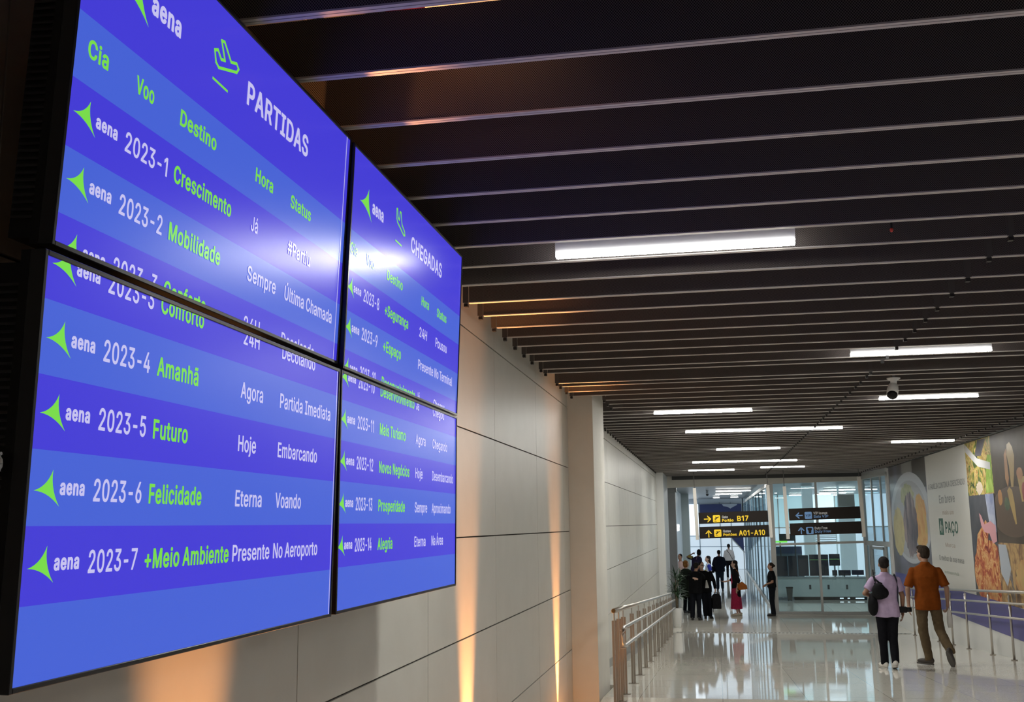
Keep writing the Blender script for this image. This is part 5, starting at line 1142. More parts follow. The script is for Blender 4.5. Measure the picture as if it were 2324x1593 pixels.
hanging_sign('black hanging sign pointing to gate B17 and gates A01-A10 in yellow', -0.46, 1.497, [
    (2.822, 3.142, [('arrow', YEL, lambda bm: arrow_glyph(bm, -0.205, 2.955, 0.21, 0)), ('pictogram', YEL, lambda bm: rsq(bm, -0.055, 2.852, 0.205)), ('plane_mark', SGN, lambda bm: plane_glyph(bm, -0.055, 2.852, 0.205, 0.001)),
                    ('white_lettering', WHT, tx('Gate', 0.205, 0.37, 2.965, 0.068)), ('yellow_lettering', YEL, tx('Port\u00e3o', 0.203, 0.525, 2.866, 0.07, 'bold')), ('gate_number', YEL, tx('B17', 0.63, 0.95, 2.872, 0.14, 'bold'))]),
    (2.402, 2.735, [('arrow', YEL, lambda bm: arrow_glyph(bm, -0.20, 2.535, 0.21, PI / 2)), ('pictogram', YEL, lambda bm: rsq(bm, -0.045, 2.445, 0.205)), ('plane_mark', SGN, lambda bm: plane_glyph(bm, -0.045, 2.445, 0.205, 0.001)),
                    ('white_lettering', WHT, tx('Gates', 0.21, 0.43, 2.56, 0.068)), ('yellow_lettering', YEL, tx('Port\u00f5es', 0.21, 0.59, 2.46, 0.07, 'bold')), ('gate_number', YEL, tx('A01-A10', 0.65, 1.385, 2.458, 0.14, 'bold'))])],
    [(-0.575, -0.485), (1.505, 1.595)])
def duty_glyph(bm):
    def q(pts): poly(bm, [(2.525 + a * 0.2, 2.49 + b * 0.2, 0.001) for a, b in pts])
    q([(0.22, 0.55), (0.78, 0.55), (0.82, 0.80), (0.66, 0.88), (0.34, 0.88), (0.18, 0.80)])
    q([(0.34, 0.15), (0.66, 0.15), (0.72, 0.55), (0.28, 0.55)])
hanging_sign('black hanging sign for the VIP lounge and Duty Free with blue pictograms', 2.085, 4.035, [
    (2.888, 3.222, [('arrow', BLU, lambda bm: arrow_glyph(bm, 2.36, 3.02, 0.20, PI)), ('pictogram', BLU, lambda bm: rsq(bm, 2.515, 2.915, 0.20)), ('vip_mark', SGN, tx('VIP', 2.54, 2.69, 2.985, 0.065)),
                    ('white_lettering', WHT, tx('VIP lounge', 2.76, 3.14, 3.04, 0.066)), ('blue_lettering', BLU, tx('Sala VIP', 2.76, 3.16, 2.945, 0.066))]),
    (2.47, 2.805, [('arrow', BLU, lambda bm: arrow_glyph(bm, 2.39, 2.595, 0.20, PI / 2)), ('pictogram', BLU, lambda bm: rsq(bm, 2.525, 2.49, 0.20)), ('bag_mark', SGN, duty_glyph),
                   ('white_lettering', WHT, tx('Duty Free', 2.765, 3.11, 2.62, 0.066)), ('blue_lettering', BLU, tx('Duty Free', 2.765, 3.20, 2.525, 0.066))])],
    [(1.97, 2.06), (4.045, 4.135)])

# ================================================================== HALL BEHIND THE GLAZING
GLOWP = mat('panel_glow', (0.5, 0.55, 0.6), 0.25, emit=(0.50, 0.60, 0.68), estr=0.85)  # glow put into wall panels and panes to light the hall
BRIGHT = mat('window_daylight', (0.6, 0.65, 0.7), 0.3, emit=(0.82, 0.92, 1.0), estr=1.05)
CYAN = mat('lounge_wall_glow', (0.4, 0.5, 0.52), 0.3, emit=(0.36, 0.53, 0.58), estr=0.85)  # light cyan wall tone put in as glow
HALLW = mat('hall_white', (0.62, 0.68, 0.73), 0.35)
NAVY = mat('navy_board', (0.035, 0.05, 0.16), 0.45)
MULL = mat('mullion_blue', (0.30, 0.38, 0.44), 0.4)
bm = B(); box(bm, -2.2, 16, 34.7, 72, 4.31, 4.42); struct(obj('ceiling', bm, noisy('hall_ceiling', (0.15, 0.165, 0.175), (0.18, 0.195, 0.205), 2, 0.35)))
bm = B(); box(bm, -1.80, -1.26, 35.6, 36.2, 0, 3.85); box(bm, -1.80, -1.22, 35.5, 36.3, 3.85, 4.31); struct(obj('wall_pier', bm, noisy('pier_grey', (0.26, 0.26, 0.26), (0.29, 0.29, 0.29), 2, 0.5)))
bm = B(); box(bm, -1.9, -1.66, 34.66, 56, 0, 4.31); struct(obj('wall_hall', bm, HALLW))
bm = B(); box(bm, -1.75, -1.30, 55.2, 56.2, 0, 4.31); struct(obj('wall_pier', bm, mat('pier_pale', (0.42, 0.48, 0.48), 0.4)))
bm = B(); box(bm, -2.2, 1.75, 68.0, 68.2, 0, 4.31); box(bm, 1.7, 16, 68.0, 68.2, 0, 4.31); wallend = struct(obj('wall_end', bm, HALLW))
# end wall: one bright window; its glossy panels are given a glow
w3 = struct(obj('window_3', (lambda b: (box(b, -1.75, 1.75, 67.9, 67.96, 2.02, 2.06), box(b, -1.75, 1.75, 67.9, 67.96, 1.36, 1.40), [box(b, x, x + 0.05, 67.9, 67.96, 0, 4.1) for x in (-1.0, 0.28, 0.95)], b)[-1])(B()), MULL))
for x0, x1, z0, z1, m in ((-1.75, -1.0, 2.06, 4.0, BRIGHT), (-1.75, -1.0, 0.02, 2.02, GLOWP), (-0.95, 0.28, 0.02, 1.36, GLOWP), (-0.95, 0.28, 1.40, 3.3, GLOWP), (0.33, 0.95, 0.02, 1.36, GLOWP), (0.33, 0.95, 1.40, 3.3, GLOWP), (1.0, 1.75, 0.02, 1.36, GLOWP), (1.0, 1.75, 1.40, 3.3, GLOWP)):
    bm = B(); box(bm, x0, x1, 67.95, 67.99, z0, z1); obj('pane', bm, m, w3)
bn = tag(empty('wall_banner', (0.35, 67.8, 3.6)), 'navy banner with white wave over the far end of the hall', 'banner')
bm = B(); box(bm, -1.25, 1.28, -0.03, 0.03, -0.30, 0.38); obj('board', bm, NAVY, bn)
bm = B(); poly(bm, [(0.10, -0.032, 0.38), (0.2, -0.032, 0.25), (0.42, -0.032, 0.22), (0.62, -0.032, 0.10), (0.78, -0.032, 0.20), (1.0, -0.032, 0.30), (1.05, -0.032, 0.38)]); flat('white_wave', bm, mat('wave_white', (0.5, 0.55, 0.62), 0.5), bn)
st = tag(empty('stair_flank', (1.2, 64.5, 0)), 'dark blue stair flank sloping down at the end of the hall', 'stair')
bm = B(); hexa(bm, [(-0.32, 0, 1.95), (0.40, 0, 1.15), (0.40, 0.1, 1.15), (-0.32, 0.1, 1.95), (-0.32, 0, 2.05), (0.40, 0, 2.05), (0.40, 0.1, 2.05), (-0.32, 0.1, 2.05)]); obj('side_panel', bm, NAVY, st)
bm = B(); path_tube(bm, [(-0.36, -0.02, 2.0), (0.44, -0.02, 1.10)], 0.035, 8); obj('stair_rail', bm, WHITEP, st)
bm = B(); box(bm, 0.36, 0.42, 0.02, 0.08, 0.0, 1.2); box(bm, -0.32, -0.26, 0.02, 0.08, 0, 1.95); obj('leg', bm, WHITEP, st)

gp = tag(empty('glass_partition', (1.75, 35.0, 0)), 'long glass partition with thin upright bars receding from the door post', 'partition')
bm = B(); box(bm, -0.05, 0.05, 0, 31, 0, 0.07); obj('bottom_rail', bm, WHITEP, gp)
bm = B(); box(bm, -0.04, 0.04, 0, 31, 3.98, 4.10); obj('top_rail', bm, FRAME, gp)
edges = [0.0, 2.5, 5.3, 8.6, 12.0, 15.2, 18.8, 22.3, 25.4, 28.6, 31.0]
for a, b in zip(edges[:-1], edges[1:]):
    bm = B(); box(bm, -0.006, 0.006, a + 0.02, b - 0.02, 0.07, 3.98); obj('pane', bm, GLASSB, gp)
for a in edges:
    bm = B(); box(bm, -0.03, 0.03, a - 0.007, a + 0.007, 0.07, 3.98); obj('upright', bm, MULL, gp)

# lounge to the right: glowing back wall panes, columns, counter and dark panels
w4 = struct(obj('window_4', (lambda b: ([box(b, x, x + 0.06, 60.4, 60.5, 0, 4.3) for x in (1.9, 3.4, 4.9, 6.4, 7.9, 9.4, 11, 12.5, 14)], box(b, 1.8, 15, 60.4, 60.5, 2.5, 2.56), b)[-1])(B()), FRAME))
for i, x in enumerate((1.96, 3.46, 4.96, 6.46, 7.96, 9.46, 11.06, 12.56)):
    bm = B(); box(bm, x, x + 1.44, 60.45, 60.47, 0.0, 2.5); obj('pane', bm, GLOWP, w4)
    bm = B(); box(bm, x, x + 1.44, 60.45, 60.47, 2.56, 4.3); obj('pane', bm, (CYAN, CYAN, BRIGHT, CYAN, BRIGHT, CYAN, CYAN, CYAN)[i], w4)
w5 = struct(obj('window_5', (lambda b: ([box(b, 14.9, 15.0, y, y + 0.1, 0, 4.3) for y in (35, 39, 43, 47, 51, 55, 59)], box(b, 14.9, 15.0, 35, 60, 2.2, 2.3), b)[-1])(B()), FRAME))
for y in (35.1, 39.1, 43.1, 47.1, 51.1, 55.1):
    bm = B(); box(bm, 14.94, 14.96, y, y + 3.9, 0, 4.3); obj('pane', bm, GLOWP, w5)  # glowing side wall, out of view, lights the lounge
bm = B(); box(bm, 4.97, 15, 31.30, 31.40, 0, 4.4); struct(obj('wall_lounge', bm, HALLW))
bm = B(); box(bm, 5.06, 16, 31.3, 34.7, 4.31, 4.42); struct(obj('ceiling', bm, MATS['hall_ceiling']))
COLW = mat('column_white_glow', (0.60, 0.68, 0.70), 0.4, emit=(0.55, 0.68, 0.72), estr=0.35)  # columns given a glow of their own in place of received light
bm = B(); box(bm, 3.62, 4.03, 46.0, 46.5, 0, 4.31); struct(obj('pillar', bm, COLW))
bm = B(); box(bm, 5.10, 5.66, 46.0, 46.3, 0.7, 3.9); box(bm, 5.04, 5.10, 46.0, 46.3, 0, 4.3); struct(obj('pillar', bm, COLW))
bb = tag(empty('notice_board', (5.35, 45.8, 3.68)), 'beige board high up on the white column above the Duty Free sign', 'board')
bm = B(); box(bm, -0.32, 0.32, -0.04, 0.2, -0.25, 0.25); obj('board', bm, mat('board_beige', (0.50, 0.48, 0.44), 0.5), bb)
bd = tag(empty('shop_sign', (2.85, 46.0, 0)), 'dark shop sign with a glowing green strip behind the glass', 'sign')
bm = B(); box(bm, -0.25, 0.40, 0, 0.1, 2.06, 2.34); box(bm, -0.25, -0.20, 0.02, 0.08, 0, 2.06); box(bm, 0.35, 0.40, 0.02, 0.08, 0, 2.06); obj('board', bm, mat('board_grey', (0.10, 0.115, 0.12), 0.5), bd)
bm = B(); box(bm, -0.60, 0.06, -0.03, 0.0, 1.99, 2.06); obj('green_strip', bm, mat('strip_green', (0.2, 0.6, 0.1), 0.5, emit=(0.25, 0.85, 0.10), estr=1.0), bd)
bl = tag(empty('partition_board', (2.98, 46.4, 0)), 'low blue grey board behind the dark panels', 'board')
bm = B(); box(bm, -0.52, 0.53, 0, 0.05, 1.52, 1.82); obj('upper_board', bm, mat('board_blue', (0.10, 0.14, 0.26), 0.5), bl)
bm = B(); box(bm, -0.52, 0.53, 0.01, 0.04, 0.0, 1.52); obj('lower_board', bm, mat('board_pale_blue', (0.22, 0.30, 0.38), 0.5), bl)
sl = tag(empty('slatted_rack', (4.5, 46.5, 0)), 'grey green rack of thin horizontal slats between the white columns', 'rack')
bm = B()
for i in range(6):
    box(bm, -0.40, 0.45, 0, 0.05, 1.92 + i * 0.075, 1.945 + i * 0.075)
obj('slats', bm, mat('slat_green', (0.16, 0.22, 0.22), 0.5), sl)
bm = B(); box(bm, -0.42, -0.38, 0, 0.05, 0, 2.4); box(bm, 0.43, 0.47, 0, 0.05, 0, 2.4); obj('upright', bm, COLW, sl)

co = tag(empty('service_counter', (4.0, 41.0, 0)), 'long grey service counter with dark slots behind the glass', 'counter')
CGR = noisy('counter_grey', (0.34, 0.42, 0.42), (0.38, 0.46, 0.46), 2, 0.4)
bm = B(); box(bm, -1.82, 2.2, 0, 0.55, 0.12, 0.78); obj('body', bm, CGR, co)
bm = B(); box(bm, -1.86, 2.25, -0.04, 0.6, 0.78, 0.815); obj('worktop', bm, mat('counter_top', (0.26, 0.31, 0.32), 0.3), co)
bm = B(); box(bm, -1.25, 2.2, 0.03, 0.5, 0.0, 0.12); obj('plinth', bm, BLACK, co)
for x in (-0.71, -0.06, 0.59, 1.25):
    bm = B(); box(bm, x, x + 0.075, -0.006, 0.0, 0.385, 0.545); obj('slot', bm, mat('slot_black', (0.012, 0.018, 0.02), 0.4), co)
bm = B()
for a, b in ((0.35, 0.48), (0.62, 0.70), (0.9, 1.2), (1.3, 1.5), (1.56, 1.75)):
    box(bm, a, b, -0.015, -0.001, 0.05, 0.085)
obj('light_strip', bm, mat('strip_white', (0.8, 0.8, 0.8), 0.4, emit=(0.7, 0.8, 0.85), estr=0.9), co)
bx = tag(empty('waste_bin', (2.56, 40.6, 0)), 'small dark bin standing before the left end of the service counter', 'bin')
bm = B(); hexa(bm, [(-0.08, -0.1, 0.02), (0.07, -0.1, 0.02), (0.07, 0.1, 0.02), (-0.08, 0.1, 0.02), (-0.11, -0.12, 0.45), (0.11, -0.12, 0.45), (0.11, 0.12, 0.45), (-0.11, 0.12, 0.45)]); bevel(bm, 0.01, 1); obj('body', bm, mat('bin_dark', (0.02, 0.026, 0.026), 0.5), bx)
bm = B(); box(bm, -0.12, 0.12, -0.13, 0.13, 0.45, 0.49); obj('lid', bm, BLACK, bx)
bm = B()
for x in (-0.07, 0.06):
    for y in (-0.09, 0.08): box(bm, x, x + 0.015, y, y + 0.015, 0, 0.03)
obj('foot', bm, BLACK, bx)
DPN = noisy('panel_navy', (0.012, 0.015, 0.026), (0.02, 0.022, 0.034), 3, 0.3)
k = 0
names = ['first', 'second', 'third', 'fourth', 'fifth']
for x0, x1, z0, z1 in ((2.20, 2.62, 0.82, 1.56), (2.65, 2.97, 0.82, 1.57), (3.01, 3.39, 0.82, 1.585), (3.43, 4.12, 0.82, 1.605), (4.15, 4.54, 1.19, 1.625)):
    dp = tag(empty('dark_panel', ((x0 + x1) / 2, 42.0, 0)), 'tall dark panel behind the counter, %s from the woman in black' % names[k], 'panel', 'tall dark panels behind the counter')
    hw = (x1 - x0) / 2
    bm = B(); box(bm, -hw, hw, 0, 0.06, z0, z1); bevel(bm, 0.008, 1); obj('panel', bm, DPN, dp)
    bm = B(); box(bm, -0.03, 0.03, 0.06, 0.10, 0, z1 - 0.1); obj('stand', bm, MULL, dp)
    bm = B(); box(bm, -hw + 0.01, hw - 0.01, -0.002, 0.0, z1 - 0.20, z1 - 0.185) if k >= 3 else None
    if k >= 3: obj('green_line', bm, mat('line_green', (0.1, 0.25, 0.08), 0.5, emit=(0.16, 0.40, 0.10), estr=0.6), dp)
    else: bm.free()
    k += 1
k = 0
for x0, x1, z0 in ((4.22, 4.40, 0.83), (4.44, 4.88, 0.83), (4.92, 5.35, 0.86)):
    dp = tag(empty('low_panel', ((x0 + x1) / 2, 41.8, 0)), 'low dark panel on the counter, %s of three counted towards the mural' % names[k], 'panel', 'low dark panels on the counter')
    hw = (x1 - x0) / 2
    bm = B(); box(bm, -hw, hw, 0, 0.05, z0, 1.035); bevel(bm, 0.006, 1); obj('panel', bm, DPN, dp)
    bm = B(); box(bm, -0.02, 0.02, 0.05, 0.08, 0, 1.0); obj('stand', bm, MULL, dp)
    k += 1

for x0, x1, y, lb in ((0.10, 1.60, 48.2, 'near tube light on the hall ceiling above the gate B17 board'), (0.08, 1.34, 53.2, 'second tube light on the hall ceiling, behind the near one'),
                      (0.9, 1.3, 60, 'far short tube light on the hall ceiling'), (-0.05, 0.3, 61, 'far short tube light on the hall ceiling towards the left')):
    tube_light(x0, x1, y, lb, LAMPF, 4.31, 'tube lights in the hall ceiling', 0.08)
k = 0
for x0, x1, y in ((4.85, 6.2, 49.6), (5.1, 6.37, 54.4), (6.2, 7.25, 58.6), (3.9, 4.9, 58.0), (5.1, 5.9, 57.0), (6.45, 7.1, 49.4)):
    tube_light(x0, x1, y, 'lounge ceiling tube light, %s seen through the right-hand glazing' % ['nearest long one', 'second long one', 'third', 'lowest on the left', 'lowest in the middle', 'short one by the side door'][k], LAMPF, 4.31, 'tube lights in the lounge ceiling', 0.08)
    k += 1
for x0, x1, y, lb in ((-0.9, 0.3, 36.9, 'added unseen tube light in the hall ceiling just past the glazing'), (0.45, 1.62, 36.9, 'added unseen tube light in the hall ceiling beside the partition'), (2.2, 3.4, 36.9, 'added unseen tube light in the lounge ceiling just past the glazing'), (3.7, 4.9, 36.9, 'added unseen tube light in the lounge ceiling near the side door'), (5.6, 6.8, 36.9, 'added unseen tube light in the lounge ceiling beyond the mural wall')):  # unseen tubes added to brighten the hall and the lounge counter
    tube_light(x0, x1, y, lb, LAMPF, 4.31, 'added unseen tube lights just behind the glazing', 0.08)
dc = tag(empty('dome_camera', (-0.30, 49.8, 4.31)), 'grey dome camera on the hall ceiling', 'camera')
bm = B(); rings(bm, [circ((0, 0, z), Vector((1, 0, 0)), Vector((0, 1, 0)), r, r, 20) for z, r in ((0, 0.10), (-0.05, 0.10), (-0.12, 0.07), (-0.20, 0.10), (-0.30, 0.12))]); obj('housing', bm, mat('dome_grey', (0.42, 0.45, 0.48), 0.4), dc, True)
bm = B(); ell(bm, (0, 0, -0.32), (0.11, 0.11, 0.10)); obj('dome', bm, BLACK, dc, True)
dc.scale = (0.6, 0.6, 0.6)
ls = tag(empty('lit_sign', (-1.655, 47.5, 2.48)), 'small glowing white sign on the left wall of the hall', 'sign')
bm = B(); box(bm, 0, 0.04, -2.2, 2.2, 0.02, 0.16); box(bm, 0, 0.04, -1.8, 2.4, 0.17, 0.30); obj('face', bm, mat('sign_glow', (1, 1, 1), 0.5, emit=(1, 1, 0.98), estr=1.6), ls)
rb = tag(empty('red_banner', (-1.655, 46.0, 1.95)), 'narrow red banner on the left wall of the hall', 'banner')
bm = B(); box(bm, 0, 0.02, -1.0, 1.0, -0.42, 0.26); obj('cloth', bm, mat('banner_red_glow', (0.55, 0.008, 0.012), 0.5, emit=(0.5, 0.0, 0.0), estr=0.35), rb)  # cloth given a red glow of its own, not a lit sign

# ================================================================== PLANTS
LEAF = noisy('leaf_green', (0.015, 0.045, 0.022), (0.04, 0.085, 0.04), 6, 0.4)
STEM = noisy('stem_brown', (0.10, 0.08, 0.05), (0.16, 0.13, 0.09), 20, 0.8)
POTW = mat('pot_white', (0.62, 0.62, 0.61), 0.35)
SOIL = noisy('soil', (0.02, 0.015, 0.01), (0.05, 0.04, 0.03), 30, 0.9)
def leaf(bm, p, d, ln, wd, droop):
    """a strap leaf that arches over"""
    p, d = Vector(p), Vector(d).normalized()
    s = d.cross(Vector((0, 0, 1)))
    s = s.normalized() if s.length > 0.05 else Vector((1, 0, 0))
    L_, q, v = [], p.copy(), d.copy()
    n = 6
    for i in range(n + 1):
        t = i / n
        w_ = wd * math.sin(PI * (0.12 + 0.88 * t) ** 0.8) * (1 if t < 1 else 0.05) + 0.001
        L_.append((q + s * w_, q - v.cross(s) * w_ * 0.3, q - s * w_))
        q = q + v * (ln / n)
        v = (v + Vector((0, 0, -droop / n * (0.4 + t)))).normalized()
    vs = [[bm.verts.new(a) for a in r] for r in L_]
    for a, b in zip(vs[:-1], vs[1:]):
        bm.faces.new((a[0], a[1], b[1], b[0])); bm.faces.new((a[1], a[2], b[2], b[1]))
def potted(label, loc, pot_h, rt, rb, heads, seed, ln=0.42):
    rnd = random.Random(seed)
    root = tag(empty('potted_plant', loc), label, 'plant', 'tall plants in white pots by the left pier')
    bm = B()
    X, Y = Vector((1, 0, 0)), Vector((0, 1, 0))
    rings(bm, [circ((0, 0, z), X, Y, r, r, 28) for z, r in ((0, rb * 0.94), (0.012, rb), (pot_h * 0.5, (rt + rb) / 2 + 0.008), (pot_h - 0.01, rt), (pot_h, rt - 0.004), (pot_h - 0.004, rt - 0.022), (pot_h - 0.06, rt - 0.03))])
    obj('pot', bm, POTW, root, True)
    bm = B(); rings(bm, [circ((0, 0, pot_h - 0.075), X, Y, rt - 0.028, rt - 0.028, 20), circ((0, 0, pot_h - 0.05), X, Y, rt - 0.032, rt - 0.032, 20)]); obj('soil', bm, SOIL, root)
    for hx, hy, hz, nl in heads:
        bm = B(); path_tube(bm, [(hx * 0.2, hy * 0.2, pot_h - 0.08), (hx * 0.55, hy * 0.5, pot_h + (hz - pot_h) * 0.5), (hx, hy, hz)], [0.018, 0.014, 0.010], 8)
        sm = obj('stem', bm, STEM, root, True)
        bm = B()
        for i in range(nl):
            a = 2.399 * i + rnd.random()
            el = rnd.uniform(-0.1, 1.25)
            leaf(bm, (hx, hy, hz - 0.16 + 0.2 * i / nl), (math.cos(a) * math.cos(el), math.sin(a) * math.cos(el), math.sin(el)), ln * rnd.uniform(0.7, 1.1), 0.017, rnd.uniform(0.6, 1.5))
        obj('foliage', bm, LEAF, sm, True)
potted('leafy plant in a white tapered pot at the end of the left railing', (-1.13, 30.35, 0), 0.52, 0.125, 0.095, [(0.02, 0.0, 0.92, 46), (-0.06, 0.03, 1.05, 26), (0.05, 0.02, 1.28, 16), (-0.02, -0.02, 1.42, 22)], 3, 0.36)
potted('dense dark plant in a white pot behind the coated woman', (-1.20, 37.6, 0), 0.52, 0.16, 0.12, [(0.0, 0.0, 0.80, 60), (0.09, 0.02, 0.95, 50), (-0.07, 0.0, 1.0, 50), (0.02, 0.05, 1.10, 40)], 5, 0.34)

# ================================================================== PEOPLE
def skin(name, c): return noisy(name, c, tuple(x * 0.9 for x in c), 9, 0.5)
SK_L, SK_M, SK_D = skin('skin_light', (0.52, 0.33, 0.25)), skin('skin_tan', (0.36, 0.19, 0.12)), skin('skin_brown', (0.17, 0.085, 0.05))
HAIR_K = noisy('hair_black', (0.008, 0.007, 0.007), (0.02, 0.016, 0.014), 40, 0.8, stretch=(1, 1, 0.2), spec=0.15)
HAIR_B = noisy('hair_brown', (0.020, 0.014, 0.010), (0.04, 0.028, 0.02), 40, 0.8, stretch=(1, 1, 0.2), spec=0.15)
HAIR_A = noisy('hair_auburn', (0.14, 0.055, 0.012), (0.25, 0.11, 0.03), 30, 0.8, stretch=(1, 1, 0.2), spec=0.15)
def cloth(name, c, var=0.88, scale=14, rough=0.85, bump=0.25): return noisy(name, c, tuple(x * var for x in c), scale, rough, bump, spec=0.08)
EYEM, LIPM = mat('eye_dark', (0.012, 0.009, 0.008), 0.2), mat('lip', (0.28, 0.10, 0.09), 0.45)

def hand_parts(bm, wrist, d, palm_n, s=1.0, side=1, curl=0.4, spread=0.1):
    """palm, four jointed fingers of different lengths and a thumb leaving the side of the palm.
    d: direction of the fingers, palm_n: direction the palm faces, side: +1 thumb on d x palm_n side"""
    d = Vector(d).normalized()
    n = (Vector(palm_n) - d * Vector(palm_n).dot(d)).normalized()
    t = d.cross(n).normalized() * side
    w = Vector(wrist)
    M = Matrix((t, n, d)).transposed()
    capsule(bm, w - d * 0.01 * s, w + d * 0.035 * s, 0.026 * s, 0.028 * s)
    ell(bm, w + d * 0.055 * s, (0.040 * s, 0.017 * s, 0.052 * s), M, 12, 8)
    for i, (off, ln) in enumerate(((0.028, 0.072), (0.010, 0.080), (-0.009, 0.074), (-0.026, 0.058))):
        b = w + d * 0.092 * s + t * off * s
        dd = (d + t * off * spread * 20).normalized()
        r = 0.0088 * s
        a1 = curl * (0.9 + 0.12 * i)
        d1 = (dd * math.cos(a1 * 0.6) + n * math.sin(a1 * 0.6))
        d2 = (dd * math.cos(a1 * 1.5) + n * math.sin(a1 * 1.5))
        d3 = (dd * math.cos(a1 * 2.2) + n * math.sin(a1 * 2.2))
        p1 = b + d1 * ln * 0.45 * s
        p2 = p1 + d2 * ln * 0.32 * s
        p3 = p2 + d3 * ln * 0.23 * s
        capsule(bm, b - dd * 0.02 * s, p1, r * 1.05, r, 8)
        capsule(bm, p1, p2, r, r * 0.93, 8)
        capsule(bm, p2, p3, r * 0.93, r * 0.8, 8)
    b = w + d * 0.030 * s + t * 0.026 * s
    q1 = b + (d * 0.55 + t * 0.75 + n * 0.25).normalized() * 0.042 * s
    q2 = q1 + (d * 0.85 + t * 0.30 + n * 0.35).normalized() * 0.032 * s
    capsule(bm, b - t * 0.012 * s, q1, 0.0135 * s, 0.0105 * s, 8)
    capsule(bm, q1, q2, 0.0105 * s, 0.0085 * s, 8)

def person(label, loc, face, h, pose, top, bottom, shoes, skin_m, hair_m, hair='short', head_yaw=0.0, head_tilt=0.0, vox=0.014, build=1.0, fem=False, bare_legs=False, group=None):
    """local frame: faces +Y, x to the person's right, feet on z=0; returns root and joint table (local)"""
    k = h / 1.75
    root = tag(empty('person', loc, face), label, 'person', group)
    J = dict(pelvis=(0, 0, 0.95), chest=(0, 0, 1.28), neck=(0, 0, 1.46), head=(0, 0.015, 1.615),
             armL=(-0.178, 0, 1.368), armR=(0.178, 0, 1.368), elL=(-0.235, -0.03, 1.12), elR=(0.235, -0.03, 1.12), wrL=(-0.235, 0.05, 0.88), wrR=(0.235, 0.05, 0.88),
             hiL=(-0.088, 0, 0.92), hiR=(0.088, 0, 0.92), knL=(-0.095, 0.02, 0.50), knR=(0.095, 0.02, 0.50), anL=(-0.10, -0.02, 0.09), anR=(0.10, -0.02, 0.09),
             toL=(-0.12, 0.15, 0.035), toR=(0.12, 0.15, 0.035), hdL=None, hdR=None, pnL=(0.8, 0.1, 0), pnR=(-0.8, 0.1, 0), curl=0.45)
    J.update(pose)
    V = {a: (Vector(b) * k if isinstance(b, tuple) and a not in ('pnL', 'pnR', 'hdL', 'hdR') else b) for a, b in J.items()}
    sw = 0.92 if fem else 1.0
    b_ = build * k
    # ---- body: one continuous surface
    bm = B()
    Rh = Matrix.Rotation(head_yaw, 3, 'Z') @ Matrix.Rotation(head_tilt, 3, 'Y')
    hc = V['head']
    def hp(x, y, z): return hc + Rh @ (Vector((x, y, z)) * k)
    ell(bm, hp(0, -0.008, 0.032), (0.074 * k, 0.094 * k, 0.092 * k), Rh, 20, 12)
    ell(bm, hp(0, 0.022, -0.045), (0.058 * k, 0.066 * k, 0.068 * k), Rh, 16, 10)
    ell(bm, hp(0, 0.058, -0.090), (0.026 * k, 0.022 * k, 0.020 * k), Rh, 12, 8)
    capsule(bm, hp(0, 0.082, 0.014), hp(0, 0.104, -0.024), 0.009 * k, 0.0145 * k, 10)
    for sx in (-1, 1):
        ell(bm, hp(sx * 0.076, -0.008, -0.006), (0.012 * k, 0.022 * k, 0.033 * k), Rh, 10, 8)
        ell(bm, hp(sx * 0.030, 0.076, 0.034), (0.026 * k, 0.012 * k, 0.009 * k), Rh, 10, 8)
        ell(bm, hp(sx * 0.040, 0.062, -0.022), (0.022 * k, 0.020 * k, 0.022 * k), Rh, 10, 8)
    ell(bm, hp(0, 0.082, -0.058), (0.022 * k, 0.012 * k, 0.010 * k), Rh, 10, 8)
    capsule(bm, V['neck'] - Vector((0, 0.01, 0.05)) * k, hp(0, -0.022, -0.06), 0.056 * sw * b_, 0.051 * sw * k, 14)
    loft(bm, [(V['pelvis'] + Vector((0, 0, -0.08)) * k, 0.13 * b_, 0.09 * b_), (V['pelvis'], 0.152 * b_, 0.10 * b_), (V['pelvis'] * 0.6 + V['chest'] * 0.4, 0.125 * sw * b_, 0.085 * b_),
              (V['chest'], 0.155 * sw * b_, 0.10 * b_), (V['chest'] * 0.3 + V['neck'] * 0.7, 0.14 * sw * b_, 0.075 * b_), (V['neck'], 0.055 * b_, 0.05 * b_)], 20)
    for S, sx in (('L', -1), ('R', 1)):
        sh, el_, wr = V['arm' + S], V['el' + S], V['wr' + S]
        capsule(bm, sh, el_, 0.043 * sw * b_, 0.037 * sw * b_)
        capsule(bm, el_, wr, 0.038 * sw * b_, 0.025 * sw * k)
        hd = Vector(V['hd' + S]) if V['hd' + S] else (wr - el_)
        hand_parts(bm, wr, hd, V['pn' + S], k * 0.98, -sx if False else (1 if sx < 0 else -1), V['curl'] if not isinstance(V['curl'], dict) else V['curl'][S])
        capsule(bm, V['hi' + S], V['kn' + S], 0.075 * b_, 0.050 * b_)
        capsule(bm, V['kn' + S], V['an' + S], 0.050 * b_, 0.033 * k)
        capsule(bm, V['an' + S] - Vector((0, 0, 0.03)) * k, V['to' + S], 0.030 * k, 0.024 * k)
    body = blob('body', bm, skin_m, root, min(vox, 0.011 if vox < 0.016 else vox), 2)
    # ---- face
    for sx in (-1, 1):
        bm = B(); ell(bm, hp(sx * 0.031, 0.0835, 0.015), (0.012 * k, 0.006 * k, 0.006 * k), Rh, 10, 8); obj('eye', bm, EYEM, body, True)
    bm = B(); ell(bm, hp(0, 0.092, -0.056), (0.021 * k, 0.006 * k, 0.007 * k), Rh, 10, 8); obj('mouth', bm, LIPM, body, True)
    # ---- hair
    bm = B()
    ell(bm, hp(0, -0.022, 0.044), (0.083 * k, 0.093 * k, 0.088 * k), Rh, 20, 12)
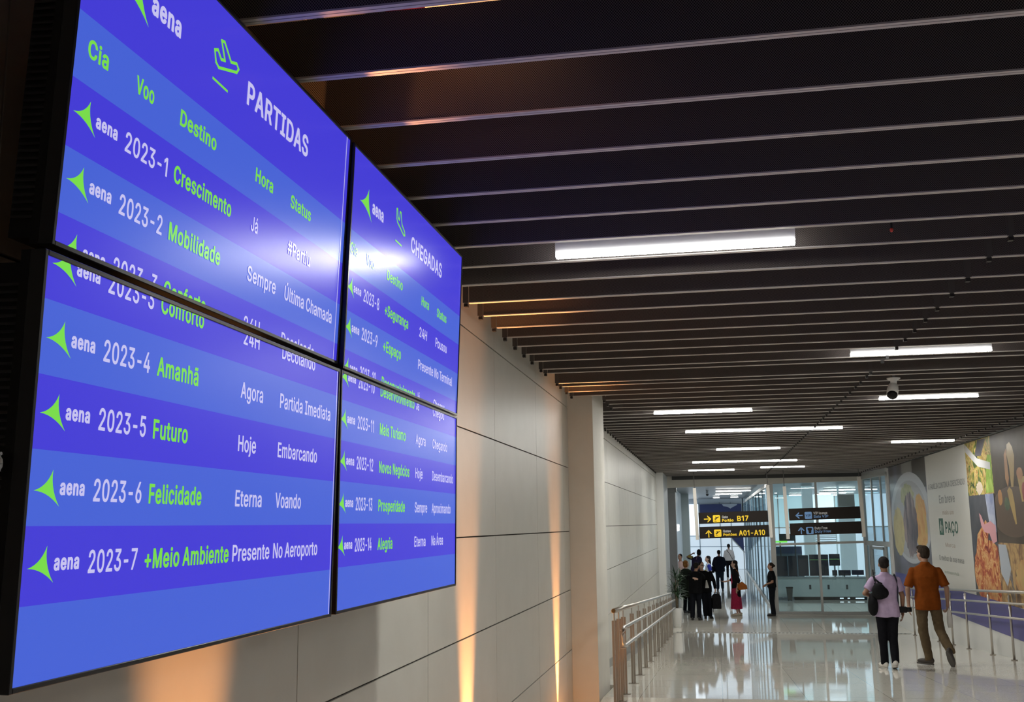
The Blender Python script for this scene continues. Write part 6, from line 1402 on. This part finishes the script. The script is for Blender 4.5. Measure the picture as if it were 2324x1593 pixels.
    if hair == 'short':
        ell(bm, hp(0, -0.045, 0.005), (0.074 * k, 0.062 * k, 0.072 * k), Rh, 16, 10)
    elif hair == 'quiff':
        ell(bm, hp(0, -0.045, 0.000), (0.076 * k, 0.064 * k, 0.078 * k), Rh, 16, 10)
        ell(bm, hp(0, 0.045, 0.098), (0.060 * k, 0.052 * k, 0.036 * k), Rh, 14, 8)
    elif hair == 'long':
        ell(bm, hp(0, -0.045, -0.02), (0.082 * k, 0.062 * k, 0.10 * k), Rh, 16, 10)
        loft(bm, [(hp(0, -0.085, -0.42), 0.045 * k, 0.02 * k), (hp(0, -0.085, -0.28), 0.080 * k, 0.032 * k), (hp(0, -0.075, -0.12), 0.085 * k, 0.045 * k), (hp(0, -0.05, 0.0), 0.080 * k, 0.055 * k)], 16, 2)
    elif hair == 'bob':
        ell(bm, hp(0, -0.030, -0.02), (0.092 * k, 0.082 * k, 0.11 * k), Rh, 16, 10)
    elif hair == 'bun':
        ell(bm, hp(0, -0.045, 0.0), (0.074 * k, 0.060 * k, 0.07 * k), Rh, 16, 10)
        ell(bm, hp(0, -0.125, 0.02), (0.040 * k, 0.036 * k, 0.040 * k), Rh, 12, 8)
    blob('hair', bm, hair_m, body, vox * 0.75, 2, 0.003, 30)
    # ---- upper garment
    if top:
        m, hem, sleeve, loose = top['mat'], top['hem'] * k, top.get('sleeve', 0.6), top.get('loose', 1.0)
        bm = B()
        pz = V['pelvis'].z
        def ctr(z):
            t = max(0.0, min(1.0, (z - pz) / (V['chest'].z - pz)))
            c = V['pelvis'].lerp(V['chest'], t)
            return Vector((c.x, c.y, z))
        ff = top.get('flare', 1.0)
        secs = [(ctr(hem), 0.172 * b_ * loose * ff, 0.122 * b_ * loose * ff)]
        if hem < pz - 0.05 * k: secs.append((ctr(pz), 0.172 * b_ * loose, 0.120 * b_ * loose))
        secs += [(ctr(pz + 0.14 * k), 0.158 * sw * b_ * loose, 0.108 * b_ * loose), (V['chest'], 0.180 * sw * b_ * loose, 0.120 * b_ * loose),
                 (V['chest'] * 0.45 + V['neck'] * 0.55, 0.186 * sw * b_, 0.098 * b_), (V['chest'] * 0.18 + V['neck'] * 0.82, 0.150 * sw * b_, 0.080 * b_), (V['neck'] + Vector((0, -0.012, 0.012)) * k, 0.072 * b_, 0.068 * b_)]
        loft(bm, secs, 28)
        for S in 'LR':
            sh, el_, wr = V['arm' + S], V['el' + S], V['wr' + S]
            ell(bm, sh, (0.058 * sw * b_,) * 3)
            if sleeve <= 1.0:
                e = sh.lerp(el_, sleeve)
                tube(bm, sh, e, 0.061 * sw * b_, 0.066 * sw * b_ * top.get('cuff', 1.0), 16)
            else:
                capsule(bm, sh, el_, 0.061 * sw * b_, 0.054 * sw * b_, 14)
                tube(bm, el_, el_.lerp(wr, sleeve - 1.0), 0.054 * sw * b_, 0.040 * sw * b_, 14)
                ell(bm, el_, (0.054 * sw * b_,) * 3)
        for fn in top.get('extra', []):
            fn(bm, V, k, ctr)
        blob(top.get('name', 'shirt'), bm, m, body, vox, 3, top.get('wrinkle', 0.006) * k, top.get('wscale', 8.0), top.get('stretch', (1, 1, 0.8)))
    # ---- lower garment
    if bottom:
        m = bottom['mat']
        bm = B()
        if bottom['kind'] == 'trousers':
            lg = bottom.get('loose', 1.0)
            loft(bm, [(V['pelvis'] + Vector((0, 0, -0.12)) * k, 0.14 * b_, 0.10 * b_), (V['pelvis'], 0.165 * b_, 0.112 * b_), (V['pelvis'] + Vector((0, 0, 0.10)) * k, 0.145 * b_, 0.098 * b_)], 24)
            for S in 'LR':
                hi, kn, an = V['hi' + S], V['kn' + S], V['an' + S]
                capsule(bm, hi, kn, 0.092 * b_ * (0.5 + lg * 0.5), 0.064 * b_ * lg, 16)
                dd = (an - kn).normalized()
                tube(bm, kn, an + dd * 0.025 * k, 0.064 * b_ * lg, 0.056 * b_ * lg, 16)
        else:  # long skirt / dress
            z1 = bottom['hem'] * k
            loft(bm, [(Vector((0, 0, z1)), 0.20 * b_, 0.17 * b_), (Vector((0, 0, 0.55 * k)), 0.175 * b_, 0.145 * b_), (V['pelvis'] + Vector((0, 0, -0.06)) * k, 0.168 * b_, 0.125 * b_), (V['pelvis'] + Vector((0, 0, 0.14)) * k, 0.128 * b_, 0.09 * b_), (V['chest'], 0.165 * sw * b_, 0.112 * b_), (V['chest'] * 0.4 + V['neck'] * 0.6, 0.145 * sw * b_, 0.086 * b_)], 28, 2.1)
        blob(bottom.get('name', bottom['kind']), bm, m, body, vox, 3, bottom.get('wrinkle', 0.006) * k, bottom.get('wscale', 9.0), bottom.get('stretch', (1, 1, 0.6)))
    # ---- shoes
    for S in 'LR':
        an, to = V['an' + S], V['to' + S]
        d = (to - an)
        fwd = Vector((d.x, d.y, d.z + 0.055 * k)).normalized()
        up = (Vector((0, 0, 1)) - fwd * fwd.z)
        up = up.normalized() if up.length > 0.2 else Vector((0, -1, 0))
        sd = fwd.cross(up).normalized()
        M = Matrix((sd, fwd, up)).transposed()
        o = an - up * 0.045 * k
        bm = B()
        ell(bm, o + fwd * 0.075 * k, (0.046 * k, 0.145 * k, 0.040 * k), M, 16, 10)
        ell(bm, o - fwd * 0.02 * k + up * 0.018 * k, (0.043 * k, 0.062 * k, 0.052 * k), M, 14, 8)
        sh_ = blob('shoe', bm, shoes[0], body, max(0.009, vox * 0.75), 2)
        bm = B()
        ring = [(0.040 * math.copysign(abs(math.cos(a)) ** 0.8, math.cos(a)) * (1.06 if math.sin(a) > 0 else 0.9), 0.075 + 0.148 * math.sin(a)) for a in [2 * PI * i / 24 for i in range(24)]]
        rings(bm, [[o + sd * (x * k) + fwd * (y * k) - up * 0.044 * k for x, y in ring], [o + sd * (x * k * 1.08) + fwd * (y * k) - up * 0.022 * k for x, y in ring]])
        obj('sole', bm, shoes[1], sh_)
    return root, V, k

def world_thing(name, label, cat, root, p, group=None):
    """a thing carried by a person, placed at a point of the person's frame"""
    M = Matrix.Translation(root.location) @ Matrix.Rotation(root.rotation_euler.z, 4, 'Z')
    q = M @ Vector(p)
    o = empty(name, q, root.rotation_euler.z)
    return tag(o, label, cat, group)

# --- man in the lilac shirt, walking away
LILAC = cloth('lilac_cotton', (0.40, 0.31, 0.46), 0.9, 20)
DENIM_K = cloth('black_denim', (0.008, 0.008, 0.011), 0.7, 30)
BAGK = cloth('bag_black', (0.010, 0.010, 0.012), 0.6, 30, 0.7)
SNEAK, SOLEW = mat('sneaker_white', (0.55, 0.53, 0.50), 0.6), mat('sole_white', (0.42, 0.40, 0.37), 0.7)
SHOE_K, SOLE_K = mat('shoe_black', (0.012, 0.011, 0.011), 0.4), mat('sole_dark', (0.03, 0.028, 0.026), 0.7)
def collar(bm, V, k, ctr):
    c = V['neck'] + Vector((0, -0.012, 0.005)) * k
    X, Y = Vector((1, 0, 0)), Vector((0, 1, 0))
    rings(bm, [circ(c, X, Y, 0.076 * k, 0.072 * k, 20), circ(c + Vector((0, 0, 0.035)) * k, X, Y, 0.068 * k, 0.066 * k, 20)])
p1, V, k = person('man in a lilac shirt and black jeans walking away down the ramp', (2.465, 16.98, gz(16.98)), 0.02, 1.64,
    dict(elL=(-0.33, -0.06, 1.165), wrL=(-0.16, 0.10, 1.10), hdL=(0.8, 0.1, 0.3), pnL=(0, -1, 0), elR=(0.25, -0.02, 1.12), wrR=(0.245, 0.03, 0.87), hdR=(-0.05, 0.1, -1),
         knL=(-0.085, 0.03, 0.49), anL=(-0.075, 0.03, 0.09), toL=(-0.115, 0.19, 0.035), knR=(0.075, 0.01, 0.49), anR=(0.055, -0.14, 0.125), toR=(0.065, 0.02, 0.04), curl=dict(L=1.1, R=0.5)),
    dict(mat=LILAC, hem=0.80, sleeve=0.72, loose=1.10, extra=[collar], wrinkle=0.010, wscale=7, stretch=(1.6, 1, 0.7)),
    dict(kind='trousers', mat=DENIM_K, loose=1.02, wrinkle=0.008), (SNEAK, SOLEW), skin('skin_deep', (0.21, 0.105, 0.06)), HAIR_K, 'short', 0.03, vox=0.012, build=1.06)
bp = world_thing('backpack', 'small black sling bag on the left shoulder of the man in lilac', 'bag', p1, (-0.12, -0.135, 1.16))
bm = B(); ell(bm, (0.0, -0.035, -0.03), (0.105, 0.072, 0.125)); ell(bm, (0.05, -0.03, -0.05), (0.09, 0.06, 0.09)); blob('bag_body', bm, BAGK, bp, 0.012, 2, 0.004)
bm = B(); path_tube(bm, [(-0.035, 0.0, 0.06), (-0.04, 0.02, 0.13), (-0.04, 0.07, 0.170), (-0.04, 0.125, 0.182), (-0.045, 0.19, 0.14)], 0.016, 8); obj('strap', bm, BAGK, bp, True)
bm = B(); path_tube(bm, [(-0.04, 0.03, 0.15), (0.01, 0.0, 0.10), (0.055, -0.005, 0.075)], 0.013, 8); obj('loose_strap', bm, BAGK, bp, True)
b2 = world_thing('shoulder_bag', 'black bag hanging low at the left hip of the man in lilac', 'bag', p1, (-0.21, -0.08, 0.95))
bm = B(); ell(bm, (0, -0.03, -0.03), (0.075, 0.085, 0.155)); ell(bm, (0.01, -0.02, 0.06), (0.06, 0.07, 0.10)); blob('bag_body', bm, BAGK, b2, 0.012, 2, 0.004)
bm = B(); path_tube(bm, [(0.02, -0.02, 0.12), (0.04, -0.05, 0.20), (0.05, -0.03, 0.3)], 0.014, 8); obj('strap', bm, BAGK, b2, True)
pc = world_thing('photo_camera', 'black camera hanging on a strap at the right hip of the man in lilac', 'camera', p1, (0.225, -0.02, 0.855))
bm = B(); box(bm, -0.075, 0.055, -0.035, 0.035, -0.045, 0.045); bevel(bm, 0.008, 2); obj('camera_body', bm, BLACK, pc)
bm = B(); tube(bm, (0.055, 0, 0), (0.125, 0, 0), 0.036, 0.034, 20); obj('lens', bm, BLACK, pc, True)
bm = B(); path_tube(bm, [(-0.06, -0.02, 0.04), (-0.07, -0.07, 0.18), (-0.07, -0.115, 0.32), (-0.075, -0.095, 0.43), (-0.085, -0.02, 0.505), (-0.085, 0.03, 0.515), (-0.08, 0.12, 0.46)], 0.011, 8); obj('strap', bm, mat('strap_navy', (0.012, 0.012, 0.03), 0.6), pc, True)

# --- man in the orange shirt
RUST = cloth('rust_linen', (0.185, 0.046, 0.006), 0.85, 18)
KHAKI = cloth('khaki_twill', (0.105, 0.076, 0.044), 0.85, 24)
SHOE_B, SOLE_B = mat('shoe_brown', (0.03, 0.022, 0.018), 0.5), mat('sole_grey', (0.07, 0.065, 0.06), 0.7)
p2, V, k = person('tall man in a rust orange shirt and khaki trousers walking away by the mural', (3.195, 17.78, gz(17.78)), 0.0, 1.83,
    dict(elL=(-0.275, -0.03, 1.11), wrL=(-0.262, 0.04, 0.87), hdL=(0.02, 0.1, -1), elR=(0.275, -0.04, 1.12), wrR=(0.285, 0.02, 0.885), hdR=(-0.10, 0.25, -1),
         knL=(-0.085, 0.05, 0.50), anL=(-0.02, 0.07, 0.09), toL=(-0.135, 0.20, 0.035), knR=(0.145, -0.02, 0.50), anR=(0.215, -0.30, 0.235), toR=(0.262, -0.245, 0.06), head=(-0.012, 0.03, 1.612), curl=dict(L=0.3, R=0.9)),
    dict(mat=RUST, hem=0.80, sleeve=0.90, loose=1.08, cuff=1.06, extra=[collar], wrinkle=0.010, wscale=6, stretch=(1.5, 1, 0.7)),
    dict(kind='trousers', mat=KHAKI, loose=1.14, wrinkle=0.012, wscale=8, stretch=(1, 1, 1.1)), (SHOE_B, SOLE_B), skin('skin_fair', (0.33, 0.19, 0.13)), HAIR_B, 'quiff', 0.55, vox=0.012, build=0.98)
pg = world_thing('plastic_bag', 'small white plastic bag in the right hand of the man in orange', 'bag', p2, (0.31, 0.02, 0.735))
bm = B(); rings(bm, [circ((0, 0, z), Vector((1, 0, 0)), Vector((0, 1, 0)), a, b, 16) for z, a, b in ((-0.17, 0.03, 0.012), (-0.10, 0.045, 0.03), (0.0, 0.042, 0.035), (0.08, 0.028, 0.022), (0.12, 0.014, 0.014))])
obj('bag_body', bm, mat('plastic_white', (0.60, 0.60, 0.58), 0.4), pg, True)

# --- two hugging men
SUIT = cloth('suit_black', (0.005, 0.005, 0.006), 0.7, 20)
SUITT = cloth('suit_trousers', (0.007, 0.008, 0.012), 0.7, 20)
WSH = cloth('shirt_white', (0.42, 0.41, 0.40), 0.95, 20)
p3, V, k = person('man in a black suit seen from behind, hugging the man in glasses', (-0.66, 32.55, 0), -0.12, 1.69,
    dict(elL=(-0.24, 0.10, 1.26), wrL=(-0.06, 0.30, 1.28), hdL=(1, 0.3, 0), pnL=(0, -1, 0), elR=(0.25, 0.08, 1.28), wrR=(0.20, 0.32, 1.34), hdR=(-0.6, 0.6, 0), pnR=(0, -1, 0), chest=(0.01, 0.04, 1.28), neck=(0.02, 0.06, 1.455), head=(0.05, 0.09, 1.605),
         knL=(-0.10, 0.02, 0.50), anL=(-0.115, -0.02, 0.09), toL=(-0.13, 0.15, 0.035), anR=(0.10, -0.05, 0.09), toR=(0.13, 0.11, 0.035)),
    dict(name='jacket', mat=SUIT, hem=0.80, sleeve=1.92, loose=1.12), dict(kind='trousers', mat=SUITT, loose=1.12), (SHOE_K, SOLE_K), SK_M, HAIR_K, 'short', -0.4, vox=0.016, build=1.08)
p4, V, k = person('man with glasses in a black suit facing the camera, hugging and holding a backpack', (-0.37, 33.18, 0), PI + 0.18, 1.70,
    dict(chest=(0.03, 0.03, 1.28), neck=(0.075, 0.06, 1.45), head=(0.115, 0.10, 1.60), armR=(0.20, 0.05, 1.40), armL=(-0.17, 0.02, 1.38),
         elR=(0.48, 0.36, 1.27), wrR=(0.47, 0.70, 1.255), hdR=(-1.0, 0.10, -0.22), pnR=(0, -1, 0), elL=(-0.275, 0.02, 1.10), wrL=(-0.29, 0.07, 0.87), hdL=(0.02, 0.1, -1),
         knL=(-0.11, 0.04, 0.50), anL=(-0.115, 0.02, 0.09), toL=(-0.15, 0.18, 0.035), anR=(0.03, -0.02, 0.09), knR=(0.05, 0.02, 0.50), toR=(0.06, 0.16, 0.035), curl=dict(L=1.2, R=0.22)),
    dict(name='jacket', mat=SUIT, hem=0.78, sleeve=1.90, loose=1.10), dict(kind='trousers', mat=SUITT, loose=1.05), (SHOE_K, SOLE_K), SK_L, HAIR_K, 'short', 0.35, -0.12, vox=0.016, build=1.05)
bm = B(); hexa(bm, [(-0.085, 0.135, 0.90), (0.03, 0.135, 0.90), (0.03, 0.15, 0.90), (-0.085, 0.15, 0.90), (-0.03, 0.125, 1.13), (0.0, 0.125, 1.13), (0.0, 0.145, 1.13), (-0.03, 0.145, 1.13)]); o = obj('shirt_front', bm, WSH, p4)
hc, Rg = V['head'], Matrix.Rotation(0.35, 3, 'Z') @ Matrix.Rotation(-0.12, 3, 'Y')
bm = B()
for sx in (-1, 1):
    path_tube(bm, [hc + Rg @ Vector((sx * 0.033 + 0.026 * math.cos(a), 0.098, 0.012 + 0.018 * math.sin(a))) for a in [2 * PI * i / 14 for i in range(15)]], 0.004, 6)
    path_tube(bm, [hc + Rg @ Vector((sx * 0.060, 0.096, 0.016)), hc + Rg @ Vector((sx * 0.080, 0.0, 0.016))], 0.003, 6)
path_tube(bm, [hc + Rg @ Vector((-0.01, 0.105, 0.014)), hc + Rg @ Vector((0.01, 0.105, 0.014))], 0.003, 6)
obj('glasses', bm, BLACK, p4)
def backpack(label, root, p, s=1.0, m=BAGK):
    o = world_thing('backpack', label, 'bag', root, p)
    bm = B(); box(bm, -0.13 * s, 0.13 * s, -0.07 * s, 0.07 * s, -0.22 * s, 0.17 * s); ell(bm, (0, 0, 0.16 * s), (0.128 * s, 0.07 * s, 0.08 * s)); box(bm, -0.10 * s, 0.10 * s, -0.10 * s, -0.05 * s, -0.20 * s, 0.02 * s)
    blob('bag_body', bm, m, o, 0.016, 4, 0.004)
    bm = B(); path_tube(bm, [(-0.035 * s, 0, 0.225 * s), (-0.03 * s, 0, 0.265 * s), (0.03 * s, 0, 0.265 * s), (0.035 * s, 0, 0.225 * s)], 0.010 * s, 8); obj('handle', bm, m, o, True)
    bm = B(); path_tube(bm, [(0.10 * s, 0.06 * s, 0.1 * s), (0.125 * s, 0.10 * s, -0.1 * s), (0.12 * s, 0.06 * s, -0.24 * s), (0.122 * s, 0.05 * s, -0.30 * s)], 0.008 * s, 6); obj('strap', bm, m, o, True)
    return o
backpack('dark backpack hanging from the hand of the man with glasses', p4, (-0.30, 0.10, 0.50))

# --- woman in the pink dress, side on
PINKD = cloth('dress_crimson', (0.42, 0.03, 0.085), 0.75, 30)
CARD = cloth('cardigan_black', (0.010, 0.008, 0.009), 0.7, 24)
SHOEC, SOLEC = mat('shoe_cream', (0.50, 0.44, 0.34), 0.6), mat('sole_cream', (0.42, 0.38, 0.30), 0.7)
def drape(bm, V, k, ctr):
    for z0, x0 in ((0.66, 0.0),):
        loft(bm, [(Vector((-0.03, -0.07, 0.60)) * k, 0.15 * k, 0.09 * k), (Vector((-0.02, -0.05, 0.85)) * k, 0.165 * k, 0.10 * k), (Vector((0, -0.03, 1.1)) * k, 0.15 * k, 0.09 * k)], 20)
p5, V, k = person('woman in a long crimson dress and black cardigan holding out a phone', (0.54, 34.05, 0), PI / 2, 1.69,
    dict(elR=(0.21, 0.10, 1.12), wrR=(0.15, 0.33, 1.06), hdR=(0, 1, 0.12), pnR=(0, 0, 1), elL=(-0.22, -0.10, 1.11), wrL=(-0.235, -0.03, 0.86), hdL=(0, 0.12, -1), curl=dict(L=0.45, R=0.4),
         anL=(-0.08, -0.02, 0.09), anR=(0.08, -0.10, 0.09), toL=(-0.09, 0.15, 0.035), toR=(0.09, 0.08, 0.035)),
    dict(name='cardigan', mat=CARD, hem=0.86, sleeve=1.35, loose=1.0, extra=[drape]), dict(kind='dress', mat=PINKD, hem=0.22, name='dress', wrinkle=0.012, stretch=(2, 2, 0.3)), (SHOEC, SOLEC), SK_L, HAIR_K, 'long', vox=0.016, fem=True, build=1.08)
bm = B(); loft(bm, [(V['chest'] + Vector((0, 0.085, -0.30)) * k, 0.10 * k, 0.055 * k), (V['chest'] + Vector((0, 0.085, 0.0)) * k, 0.11 * k, 0.055 * k), (V['chest'] + Vector((0, 0.05, 0.09)) * k, 0.09 * k, 0.05 * k)], 20); blob('dress_front', bm, PINKD, p5, 0.016, 2)
ph = world_thing('mobile_phone', 'phone in the outstretched hand of the woman in crimson', 'phone', p5, (0.13, 0.44, 1.045))
bm = B(); box(bm, -0.035, 0.035, -0.07, 0.07, 0, 0.009); bevel(bm, 0.003, 2); obj('case', bm, BLACK, ph)
hb = world_thing('handbag', 'orange handbag on the hip of the woman in crimson', 'bag', p5, (-0.215, -0.20, 0.92))
ORB = cloth('leather_orange', (0.42, 0.13, 0.03), 0.85, 12, 0.5)
bm = B(); rings(bm, [[Vector((x, y * s, z)) for y, z in ((-0.15, -0.10), (0.12, -0.13), (0.16, 0.03), (0.02, 0.13), (-0.13, 0.02))] for x, s in ((-0.055, 0.8), (-0.03, 1.0), (0.03, 1.0), (0.055, 0.8))]); blob('bag_body', bm, ORB, hb, 0.013, 3, 0.003)
bm = B(); path_tube(bm, [(0, -0.03, 0.09), (0.02, 0.05, 0.25), (0.05, 0.12, 0.42), (0.09, 0.17, 0.48)], 0.007, 6); obj('strap', bm, ORB, hb, True)

# --- woman in black by the post
TEEK = cloth('tee_black', (0.010, 0.010, 0.011), 0.7, 20)
LEGK = cloth('leggings_dark', (0.011, 0.013, 0.018), 0.7, 20)
def belly(bm, V, k, ctr): ell(bm, V['pelvis'] + Vector((0, 0.03, 0.12)) * k, (0.15 * k, 0.13 * k, 0.15 * k))
def seat(bm, V, k, ctr): pass
p6, V, k = person('woman in black top and trousers standing side on at the glazing post', (1.63, 34.10, 0), PI / 2 - 0.1, 1.61,
    dict(elL=(-0.20, -0.04, 1.11), wrL=(-0.13, 0.19, 1.03), hdL=(0.1, 0.75, -0.65), pnL=(0.8, 0, 0.2), elR=(0.20, -0.02, 1.11), wrR=(0.10, 0.20, 1.0), hdR=(-0.2, 0.8, -0.5), anL=(-0.07, -0.02, 0.09), anR=(0.07, 0.0, 0.09), curl=0.5),
    dict(name='top', mat=TEEK, hem=0.93, sleeve=0.75, loose=1.05, extra=[belly]), dict(kind='trousers', mat=LEGK, loose=1.12), (SHOE_K, SOLE_K), SK_M, HAIR_B, 'bun', 0.25, vox=0.016, fem=True, build=1.16)

# --- people farther down the hall
JKT = cloth('jacket_navy', (0.016, 0.02, 0.034), 0.7, 20)
p7, V, k = person('man in a dark jacket walking away with a briefcase in the hall', (0.10, 46.7, 0), 0.0, 1.70,
    dict(elL=(-0.26, -0.02, 1.13), wrL=(-0.22, 0.16, 1.02), elR=(0.26, -0.02, 1.13), wrR=(0.20, 0.18, 1.02), anR=(0.10, -0.10, 0.10), toR=(0.11, 0.06, 0.035)),
    dict(name='jacket', mat=JKT, hem=0.80, sleeve=1.92, loose=1.18), dict(kind='trousers', mat=cloth('trousers_navy', (0.022, 0.035, 0.055), 0.8), loose=1.05), (SHOE_K, SOLE_K), SK_L, HAIR_K, 'short', vox=0.022, build=1.15)
bf = world_thing('briefcase', 'black briefcase at the left side of the man in the dark jacket', 'bag', p7, (-0.30, 0.0, 0.88))
bm = B(); box(bm, -0.07, 0.09, -0.15, 0.15, -0.14, 0.12); bevel(bm, 0.015, 2); obj('case', bm, BAGK, bf)
bm = B(); path_tube(bm, [(0.01, -0.05, 0.12), (0.02, -0.04, 0.17), (0.02, 0.04, 0.17), (0.01, 0.05, 0.12)], 0.01, 6); obj('handle', bm, BAGK, bf, True)
p8, V, k = person('man in a white shirt walking away behind the dark jacket', (0.62, 55.8, 0), 0.0, 1.78,
    dict(knR=(0.10, -0.03, 0.50), anR=(0.10, -0.22, 0.16), toR=(0.11, -0.10, 0.05), anL=(-0.10, 0.08, 0.09), toL=(-0.11, 0.25, 0.035)),
    dict(name='shirt', mat=cloth('shirt_pale', (0.62, 0.60, 0.62), 0.95), hem=0.92, sleeve=1.85, loose=1.12), dict(kind='trousers', mat=SUITT), (SNEAK, SOLEW), SK_M, HAIR_K, 'short', vox=0.024)
cb = world_thing('shoulder_strap', 'thin dark strap across the back of the man in white', 'strap', p8, (0, 0, 1.0))
bm = B(); path_tube(bm, [(0.17, -0.10, 0.0), (0.05, -0.15, 0.25), (-0.08, -0.13, 0.44), (-0.11, -0.02, 0.49)], 0.012, 6); obj('band', bm, SOLE_K, cb, True)
p9, V, k = person('woman with long dark hair in a blue and white top behind the hug', (-0.30, 38.9, 0), PI / 2 + 0.15, 1.69,
    dict(elL=(-0.20, -0.06, 1.13), wrL=(-0.16, 0.14, 0.98), elR=(0.20, 0.0, 1.13), wrR=(0.12, 0.20, 1.05)),
    dict(name='top', mat=cloth('top_pale', (0.50, 0.52, 0.58), 0.95), hem=0.85, sleeve=0.8, loose=1.0), dict(kind='trousers', mat=cloth('trousers_white', (0.50, 0.52, 0.54), 0.95)), (SNEAK, SOLEW), SK_L, HAIR_K, 'long', vox=0.02, fem=True)
BLUS = cloth('sleeve_blue', (0.03, 0.045, 0.30), 0.85)
bm = B(); tube(bm, V['armL'] + Vector((0.01, 0, 0.03)), V['armL'].lerp(V['elL'], 0.72), 0.072 * k, 0.070 * k, 16); ell(bm, V['armL'], (0.074 * k,) * 3); blob('blue_sleeve', bm, BLUS, p9, 0.02, 2)
bm = B(); loft(bm, [(V['pelvis'] + Vector((0, 0.10, 0.10)), 0.12 * k, 0.05 * k), (V['chest'] + Vector((0, 0.09, -0.05)), 0.12 * k, 0.05 * k)], 16); blob('yellow_front', bm, cloth('front_yellow', (0.55, 0.48, 0.10), 0.9), p9, 0.02, 2)
PLUM = cloth('shirt_plum', (0.045, 0.035, 0.075), 0.8)
p10, V, k = person('man in a plum shirt with a yellow shoulder strap, elbow raised, beyond the hug', (-0.86, 44.9, 0), -0.55, 1.79,
    dict(elL=(-0.37, -0.02, 1.42), wrL=(-0.16, 0.08, 1.56), hdL=(0.8, 0.2, 0.3), pnL=(0, -1, 0), elR=(0.22, 0.06, 1.14), wrR=(0.10, 0.25, 1.10), chest=(0.04, 0.03, 1.27), neck=(0.08, 0.06, 1.44), head=(0.13, 0.10, 1.60)),
    dict(name='shirt', mat=PLUM, hem=0.82, sleeve=0.85, loose=1.15), dict(kind='trousers', mat=SUITT), (SHOE_K, SOLE_K), SK_M, HAIR_K, 'bob', vox=0.022, build=1.1)
YLW = cloth('yellow_cotton', (0.52, 0.38, 0.10), 0.85)
bm = B(); tube(bm, V['armL'].lerp(V['elL'], -0.25) + Vector((0, 0, 0.03)), V['armL'].lerp(V['elL'], 0.75) + Vector((0, 0, 0.03)), 0.075 * k, 0.072 * k, 14); blob('yellow_sleeve', bm, YLW, p10, 0.02, 2)
bm = B(); path_tube(bm, [V['neck'] + Vector((0.03, -0.10, 0.0)), V['chest'] + Vector((0.03, -0.145, -0.05)), V['pelvis'] + Vector((0.06, -0.145, 0.18))], 0.012, 6); obj('lanyard', bm, mat('lanyard_pink', (0.45, 0.22, 0.28), 0.6), p10, True)
bm = B(); ell(bm, V['pelvis'] + Vector((0.08, -0.13, 0.15)), (0.07, 0.04, 0.05)); obj('badge', bm, YLW, p10, True)
GREENC = cloth('coat_green_black', (0.014, 0.018, 0.012), 0.6, 10)
p11, V, k = person('woman with auburn hair in a long dark green coat beside the plants', (-0.98, 35.1, 0), -0.7, 1.66,
    dict(elL=(-0.24, -0.02, 1.12), elR=(0.24, 0.02, 1.12), wrR=(0.18, 0.16, 0.98)),
    dict(name='coat', mat=GREENC, hem=0.52, sleeve=1.9, loose=1.18, flare=1.05), dict(kind='trousers', mat=SUITT), (SHOE_K, SOLE_K), SK_L, HAIR_A, 'bob', -0.5, vox=0.018, fem=True, build=1.08)
p12, V, k = person('person in a pale pink shirt under the red banner at the left wall', (-1.33, 40.5, 0), PI - 0.5, 1.72,
    dict(), dict(name='shirt', mat=cloth('shirt_pink', (0.62, 0.42, 0.38), 0.92), hem=0.85, sleeve=0.8, loose=1.12), dict(kind='trousers', mat=SUITT), (SHOE_K, SOLE_K), SK_M, HAIR_K, 'short', vox=0.022)
